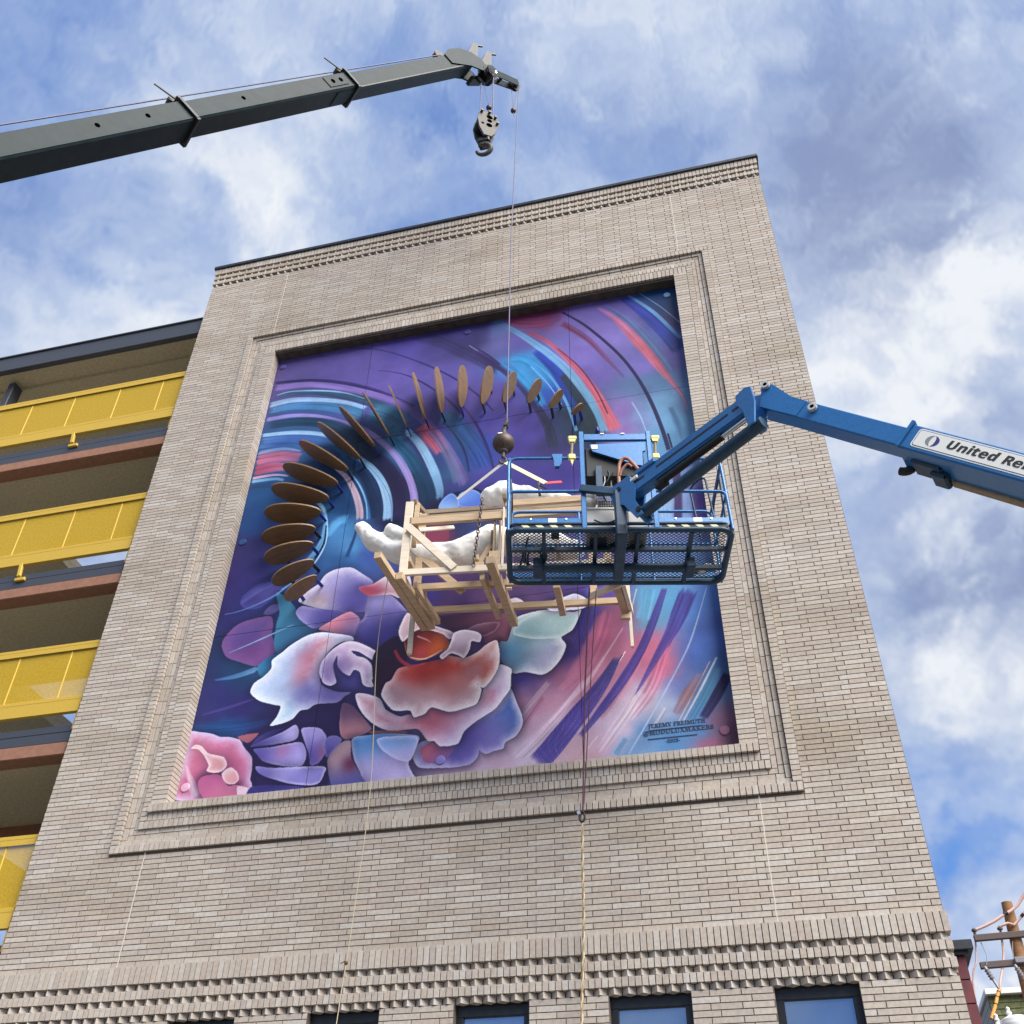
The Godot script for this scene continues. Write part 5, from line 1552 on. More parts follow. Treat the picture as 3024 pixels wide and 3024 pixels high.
func hook_block(t: Node3D):
	# two cheek plates, turned a little so that face and edge both show
	var o := Vector3(-3.12, 19.1, 1.4)
	var b := (Basis(Vector3.UP, 0.62) * Basis(Vector3.BACK, 0.1)).scaled(Vector3.ONE * 0.88)
	var st := S()
	var prof := [Vector2(-0.16, 0.5), Vector2(0.06, 0.53), Vector2(0.22, 0.36), Vector2(0.24, 0.1), Vector2(0.13, -0.22), Vector2(0.04, -0.36), Vector2(-0.12, -0.36), Vector2(-0.2, -0.1), Vector2(-0.22, 0.2)]
	for g in [-1.0, 1.0]:
		plate(st, Transform3D(b, o + b * Vector3(0, 0, 0.13 * g)), prof, 0.05)
	put("cheek_plate", st, M.block, t)
	for k in 3:
		st = S()
		lathe(st, o + b * Vector3(0, 0.16, -0.09 + k * 0.06), b * Vector3.BACK, [[0.0, 0.0], [0.19, 0.0], [0.2, 0.01], [0.17, 0.025], [0.2, 0.04], [0.19, 0.05], [0.0, 0.05]], 20)
		put("sheave", st, M.crane_dark, t)
	for k in [[0.05, 0.34, 0.06, 0.05], [0.04, 0.2, 0.05, 0.05], [0.02, 0.03, 0.06, 0.07], [-0.12, 0.05, 0.03, 0.08]]:
		st = S()
		lathe(st, o + b * Vector3(k[0], k[1], 0.153), b * Vector3.BACK, [[k[2], 0.0], [k[2], 0.005], [0.0, 0.005]], 12)
		put("recess", st, M.void, t)
	for k in [[-0.12, 0.46], [0.05, 0.48], [0.17, 0.35], [0.2, 0.14]]:
		st = S()
		lathe(st, o + b * Vector3(k[0], k[1], -0.17), b * Vector3.BACK, [[0.0, 0.0], [0.026, 0.0], [0.026, 0.34], [0.0, 0.34]], 8)
		put("pin", st, M.iron, t)
	st = S()
	bx(st, o + Vector3(-0.12, -0.44, -0.1), o + Vector3(0.1, -0.3, 0.1), 0.02)
	put("swivel", st, M.crane_dark, t)
	# the hook: a tapered bar bent round
	st = S()
	var pts := []
	var c := o + Vector3(-0.02, -0.58, 0.0)
	for i in 17:
		var a := deg_to_rad(110.0 - 285.0 * (1.0 - i / 16.0) + 0.0)
		pts.append(c + Vector3(cos(a) * 0.13, sin(a) * 0.11, sin(a) * 0.03))
	pts.append(o + Vector3(-0.02, -0.42, 0))
	pts.reverse()
	tube(st, pts, 0.06, 10, false, 0.03)
	put("hook", st, M.block, t)


# ---------------------------------------------------------------- the crate, what it carries, and its slings
var TC := Transform3D(Basis(Vector3(0.99027, 0, -0.13917), Vector3.UP, Vector3(0.13917, 0, 0.99027)), Vector3(-3.88, 9.205, 1.35))


func lumber(called: String, t: Node3D, a: Vector3, b: Vector3, w: float, h: float, m: Material, up := Vector3.UP):
	var st := S()
	beam(st, TC * a, TC * b, w, h, TC.basis * up, 0.003)
	put(called, st, m, t)


func crate_and_sculptures():
	var t := thing("timber_crate", TC.origin, "open timber shipping crate of pale planks hanging from the overhaul ball before the mural", "crate")
	var w: Material = M.wood; var p: Material = M.wood_pale; var g: Material = M.wood_grey
	# skids front to back
	lumber("skid", t, Vector3(-0.2, -0.045, 0.52), Vector3(0.1, -0.045, -1.05), 0.09, 0.09, w)
	lumber("skid", t, Vector3(-0.02, -0.05, 0.1), Vector3(0.2, -0.05, -1.02), 0.09, 0.1, w)
	lumber("skid", t, Vector3(0.14, -0.05, -0.1), Vector3(0.3, -0.05, -0.92), 0.05, 0.09, w)
	lumber("skid", t, Vector3(1.11, -0.035, 0.3), Vector3(1.26, -0.035, -1.06), 0.1, 0.11, w)
	lumber("skid", t, Vector3(0.98, -0.05, 0.0), Vector3(1.08, -0.05, -0.86), 0.06, 0.1, w)
	lumber("skid", t, Vector3(2.52, -0.045, 0.15), Vector3(2.7, -0.045, -0.98), 0.09, 0.1, w)
	lumber("skid", t, Vector3(2.62, -0.045, 0.1), Vector3(2.76, -0.045, -0.9), 0.05, 0.1, p)
	lumber("skid", t, Vector3(1.86, -0.045, -0.25), Vector3(1.9, -0.045, -0.86), 0.08, 0.1, w)
	# long beams
	lumber("beam", t, Vector3(-0.04, 0.05, 0.02), Vector3(2.62, 0.05, 0.02), 0.04, 0.09, p)
	lumber("beam", t, Vector3(0.1, 0.05, -0.3), Vector3(2.62, 0.05, -0.3), 0.05, 0.09, w)
	lumber("beam", t, Vector3(0.1, 0.05, -0.8), Vector3(2.72, 0.05, -0.8), 0.05, 0.09, w)
	lumber("beam", t, Vector3(0.02, 0.875, 0.0), Vector3(2.55, 0.905, 0.0), 0.05, 0.11, w)
	lumber("beam", t, Vector3(0.0, 1.70, -0.8), Vector3(2.2, 1.74, -0.8), 0.05, 0.075, g)
	lumber("beam", t, Vector3(0.02, 1.18, -0.3), Vector3(2.3, 1.25, -0.3), 0.05, 0.05, g)
	lumber("beam", t, Vector3(1.2, 1.38, -0.35), Vector3(2.25, 1.4, -0.35), 0.05, 0.1, w)
	lumber("beam", t, Vector3(1.25, 1.50, -0.55), Vector3(2.2, 1.48, -0.55), 0.05, 0.06, p)
	# uprights
	lumber("post", t, Vector3(0.0, -0.02, 0.0), Vector3(0.0, 1.2, 0.0), 0.05, 0.1, p, Vector3.RIGHT)
	lumber("post", t, Vector3(0.09, 0.5, -0.05), Vector3(0.09, 1.22, -0.05), 0.04, 0.06, w, Vector3.RIGHT)
	lumber("post", t, Vector3(0.12, 0.1, -0.3), Vector3(0.12, 1.24, -0.3), 0.05, 0.09, w, Vector3.RIGHT)
	lumber("post", t, Vector3(-0.03, -0.56, -0.86), Vector3(-0.03, 1.74, -0.86), 0.05, 0.06, p, Vector3.RIGHT)
	lumber("post", t, Vector3(1.12, -0.02, 0.02), Vector3(1.12, 0.3, 0.02), 0.05, 0.12, w, Vector3.RIGHT)
	for k in [[1.10, 0.88, -0.06], [1.16, 0.95, -0.12], [1.22, 1.0, 0.0], [1.05, 0.8, -0.2], [1.27, 0.9, -0.15]]:
		lumber("post", t, Vector3(k[0], 0.05, k[2]), Vector3(k[0] + 0.01, k[1], k[2]), 0.022, 0.09, g if k[1] < 0.9 else p, Vector3.BACK)
	lumber("post", t, Vector3(1.25, 0.1, -0.5), Vector3(1.25, 1.6, -0.5), 0.05, 0.07, p, Vector3.RIGHT)
	lumber("post", t, Vector3(2.74, -0.62, -0.84), Vector3(2.74, 0.3, -0.84), 0.05, 0.04, p, Vector3.RIGHT)
	lumber("post", t, Vector3(2.5, 0.05, 0.0), Vector3(2.5, 0.98, 0.0), 0.05, 0.09, w, Vector3.RIGHT)
	lumber("post", t, Vector3(2.3, 0.05, -0.8), Vector3(2.3, 1.74, -0.8), 0.05, 0.09, w, Vector3.RIGHT)
	# braces
	lumber("brace", t, Vector3(0.03, 0.74, 0.05), Vector3(0.64, 0.06, 0.05), 0.035, 0.1, p)
	lumber("brace", t, Vector3(0.0, 0.68, -0.28), Vector3(0.7, -0.02, -0.34), 0.035, 0.1, w)
	lumber("brace", t, Vector3(0.1, 0.9, -0.2), Vector3(0.5, 1.16, -0.5), 0.03, 0.05, p)
	lumber("brace", t, Vector3(0.86, 0.15, -0.15), Vector3(1.06, 0.55, -0.15), 0.03, 0.07, w)
	lumber("brace", t, Vector3(2.25, 0.1, -0.75), Vector3(2.68, -0.1, -0.2), 0.035, 0.09, p)
	# cross pieces
	for x in [0.06, 1.2, 2.3]:
		lumber("cross_piece", t, Vector3(x, 1.65, -0.8), Vector3(x, 1.22, 0.0) if x < 0.5 else Vector3(x, 1.4, -0.2), 0.05, 0.06, g)
	lumber("cross_piece", t, Vector3(0.05, 0.28, 0.0), Vector3(0.12, 0.28, -0.8), 0.05, 0.08, w)
	lumber("cross_piece", t, Vector3(0.9, 0.25, 0.0), Vector3(0.95, 0.25, -0.8), 0.05, 0.08, w)
	lumber("cross_piece", t, Vector3(1.9, 0.42, 0.0), Vector3(1.9, 0.42, -0.8), 0.05, 0.08, w)
	lumber("block", t, Vector3(0.86, 0.12, 0.0), Vector3(1.0, 0.12, 0.0), 0.06, 0.07, w)
	lumber("block", t, Vector3(2.62, -0.2, -0.8), Vector3(2.74, -0.2, -0.8), 0.05, 0.06, w)
	# the white pieces
	var arm := blob_mesh([[Vector3(-0.72, 1.15, -0.4), Vector3(-0.53, 0.92, -0.4), 0.105, 0.13], [Vector3(-0.30, 1.02, -0.32), Vector3(-0.03, 0.85, -0.36), 0.10, 0.13], [Vector3(-0.53, 0.92, -0.4), Vector3(-0.2, 0.70, -0.4), 0.13, 0.13], [Vector3(-0.2, 0.72, -0.4), Vector3(0.3, 0.60, -0.42), 0.155, 0.185], [Vector3(0.3, 0.60, -0.42), Vector3(0.62, 0.62, -0.42), 0.185, 0.20], [Vector3(0.62, 0.62, -0.42), Vector3(1.0, 0.82, -0.42), 0.20, 0.22], [Vector3(1.0, 0.82, -0.42), Vector3(1.7, 0.74, -0.42), 0.19, 0.2], [Vector3(1.7, 0.74, -0.42), Vector3(2.1, 0.6, -0.42), 0.2, 0.14], [Vector3(-0.34, 0.86, -0.5), Vector3(-0.1, 0.75, -0.5), 0.1, 0.1]], 0.028, 0.05)
	var o := put("plaster_sculpture", arm, M.plaster)
	tag(o, "long white sculpted limb with rounded lobes lying inside the timber crate", "sculpture")
	var top := blob_mesh([[Vector3(0.98, 1.66, -0.5), Vector3(1.15, 1.69, -0.5), 0.15, 0.175], [Vector3(1.15, 1.69, -0.5), Vector3(1.45, 1.66, -0.5), 0.175, 0.12], [Vector3(1.45, 1.66, -0.5), Vector3(2.1, 1.54, -0.52), 0.12, 0.06]], 0.026, 0.05)
	o = put("plaster_sculpture", top, M.plaster)
	tag(o, "smooth white egg ended sculpted piece tapering away on top of the timber crate", "sculpture")
	# slings from the ball's hook
	var h := Vector3(-2.785, 11.36, 0.82)
	flat_sling("lifting_sling", h, TC * Vector3(0.5, 1.74, -0.6), 0.045, M.strap, "narrow white lifting strap from the ball hook to the crate top")
	var mid := Vector3(-2.19, 10.83, 0.86)
	flat_sling("lifting_sling", h + Vector3(0.03, 0, 0), mid, 0.075, M.sling, "wide pale yellow lifting sling slanting from the ball hook behind the basket rail")
	flat_sling("lifting_sling", mid, TC * Vector3(1.95, 1.72, -0.35), 0.05, M.sling_red, "red end of a lifting sling wrapped round the crate top behind the basket")
	# a chain hanging over the front beam
	var ch := thing("hanging_chain", TC * Vector3(0.92, 0.05, 0.1), "rusty dark chain hanging down the front of the timber crate", "chain")
	for i in 21:
		var st := S()
		var c := TC * Vector3(0.955 - i * 0.0035, 1.1 - i * 0.052, 0.09)
		var ring := []
		for k in 10:
			var a := TAU * k / 10
			var v := Vector3(cos(a) * 0.018, sin(a) * 0.034, 0)
			ring.append(c + (Basis(Vector3.UP, PI / 2 * (i % 2) + 0.5) * v))
		tube(st, ring, 0.0075, 6, true)
		put("link", st, M.iron, ch)
	var hk := thing("ratchet_binder", TC * Vector3(1.85, 1.1, 0.0), "small metal ratchet buckle on the upper crate beam seen between the basket rails", "ratchet")
	var st := S()
	beam(st, TC * Vector3(1.66, 1.52, -0.1), TC * Vector3(1.68, 1.24, -0.05), 0.03, 0.05, Vector3.BACK, 0.006)
	put("frame", st, M.block, hk)
	st = S()
	beam(st, TC * Vector3(1.68, 1.42, -0.06), TC * Vector3(1.76, 1.32, -0.02), 0.02, 0.02)
	put("handle", st, M.iron, hk)


func flat_sling(called: String, a: Vector3, b: Vector3, w: float, m: Material, label: String):
	var st := S()
	beam(st, a, b, w, 0.008, Vector3(0.3, 0.2, 0.9))
	var o := put(called, st, m)
	tag(o, label, "sling", "lifting slings on the crate")


func blob_mesh(bones: Array, cell: float, k: float) -> ArrayMesh:
	var lo := Vector3.INF; var hi := -Vector3.INF
	for b in bones:
		var r: float = maxf(b[2], b[3]) + cell * 2.5
		for p in [b[0], b[1]]:
			lo = lo.min(p - Vector3.ONE * r); hi = hi.max(p + Vector3.ONE * r)
	var n := Vector3i(((hi - lo) / cell).ceil()) + Vector3i.ONE
	var f := PackedFloat32Array(); f.resize(n.x * n.y * n.z)
	var nz := FastNoiseLite.new(); nz.seed = 3; nz.frequency = 2.6; nz.fractal_octaves = 3; nz.fractal_type = FastNoiseLite.FRACTAL_RIDGED
	for z in n.z:
		for y in n.y:
			for x in n.x:
				var p := lo + Vector3(x, y, z) * cell
				var acc := 0.0
				for b in bones:
					var pa: Vector3 = p - b[0]; var ba: Vector3 = b[1] - b[0]
					var h := clampf(pa.dot(ba) / ba.length_squared(), 0.0, 1.0)
					var d: float = (pa - ba * h).length() - lerpf(b[2], b[3], h)
					acc += exp(-d / k * 2.0)
				f[(z * n.y + y) * n.x + x] = -log(maxf(acc, 1e-30)) * k / 2.0 + nz.get_noise_3dv(p) * 0.024
	var idx := {}
	var pos := []
	var sx := 1; var sy := n.x; var sz := n.x * n.y
	for z in n.z - 1:
		for y in n.y - 1:
			for x in n.x - 1:
				var o := x + y * sy + z * sz
				var c := [f[o], f[o + sx], f[o + sy], f[o + sx + sy], f[o + sz], f[o + sx + sz], f[o + sy + sz], f[o + sx + sy + sz]]
				var neg := 0
				for v in c:
					if v < 0.0: neg += 1
				if neg == 0 or neg == 8: continue
				var sum := Vector3.ZERO; var cnt := 0
				for e in [[0, 1], [2, 3], [4, 5], [6, 7], [0, 2], [1, 3], [4, 6], [5, 7], [0, 4], [1, 5], [2, 6], [3, 7]]:
					var a: float = c[e[0]]; var b: float = c[e[1]]
					if (a < 0.0) == (b < 0.0): continue
					var t := a / (a - b)
					var va := Vector3(e[0] & 1, (e[0] >> 1) & 1, e[0] >> 2); var vb := Vector3(e[1] & 1, (e[1] >> 1) & 1, e[1] >> 2)
					sum += va.lerp(vb, t); cnt += 1
				idx[o] = pos.size()
				pos.append(lo + (Vector3(x, y, z) + sum / cnt) * cell)
	var grad := func(p: Vector3) -> Vector3:
		var g := Vector3.ZERO
		for b in bones:
			var pa: Vector3 = p - b[0]; var ba: Vector3 = b[1] - b[0]
			var h := clampf(pa.dot(ba) / ba.length_squared(), 0.0, 1.0)
			var q := pa - ba * h
			var d: float = q.length() - lerpf(b[2], b[3], h)
			g += q.normalized() * exp(-d / k * 2.0)
		var e := 0.02
		var bump := Vector3(nz.get_noise_3d(p.x + e, p.y, p.z) - nz.get_noise_3d(p.x - e, p.y, p.z), nz.get_noise_3d(p.x, p.y + e, p.z) - nz.get_noise_3d(p.x, p.y - e, p.z), nz.get_noise_3d(p.x, p.y, p.z + e) - nz.get_noise_3d(p.x, p.y, p.z - e))
		return (g.normalized() + bump * 0.7).normalized()
	var nor := []
	for p in pos: nor.append(grad.call(p))
	var st := S()
	for z in range(1, n.z - 1):
		for y in range(1, n.y - 1):
			for x in range(1, n.x - 1):
				var o := x + y * sy + z * sz
				for ax in 3:
					var s1: int = [sx, sy, sz][ax]
					if (f[o] < 0.0) == (f[o + s1] < 0.0): continue
					var u: int = [sy, sz, sx][ax]; var v: int = [sz, sx, sy][ax]
					var q := [o, o - u, o - u - v, o - v]
					var ok := true
					for i in q:
						if not idx.has(i): ok = false
					if not ok: continue
					var vv := []
					for i in q: vv.append([TC * pos[idx[i]], TC.basis * nor[idx[i]]])
					smooth(st, [vv[0], vv[1], vv[2]]); smooth(st, [vv[0], vv[2], vv[3]])
	return st.commit()


# ---------------------------------------------------------------- boom lift
var TB := Transform3D(Basis(Vector3(0.97580, 0, -0.21866), Vector3.UP, Vector3(0.21866, 0, 0.97580)), Vector3(-1.19, 8.80, 1.677))


func rail(called: String, t: Node3D, pts: Array, r := 0.019, m: Material = null):
	# a bent pipe: corners rounded
	var out := []
	for i in pts.size():
		if i == 0 or i == pts.size() - 1:
			out.append(TB * pts[i]); continue
		var a: Vector3 = pts[i - 1]; var b: Vector3 = pts[i]; var c: Vector3 = pts[i + 1]
		var d := minf(0.11, minf(a.distance_to(b), b.distance_to(c)) * 0.45)
		var p: Vector3 = b + (a - b).normalized() * d; var q: Vector3 = b + (c - b).normalized() * d
		for k in 6:
			var s := k / 5.0
			out.append(TB * p.lerp(b, s).lerp(b.lerp(q, s), s))
	var st := S()
	tube(st, out, r, 8)
	put(called, st, m if m else M.lift, t)


func tb_box(st: SurfaceTool, lo: Vector3, hi: Vector3, c := 0.0):
	box(st, TB * Transform3D(Basis(), (lo + hi) / 2), hi - lo, c)


func boom_lift():
	var t := thing("boom_lift", Vector3(8.4, 0, 5.8), "blue boom lift holding a mesh floored work basket in front of the mural", "boom lift")
	var a := 1.22
	var b := 0.48
	# floor ring: two stacked pipes with rounded corners
	for y in [[0.0, 0.0, 0.033], [0.075, -0.015, 0.02]]:
		var ring := []
		var e: float = y[1]
		for q in [[a - e, b - e, 0.0], [-(a - e), b - e, 90.0], [-(a - e), -(b - e), 180.0], [a - e, -(b - e), 270.0]]:
			for k in 7:
				var an := deg_to_rad(q[2] + k * 15.0)
				var r := 0.13
				ring.append(TB * Vector3(q[0] - signf(q[0]) * r + cos(an) * r, y[0], q[1] - signf(q[1]) * r + sin(an) * r))
		var st := S()
		tube(st, ring, y[2], 8, true)
		put("floor_frame", st, M.lift_dark, t)
	for x in [-0.83, -0.26, 0.2, 0.78]:
		var st := S()
		tb_box(st, Vector3(x - 0.022, -0.035, -b + 0.02), Vector3(x + 0.022, 0.03, b - 0.02), 0.004)
		put("floor_joist", st, M.lift_dark, t)
	for z in [0.14, -0.2]:
		var st := S()
		tb_box(st, Vector3(-a + 0.02, -0.03, z - 0.022), Vector3(a - 0.02, 0.025, z + 0.022), 0.004)
		put("floor_joist", st, M.lift_dark, t)
	var st := S()
	var tp := []
	for p in [Vector3(-0.86, -0.1, -0.07), Vector3(0.78, -0.1, -0.07)]: tp.append(TB * p)
	tube(st, tp, 0.055, 12)
	for x in [-0.9, 0.8]: tb_box(st, Vector3(x - 0.05, -0.18, -0.16), Vector3(x + 0.05, -0.04, 0.06), 0.01)
	put("support_tube", st, M.lift_dark, t)
	st = S()
	tb_box(st, Vector3(-0.055, -0.22, -0.16), Vector3(0.055, -0.075, 0.68), 0.012)
	put("support_arm", st, M.lift_dark, t)
	st = S()
	tb_box(st, Vector3(-0.06, -0.22, 0.56), Vector3(0.06, 0.42, 0.68), 0.015)
	put("rotator_post", st, M.lift_dark, t)
	# expanded metal floor
	st = S()
	var rows := 36
	for j in rows:
		var z0 := -b + 0.03 + (2 * b - 0.06) * j / rows
		var x := -a + 0.05
		var up := j % 2 == 0
		while x < a - 0.05:
			var da := 0.0 if up else 0.0125
			var db := 0.0125 if up else 0.0
			var p := TB * Vector3(x, 0.036, z0 + da * 2.0); var q := TB * Vector3(x + 0.026, 0.036, z0 + db * 2.0)
			beam(st, p, q, 0.0075, 0.004)
			x += 0.026
			up = not up
	var mesh := put("mesh_floor", st, M.lift_dark, t)
	mesh.set_meta("kind", "stuff")
	# rails on the boom side, the wall side and both ends
	rail("rail", t, [Vector3(-a, 0.0, b), Vector3(-a - 0.01, 1.07, b), Vector3(-0.42, 1.07, b)])
	rail("rail", t, [Vector3(-a, 0.42, b), Vector3(-a, 0.56, b), Vector3(-0.40, 0.56, b)])
	rail("rail", t, [Vector3(a, 0.0, b), Vector3(a - 0.03, 1.04, b), Vector3(0.42, 1.07, b)])
	rail("rail", t, [Vector3(a - 0.01, 0.38, b), Vector3(a - 0.02, 0.545, b), Vector3(0.40, 0.56, b)])
	rail("rail", t, [Vector3(-a, 0.0, -b), Vector3(-a, 1.07, -b), Vector3(a, 1.07, -b), Vector3(a, 0.0, -b)])
	rail("rail", t, [Vector3(-a, 0.56, -b), Vector3(a, 0.56, -b)], 0.015)
	for x in [-a, a]:
		rail("rail", t, [Vector3(x, 1.07, b), Vector3(x, 1.07, -b)])
		rail("rail", t, [Vector3(x, 0.56, b), Vector3(x, 0.56, -b)], 0.016)
		rail("rail", t, [Vector3(x * 0.99, 0.08, 0.28), Vector3(x * 0.99, 0.98, 0.28), Vector3(x * 0.99, 0.98, -0.3), Vector3(x * 0.99, 0.08, -0.3)], 0.014, M.lift_dark)
	for x in [-0.4, 0.45]:
		rail("rail", t, [Vector3(x, 0.0, -b), Vector3(x, 1.07, -b)], 0.016)
	rail("gate", t, [Vector3(a - 0.16, 0.1, 0.40), Vector3(a - 0.2, 0.9, 0.36), Vector3(a - 0.36, 0.86, 0.2), Vector3(a - 0.30, 0.1, 0.18)], 0.013, M.lift_dark)
	# toe boards with hazard tape and plates
	for q in [[-a + 0.05, -0.395], [0.415, a - 0.03]]:
		st = S()
		tb_box(st, Vector3(q[0], 0.055, b + 0.005), Vector3(q[1], 0.158, b + 0.015), 0.002)
		var board := put("toe_board", st, M.lift, t)
		st = S()
		tb_box(st, Vector3(q[0] + 0.04, 0.02, b + 0.008), Vector3(q[1] - 0.01, 0.056, b + 0.018), 0.001)
		put("hazard_tape", st, M.black, board)
		var x: float = q[0] + 0.09
		while x < q[1] - 0.1:
			st = S()
			plate(st, TB * Transform3D(Basis(), Vector3(x, 0.038, b + 0.019)), [Vector2(0.0, 0.017), Vector2(0.07, 0.017), Vector2(0.105, -0.017), Vector2(0.035, -0.017)], 0.003)
			put("tape_stripe", st, M.stripe, board)
			x += 0.155
		var c: float = lerpf(q[0], q[1], 0.56)
		st = S()
		tb_box(st, Vector3(c - 0.045, 0.075, b + 0.015), Vector3(c + 0.05, 0.155, b + 0.019))
		put("label_plate", st, M.sticker, board)
		for k in [0.25, 0.75]:
			st = S()
			lathe(st, TB * Vector3(lerpf(q[0], q[1], k), 0.14, b + 0.014), TB.basis.z, [[0.014, 0.0], [0.014, 0.006], [0.0, 0.008]], 8)
			put("bolt", st, M.chrome, board)
	st = S()
	tb_box(st, Vector3(-a + 0.03, 0.05, -b - 0.012), Vector3(a - 0.03, 0.15, -b - 0.004), 0.002)
	put("toe_board", st, M.lift, t)
	for x in [-a - 0.008, a - 0.002]:
		st = S()
		tb_box(st, Vector3(x, 0.05, -b + 0.06), Vector3(x + 0.01, 0.155, b - 0.06), 0.002)
		put("toe_board", st, M.lift, t)
	# console frame
	for x in [-0.385, 0.40]:
		st = S()
		tb_box(st, Vector3(x - 0.028, 0.0, b - 0.02), Vector3(x + 0.028, 1.475, b + 0.035), 0.006)
		put("console_post", st, M.lift, t)
	st = S()
	tb_box(st, Vector3(-0.356, 1.335, b - 0.01), Vector3(0.371, 1.435, b + 0.03), 0.006)
	var cb := put("console_bar", st, M.lift, t)
	for x in [-0.14, 0.1]:
		st = S()
		tb_box(st, Vector3(x - 0.022, 1.42, b + 0.028), Vector3(x + 0.022, 1.44, b + 0.04), 0.003)
		put("clip", st, M.white_paint, cb)
	st = S()
	plate(st, TB * Transform3D(Basis(), Vector3(0, 0, b + 0.01)), [Vector2(-0.29, 1.265), Vector2(0.355, 1.30), Vector2(0.35, 1.17), Vector2(0.315, 1.15), Vector2(0.31, 0.93), Vector2(0.24, 0.94), Vector2(-0.26, 1.16)], 0.03)
	var cover := put("console_cover", st, M.lift, t)
	st = S()
	tb_box(st, Vector3(-0.27, 1.19, b + 0.026), Vector3(-0.2, 1.255, b + 0.031))
	put("label_plate", st, M.sticker, cover)
	st = S()
	tb_box(st, Vector3(-0.35, 0.80, b - 0.34), Vector3(0.33, 1.27, b - 0.03), 0.02)
	put("control_box", st, M.black, t)
	st = S()
	tb_box(st, Vector3(-0.24, 0.52, b - 0.02), Vector3(-0.16, 0.93, b + 0.03), 0.006)
	tb_box(st, Vector3(-0.24, 0.50, b - 0.02), Vector3(-0.03, 0.62, b + 0.025), 0.006)
	beam(st, TB * Vector3(-0.42, 0.56, b + 0.05), TB * Vector3(-0.04, 0.44, b + 0.12), 0.05, 0.1, Vector3.UP, 0.008)
	put("mount_bracket", st, M.lift_dark, t)
	for i in 7:
		st = S()
		var p := []
		for k in 9:
			var s := k / 8.0
			p.append(TB * Vector3(-0.17 + i * 0.05 + sin(s * 5.0 + i) * 0.04, 0.88 - s * 0.36 + sin(s * 9.0 + i * 2.0) * 0.02, b - 0.06 + sin(s * 3.0 + i) * 0.04))
		tube(st, p, 0.007 + 0.003 * (i % 2), 6)
		put("control_cable", st, M.crane_dark if i % 3 else M.grey_plastic, t)
	# yellow tethers either side of the console
	for q in [[-0.49, -1.0], [0.475, 1.0]]:
		st = S()
		tb_box(st, Vector3(q[0] - 0.05, 1.34, b - 0.01), Vector3(q[0] + 0.05, 1.395, b + 0.05), 0.01)
		plate(st, TB * Transform3D(Basis(), Vector3(q[0], 1.33, b + 0.02)), [Vector2(-0.045, 0.02), Vector2(0.045, 0.02), Vector2(0.025, -0.03), Vector2(-0.03, -0.03)], 0.05)
		tb_box(st, Vector3(q[0] - 0.055, 1.02, b - 0.005), Vector3(q[0] + 0.03, 1.11, b + 0.05), 0.014)
		plate(st, TB * Transform3D(Basis(), Vector3(q[0] - 0.01, 1.0, b + 0.02)), [Vector2(-0.02, 0.02), Vector2(0.02, 0.02), Vector2(0.0, -0.06)], 0.03)
		var y := put("lanyard_anchor", st, M.pale_yellow, t)
		st = S()
		tube(st, [TB * Vector3(q[0], 1.33, b + 0.02), TB * Vector3(q[0] - 0.015, 1.1, b + 0.02)], 0.017, 8)
		put("tether", st, M.wood_grey, y)
	st = S()
	plate(st, TB * Transform3D(Basis(), Vector3(-0.67, 1.0, b + 0.03)), [Vector2(-0.06, 0.09), Vector2(0.06, 0.09), Vector2(0.045, -0.06), Vector2(0.02, -0.1), Vector2(-0.03, -0.1), Vector2(-0.04, 0.0)], 0.05)
	put("tool_holder", st, M.lift, t)
	# copper coloured hose loop at the pivot
	st = S()
	var hp := []
	for p in [Vector3(0.015, 0.5, 0.55), Vector3(0.02, 0.75, 0.55), Vector3(0.035, 0.9, 0.56), Vector3(0.08, 0.975, 0.57), Vector3(0.13, 0.965, 0.58), Vector3(0.18, 0.88, 0.6), Vector3(0.235, 0.76, 0.62)]: hp.append(TB * p)
	tube(st, spline(hp, 20), 0.021, 8)
	put("hose", st, M.hose, t)
	st = S()
	hp = []
	for p in [Vector3(0.03, 0.72, 0.56), Vector3(0.06, 0.80, 0.58), Vector3(0.12, 0.86, 0.6), Vector3(0.17, 0.82, 0.6)]: hp.append(TB * p)
	tube(st, spline(hp, 12), 0.015, 8)
	put("hose", st, M.hose, t)
	st = S()
	hp = []
	for p in [Vector3(-0.28, 0.10, 0.53), Vector3(-0.18, 0.03, 0.56), Vector3(-0.05, 0.06, 0.58), Vector3(0.0, 0.2, 0.6)]: hp.append(TB * p)
	tube(st, spline(hp, 14), 0.009, 6)
	put("hose", st, M.black, t)
	# jib
	var J0 := Vector3(-0.99588625, 9.23, 2.26887824)
	var J1 := Vector3(0.45611651, 9.28067499, 3.30959955)
	var j := (J1 - J0).normalized()
	var sj := j.cross(Vector3.UP).normalized()
	var uj := sj.cross(j)
	var bj := Basis(sj, uj, -j)
	var L := J0.distance_to(J1)
	st = S()
	box(st, Transform3D(bj, J0 + j * (L * 0.53) - uj * 0.075), Vector3(0.12, 0.25, L * 0.90), 0.012)
	var arm := put("jib_arm", st, M.lift, t)
	st = S()
	for q in [[0.30, 0.86], [0.02, 0.20], [0.89, 0.97]]:
		beam(st, J0 + j * L * q[0] - uj * 0.055 + sj * 0.0605, J0 + j * L * q[1] - uj * 0.055 + sj * 0.0605, 0.004, 0.028, uj)
	put("slot", st, M.black, arm)
	st = S()
	beam(st, J0 + j * L * 0.05 - uj * 0.13 + sj * 0.064, J0 + j * L * 0.97 - uj * 0.13 + sj * 0.064, 0.012, 0.10, uj, 0.004)
	put("side_plate", st, M.lift, arm)
	st = S()
	box(st, Transform3D(bj, J0 + j * L * 0.215 + uj * 0.055 + sj * 0.03), Vector3(0.1, 0.07, 0.30), 0.012)
	put("link_cover", st, M.lift, arm)
	st = S()
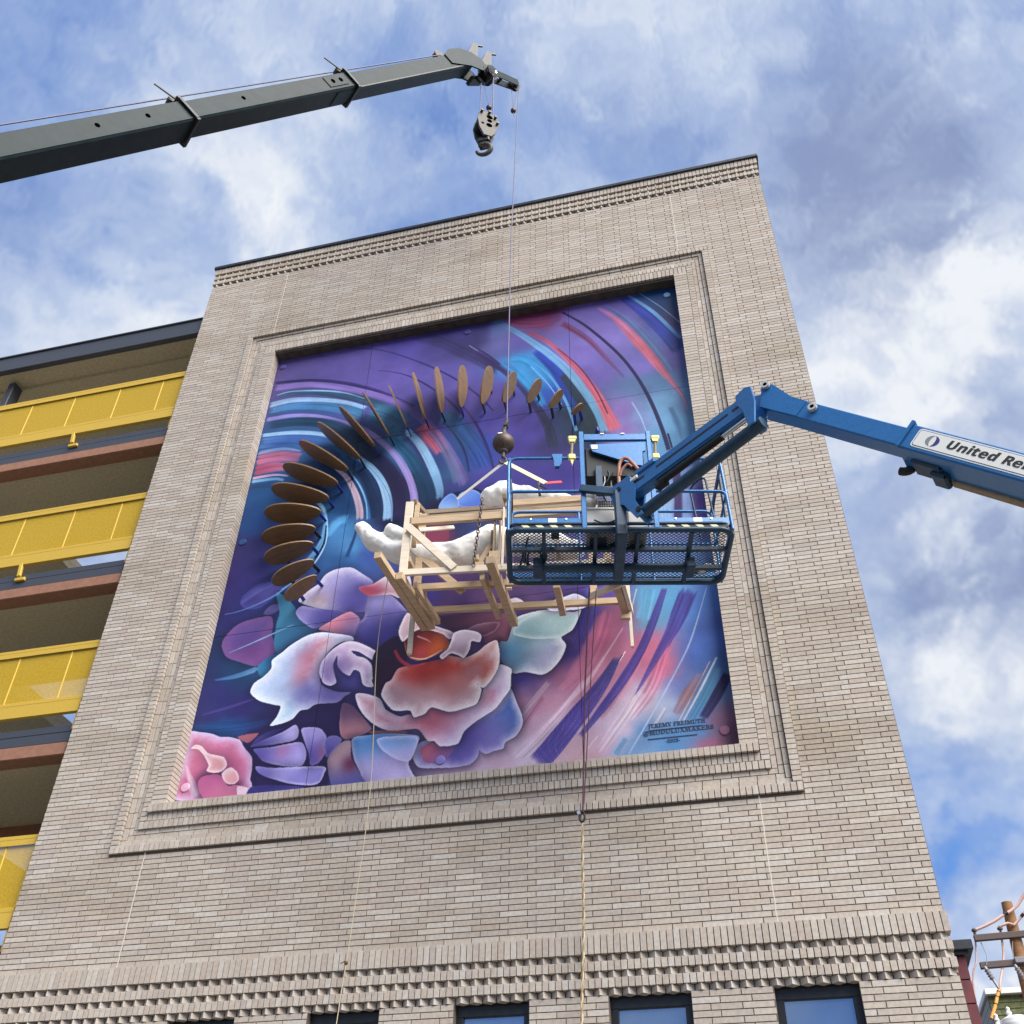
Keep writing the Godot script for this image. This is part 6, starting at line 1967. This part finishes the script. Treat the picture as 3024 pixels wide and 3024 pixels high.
	box(st, Transform3D(bj, J0 + j * L * 0.125 - uj * 0.01 + sj * 0.075), Vector3(0.03, 0.05, 0.11), 0.008)
	put("work_lamp", st, M.sticker, arm)
	st = S()
	tube(st, [J0 + j * L * 0.30 - uj * 0.255 + sj * 0.02, J0 + j * L * 0.78 - uj * 0.24 + sj * 0.02], 0.04, 12)
	var cyl := put("jib_cylinder", st, M.black, t)
	st = S()
	tube(st, [J0 + j * L * 0.78 - uj * 0.24 + sj * 0.02, J0 + j * L * 0.96 - uj * 0.23 + sj * 0.02], 0.02, 10)
	put("rod", st, M.chrome, cyl)
	st = S()
	box(st, Transform3D(bj, J0 + j * L * 0.30 - uj * 0.27), Vector3(0.09, 0.09, 0.16), 0.02)
	put("cylinder_end", st, M.black, cyl)
	st = S()
	tube(st, [J0 + j * L * 0.14 - uj * 0.47, J0 + j * L * 1.05 - uj * 0.40], 0.068, 14)
	put("lower_link", st, M.lift_dark, t)
	st = S()
	for g in [-1.0, 1.0]:
		plate(st, Transform3D(Basis(j, uj, sj), J0 + sj * 0.075 * g), [Vector2(-0.12, 0.08), Vector2(0.16, 0.08), Vector2(0.24, -0.12), Vector2(0.2, -0.3), Vector2(0.30, -0.56), Vector2(0.2, -0.56), Vector2(0.05, -0.28), Vector2(-0.12, -0.16)], 0.025)
	put("pivot_bracket", st, M.lift, t)
	st = S()
	lathe(st, J0 + j * 0.25 - uj * 0.48 - sj * 0.1, sj, [[0.0, 0.0], [0.035, 0.0], [0.035, 0.2], [0.0, 0.2]], 10)
	lathe(st, J0 - uj * 0.02 - sj * 0.1, sj, [[0.0, 0.0], [0.03, 0.0], [0.03, 0.2], [0.0, 0.2]], 10)
	put("pivot_pin", st, M.crane_dark, t)
	st = S()
	for g in [-1.0, 1.0]:
		plate(st, Transform3D(Basis(j, uj, sj), J1 + sj * 0.085 * g), [Vector2(-0.10, 0.06), Vector2(0.02, 0.09), Vector2(0.09, 0.05), Vector2(0.10, -0.16), Vector2(0.05, -0.42), Vector2(-0.03, -0.42), Vector2(-0.05, -0.18), Vector2(-0.11, -0.05)], 0.025)
	put("elbow_bracket", st, M.lift, t)
	# telescopic boom from the elbow down to the machine
	var kn := Vector3(0.59991661, 9.25702113, 3.25068855)
	var D := Vector3(-0.68308676, 0.69608841, -0.22102807).normalized()
	var ss := D.cross(Vector3.UP).normalized()
	var uu := ss.cross(D)
	var B := Basis(ss, uu, -D)
	st = S()
	box(st, Transform3D(B, kn + ss * 0.01 - uu * 0.01 - D * 0.9), Vector3(0.2056, 0.2056, 1.66), 0.012)
	var inner := put("boom_inner", st, M.lift, t)
	st = S()
	for g in [-1.0, 1.0]:
		plate(st, Transform3D(Basis(D, uu, ss), kn + ss * (0.01 + 0.095 * g)), [Vector2(-0.5, 0.085), Vector2(-0.30, 0.092), Vector2(-0.02, 0.17), Vector2(0.06, 0.16), Vector2(0.075, 0.1), Vector2(-0.06, -0.112), Vector2(-0.5, -0.1)], 0.03)
	put("elbow_plate", st, M.lift, inner)
	for q in [[0.03, 0.125], [-0.62, 0.02]]:
		st = S()
		lathe(st, kn + D * q[0] + uu * q[1] - ss * 0.13, ss, [[0.0, 0.006], [0.022, 0.006], [0.022, -0.012], [0.042, -0.012], [0.045, 0.012], [0.045, 0.02]], 18)
		put("pin_boss", st, M.grey_plastic, inner)
		st = S()
		lathe(st, kn + D * q[0] + uu * q[1] - ss * 0.135, ss, [[0.0, 0.0], [0.024, 0.0]], 12)
		put("pin_hole", st, M.void, inner)
	st = S()
	box(st, Transform3D(B, kn + ss * 0.011 - uu * 0.022 - D * (1.64 + 4.6)), Vector3(0.318, 0.261, 9.2), 0.014)
	var sl := put("boom_sleeve", st, M.lift, t)
	st = S()
	var c0: Vector3 = kn + ss * 0.011 - uu * 0.022 - D * 1.66
	box(st, Transform3D(B, c0 + uu * 0.14), Vector3(0.36, 0.03, 0.035), 0.005)
	box(st, Transform3D(B, c0 - ss * 0.168), Vector3(0.024, 0.27, 0.035), 0.005)
	box(st, Transform3D(B, c0 + ss * 0.168), Vector3(0.024, 0.27, 0.035), 0.005)
	put("sleeve_collar", st, M.lift, sl)
	st = S()
	box(st, Transform3D(B, kn + ss * 0.2 - uu * 0.135 - D * (2.1 + 4.0)), Vector3(0.09, 0.08, 8.0), 0.01)
	put("cable_tray", st, M.wood_grey, sl)
	st = S()
	box(st, Transform3D(B, kn + ss * 0.15 - uu * 0.175 - D * 2.02), Vector3(0.2, 0.08, 0.16), 0.02)
	box(st, Transform3D(B, kn + ss * 0.10 - uu * 0.155 - D * 1.9), Vector3(0.22, 0.05, 0.3), 0.02)
	put("tray_bracket", st, M.lift_dark, sl)
	st = S()
	var lp := []
	for k in 11:
		var an := PI * (0.5 + k / 10.0)
		lp.append(kn + ss * 0.17 - uu * (0.135 - sin(an) * 0.075) - D * (1.62 - cos(an) * 0.09))
	tube(st, lp, 0.04, 8)
	put("cable_carrier", st, M.black, sl)
	# the sign on the sleeve
	var F := Basis(-D, uu, (-D).cross(uu))
	var s0 := kn + ss * (0.011 - 0.159) - uu * 0.016
	var rounded := func(w: float, h: float, r: float) -> Array:
		var o := []
		for q in [[w - r, h / 2 - r, 0.0], [r, h / 2 - r, 90.0], [r, -h / 2 + r, 180.0], [w - r, -h / 2 + r, 270.0]]:
			for k in 6: o.append(Vector2(q[0] + cos(deg_to_rad(q[2] + k * 18.0)) * r, q[1] + sin(deg_to_rad(q[2] + k * 18.0)) * r))
		return o
	st = S()
	plate(st, Transform3D(F, s0 - D * 1.755 - ss * 0.002), rounded.call(1.90, 0.196, 0.03), 0.003)
	var sign := put("sign_plate", st, M.sticker, sl)
	st = S()
	plate(st, Transform3D(F, s0 - D * 1.767 - ss * 0.0035), rounded.call(1.876, 0.172, 0.024), 0.003)
	put("sign_border", st, mat(Color.html("1f3f78"), 0.5), sign)
	st = S()
	plate(st, Transform3D(F, s0 - D * 1.773 - ss * 0.0050), rounded.call(1.864, 0.160, 0.02), 0.003)
	put("sign_face", st, M.sticker, sign)
	var crescent := func(g: float) -> Array:
		var o := []
		for k in 15:
			var an := deg_to_rad(lerpf(92.0, 268.0, k / 14.0))
			o.append(Vector2(cos(an) * 0.062 * g, sin(an) * 0.056))
		for k in range(13, 0, -1):
			var an := deg_to_rad(lerpf(92.0, 268.0, k / 14.0))
			o.append(Vector2(cos(an) * 0.024 * g, sin(an) * 0.056))
		return o
	st = S()
	plate(st, Transform3D(F, s0 - D * 1.925 - ss * 0.0065), crescent.call(1.0), 0.003)
	put("emblem", st, mat(Color.html("83888a"), 0.5), sign)
	st = S()
	plate(st, Transform3D(F, s0 - D * 1.925 - ss * 0.0065), crescent.call(-1.0), 0.003)
	put("emblem", st, mat(Color.html("2b3478"), 0.5), sign)
	var slant := Basis(Vector3(1, 0, 0), Vector3(0.2, 1, 0), Vector3(0, 0, 1))
	letters("lettering", "United Rentals", 0.085, Transform3D(F, s0 - D * 2.045 - uu * 0.062 - ss * 0.0075) * Transform3D(slant, Vector3.ZERO), M.black, sign, true, 1.2)
	letters("lettering", "United Rentals", 0.085, Transform3D(F, s0 - D * 2.049 - uu * 0.062 - ss * 0.0078) * Transform3D(slant, Vector3.ZERO), M.black, sign, true, 1.2)
	# the machine below, beyond the frame
	var foot := kn - D * 10.7
	st = S()
	bx(st, Vector3(foot.x - 1.1, 0.7, foot.z - 1.6), Vector3(foot.x + 1.3, 1.9, foot.z + 1.6), 0.08)
	put("turntable", st, M.lift, t)
	st = S()
	bx(st, Vector3(foot.x - 0.9, 0.3, foot.z - 1.5), Vector3(foot.x + 0.9, 0.68, foot.z + 1.5), 0.05)
	put("chassis", st, M.lift_dark, t)
	for x in [-1.15, 0.85]:
		for z in [-1.2, 1.2]:
			st = S()
			lathe(st, Vector3(foot.x + x, 0.33, foot.z + z), Vector3.RIGHT, [[0.0, 0.0], [0.4, 0.0], [0.45, 0.05], [0.45, 0.25], [0.4, 0.3], [0.0, 0.3]], 20)
			put("wheel", st, M.black, t)
	basket_contents()


func basket_contents():
	var t := thing("storage_tote", TB * Vector3(-0.2, 0.05, 0.25), "pale grey plastic bin standing on the basket floor by the rotator post", "bin", "pale bins on the basket floor")
	for q in [[-0.36, -0.045], [0.10, 0.31]]:
		if q[0] > 0: t = thing("storage_tote", TB * Vector3(0.2, 0.05, 0.25), "small pale plastic bin on the basket floor under the lower jib link", "bin", "pale bins on the basket floor")
		var st := S()
		tb_box(st, Vector3(q[0], 0.05, 0.08), Vector3(q[1], 0.36, 0.40), 0.012)
		put("bin", st, M.grey_plastic, t)
		st = S()
		tb_box(st, Vector3(q[0] - 0.012, 0.36, 0.07), Vector3(q[1] + 0.012, 0.385, 0.41), 0.006)
		put("rim", st, M.white_paint, t)
	t = thing("wire_basket", TB * Vector3(-0.15, 0.39, 0.3), "dark wire crate of small parts on top of the pale grey bin", "crate")
	var st := S()
	for i in 8:
		var x := -0.21 + i * 0.026
		tb_box(st, Vector3(x - 0.003, 0.39, 0.38), Vector3(x + 0.003, 0.58, 0.386))
	for i in 6:
		var y := 0.40 + i * 0.034
		tb_box(st, Vector3(-0.215, y - 0.003, 0.379), Vector3(-0.025, y + 0.003, 0.387))
	put("grid", st, M.grey_plastic, t)
	st = S()
	tb_box(st, Vector3(-0.215, 0.388, 0.14), Vector3(-0.025, 0.56, 0.34), 0.02)
	put("contents", st, M.crane_dark, t)
	t = thing("tool_bag", TB * Vector3(-0.3, 0.4, 0.2), "crumpled pale grey cloth bag below the control box of the lift basket", "bag")
	st = S()
	ball(st, TB * Vector3(-0.29, 0.62, 0.3), 0.09, 14, 1.3)
	ball(st, TB * Vector3(-0.31, 0.52, 0.31), 0.075, 14, 1.1)
	put("cloth", st, M.grey_plastic, t)
	t = thing("work_gloves", TB * Vector3(0.9, 0.06, -0.2), "pale green and white rags on the mesh floor near the basket corner", "rags")
	for k in [[0.72, -0.3, 0.06, 0.03, 0], [0.8, -0.26, 0.07, 0.025, 1], [0.98, -0.33, 0.08, 0.03, 0], [1.04, -0.27, 0.06, 0.03, 2], [0.9, -0.36, 0.05, 0.025, 1]]:
		st = S()
		ball(st, TB * Vector3(k[0], 0.06, k[1]), k[2], 10, k[3] / k[2])
		put("rag", st, [M.grey_plastic, M.shingle, M.hemp][k[4]], t)
	t = thing("coiled_hose", TB * Vector3(-0.95, 0.06, 0.0), "black hose lying in loops on the mesh floor at the end of the basket", "hose")
	st = S()
	var p := []
	for i in 40:
		var an := i * 0.42
		p.append(TB * Vector3(-0.93 + cos(an) * (0.07 + 0.002 * i), 0.055 + 0.001 * i, -0.1 + sin(an) * 0.2))
	tube(st, p, 0.011, 6)
	put("hose", st, M.black, t)
	t = thing("pry_bar", TB * Vector3(-1.05, 0.06, 0.0), "thin dark steel bar lying across the mesh floor beside the black hose", "bar")
	st = S()
	tube(st, [TB * Vector3(-1.0, 0.055, 0.3), TB * Vector3(-1.12, 0.055, -0.32)], 0.011, 6)
	put("bar", st, M.black, t)
	t = thing("work_boots", TB * Vector3(-0.15, 0.06, 0.3), "dark tool cases crowded on the mesh floor under the control box", "tool cases")
	for k in [[-0.33, -0.12, 0.1, 0.3, 0.18], [-0.1, 0.02, 0.05, 0.2, 0.14], [0.12, 0.28, 0.05, 0.25, 0.1], [-0.75, -0.66, 0.25, 0.36, 0.12]]:
		st = S()
		tb_box(st, Vector3(k[0], 0.045, k[2]), Vector3(k[1], 0.045 + k[4], k[3]), 0.015)
		put("case", st, M.crane_dark if k[0] < 0 else M.hemp_dark, t)


# ---------------------------------------------------------------- ropes
func ropes():
	# overhaul ball
	var c := Vector3(-2.793, 11.73, 0.82)
	var t := thing("overhaul_ball", c - Vector3(0, 0.4, 0), "heavy round brown steel overhaul ball with a small pale plate above the crate", "crane ball")
	var st := S()
	ball(st, c, 0.155, 28)
	var bl := put("ball", st, M.iron, t)
	st = S()
	box(st, Transform3D(Basis(Vector3.UP, 0.1) * Basis(Vector3.RIGHT, -0.5), c + Vector3(-0.015, 0.075, 0.137)), Vector3(0.06, 0.04, 0.006))
	put("plate", st, M.sticker, bl)
	st = S()
	lathe(st, c + Vector3(0, 0.14, 0), Vector3.UP, [[0.05, 0.0], [0.05, 0.05], [0.035, 0.06], [0.03, 0.12], [0.0, 0.12]], 14)
	beam(st, c + Vector3(0.0, 0.24, 0), c + Vector3(0.045, 0.46, 0), 0.05, 0.06, Vector3.BACK, 0.012)
	lathe(st, c + Vector3(0.03, 0.34, -0.05), Vector3.BACK, [[0.0, 0.0], [0.03, 0.0], [0.03, 0.1], [0.0, 0.1]], 10)
	put("wedge_socket", st, M.block, t)
	st = S()
	lathe(st, c - Vector3(0, 0.15, 0), Vector3.DOWN, [[0.07, 0.0], [0.06, 0.02], [0.028, 0.03], [0.025, 0.12], [0.0, 0.12]], 14)
	var hk := []
	for i in 12:
		var an := deg_to_rad(80.0 - i * 24.0)
		hk.append(c + Vector3(cos(an) * 0.045, -0.33 + sin(an) * 0.05, 0))
	tube(st, hk, 0.018, 8)
	put("hook", st, M.block, t)
	# dark line with the twisted yellow rope below it
	t = thing("tag_line", Vector3(-2.02, 0.6, 0.15), "dark tag line ending in a snap hook and twisted yellow rope on the bricks", "rope")
	st = S()
	tube(st, [Vector3(-1.70, 9.2, 0.62), Vector3(-1.84, 7.9, 0.42), Vector3(-1.93, 6.46, 0.3)], 0.010, 6)
	tube(st, [Vector3(-1.62, 9.2, 0.6), Vector3(-1.79, 7.8, 0.40), Vector3(-1.915, 6.55, 0.3)], 0.006, 6)
	put("line", st, mat(Color.html("5a3440"), 0.7), t)
	st = S()
	var ring := []
	for k in 12:
		var an := TAU * k / 12
		ring.append(Vector3(-1.945 + cos(an) * 0.03, 6.41 + sin(an) * 0.055, 0.28))
	tube(st, ring, 0.012, 8, true)
	put("snap_hook", st, M.crane_dark, t)
	st = S()
	lathe(st, Vector3(-1.975, 6.45, 0.29), Vector3.BACK, [[0.0, 0.0], [0.02, 0.0], [0.02, 0.03], [0.0, 0.03]], 10)
	put("thimble", st, M.chrome, t)
	var path := spline([Vector3(-1.947, 6.36, 0.27), Vector3(-1.965, 5.9, 0.23), Vector3(-1.98, 5.4, 0.17), Vector3(-2.015, 4.9, 0.12), Vector3(-2.04, 4.4, 0.12), Vector3(-2.06, 2.6, 0.2), Vector3(-2.08, 0.6, 0.3)], 300)
	for g in 2:
		st = S()
		var p := []
		for i in path.size():
			var an := i * 0.62 + g * PI
			p.append(path[i] + Vector3(cos(an), 0, sin(an)) * 0.0085)
		tube(st, p, 0.0085, 5)
		put("strand", st, M.hemp if g == 0 else M.hemp_dark, t)
	t = thing("thin_rope", Vector3(-4.6, 0.5, 0.12), "thin straw coloured rope trailing from the crate down over the flowers and brick wall", "rope")
	st = S()
	tube(st, spline([TC * Vector3(-0.12, 0.0, 0.2), Vector3(-4.36, 8.6, 0.75), Vector3(-4.42, 7.0, 0.35), Vector3(-4.53, 5.6, 0.17), Vector3(-4.585, 5.1, 0.1), Vector3(-4.62, 4.4, 0.1), Vector3(-4.66, 2.0, 0.2), Vector3(-4.7, 0.5, 0.3)], 60), 0.0048, 6)
	put("line", st, M.hemp, t)
	st = S()
	ball(st, Vector3(-4.585, 5.1, 0.1), 0.022, 10)
	tube(st, [Vector3(-4.6, 5.12, 0.1), Vector3(-4.64, 5.09, 0.12)], 0.006, 5)
	put("knot", st, mat(Color.html("5c4a20"), 0.9), t)


func utility_pole():
	var t := thing("utility_pole", Vector3(3.45, 0, -10), "brown wooden utility pole with two dark crossarms and insulators behind the brick tower", "utility pole")
	var st := S()
	tube(st, [Vector3(3.72, 0, -10), Vector3(4.016, 7.6, -10), Vector3(4.06, 8.65, -10)], 0.13, 16, false, 0.095)
	put("pole", st, M.pole, t)
	for q in [[3.32, 8.02, 5.0, 8.06], [3.30, 7.545, 4.95, 7.59]]:
		st = S()
		beam(st, Vector3(q[0], q[1], -9.88), Vector3(q[2], q[3], -9.88), 0.09, 0.11, Vector3.UP, 0.008)
		put("crossarm", st, M.arm, t)
	for x in [3.36, 3.80]:
		st = S()
		lathe(st, Vector3(x, 8.07, -9.88), Vector3.UP, [[0.0, 0.0], [0.02, 0.0], [0.02, 0.06], [0.045, 0.07], [0.05, 0.1], [0.02, 0.13], [0.0, 0.14]], 10)
		put("insulator", st, M.arm, t)
	for x in [3.36, 3.86]:
		st = S()
		var p := Vector3(x, 7.5, -9.8)
		var ax := Vector3(0.12, -0.4, 0.1).normalized()
		lathe(st, p, ax, [[0.0, 0.0], [0.03, 0.0], [0.03, 0.06], [0.05, 0.07], [0.03, 0.1], [0.05, 0.12], [0.03, 0.15], [0.05, 0.17], [0.03, 0.2], [0.05, 0.22], [0.022, 0.26], [0.022, 0.42], [0.0, 0.43]], 10)
		put("cutout", st, M.ceramic, t)
	st = S()
	box(st, Transform3D(Basis(), Vector3(4.01, 7.58, -9.86)), Vector3(0.26, 0.1, 0.2), 0.01)
	put("bracket", st, M.ceramic, t)
	t = thing("transformer", Vector3(3.55, 5.6, -9.7), "white pole transformer with domed bushings low beside the green shingled house", "transformer")
	st = S()
	lathe(st, Vector3(3.62, 5.5, -9.7), Vector3.UP, [[0.0, 0.0], [0.3, 0.0], [0.3, 1.0], [0.28, 1.08], [0.16, 1.14], [0.0, 1.15]], 24)
	put("tank", st, M.tank, t)
	for q in [[3.30, 6.52, 0.05], [3.52, 6.62, 0.055]]:
		st = S()
		lathe(st, Vector3(q[0], q[1] - 0.05, -9.65), Vector3.UP, [[0.05, 0.0], [q[2], 0.05], [0.035, 0.09], [q[2] * 0.95, 0.12], [0.03, 0.16], [0.035, 0.2], [0.0, 0.23]], 14)
		put("bushing", st, M.tank, t)
	var wires := [
		[[Vector3(3.364, 8.16, -9.88), Vector3(3.70, 8.27, -9.85), Vector3(4.012, 8.443, -9.82), Vector3(4.386, 8.737, -9.8), Vector3(6.5, 11.2, -9.0)], 0.027, "pink covered wire rising over the top of the wooden pole", true],
		[[Vector3(3.801, 8.2, -9.88), Vector3(4.011, 8.25, -9.84), Vector3(4.294, 8.411, -9.8), Vector3(6.5, 10.6, -9.0)], 0.024, "pink covered wire crossing the wooden pole under the topmost one", true],
		[[Vector3(3.35, 8.14, -9.9), Vector3(3.345, 8.0, -9.95), Vector3(3.25, 7.6, -9.95), Vector3(3.13, 7.345, -9.95), Vector3(3.0, 6.2, -9.95)], 0.016, "pale wire dropping from the end of the upper crossarm past the maroon building", false],
		[[Vector3(3.80, 8.12, -9.9), Vector3(3.74, 7.7, -9.93), Vector3(3.53, 7.2, -9.8), Vector3(3.514, 7.126, -9.8)], 0.02, "pale wire dropping between the two crossarms beside the wooden pole", false],
		[[Vector3(3.514, 7.126, -9.8), Vector3(3.44, 7.02, -9.75), Vector3(3.36, 6.86, -9.7), Vector3(3.22, 6.62, -9.65)], 0.03, "orange sleeved wire in front of the green shingles", false]]
	for q in wires:
		st = S()
		tube(st, spline(q[0], 24), q[1], 8)
		var o := put("covered_wire", st, M.wire_orange if q[2].begins_with("orange") else M.wire)
		tag(o, q[2], "wire", "wires on the utility pole")
		if q[3] or q[2].begins_with("orange"):
			var sp := spline(q[0], 30)
			for k in [4, 9, 16]:
				var s2 := S()
				tube(s2, [sp[k], sp[k].lerp(sp[k + 1], 0.5)], q[1] * 1.25, 8)
				put("clamp", s2, M.black, o)
	for q in [[Vector3(3.42, 7.95, -9.9), Vector3(3.45, 7.7, -9.85), Vector3(3.40, 7.53, -9.82)], [Vector3(3.96, 7.95, -9.9), Vector3(3.9, 7.75, -9.86), Vector3(3.87, 7.52, -9.82)]]:
		st = S()
		tube(st, spline(q, 12), 0.008, 6)
		var o := put("jumper_wire", st, M.ceramic)
		tag(o, "thin grey jumper wire curling onto the cutout at the end of the lower crossarm" if q[0].x < 3.6 else "thin grey jumper wire curling onto the cutout nearest the wooden pole", "wire", "wires on the utility pole")
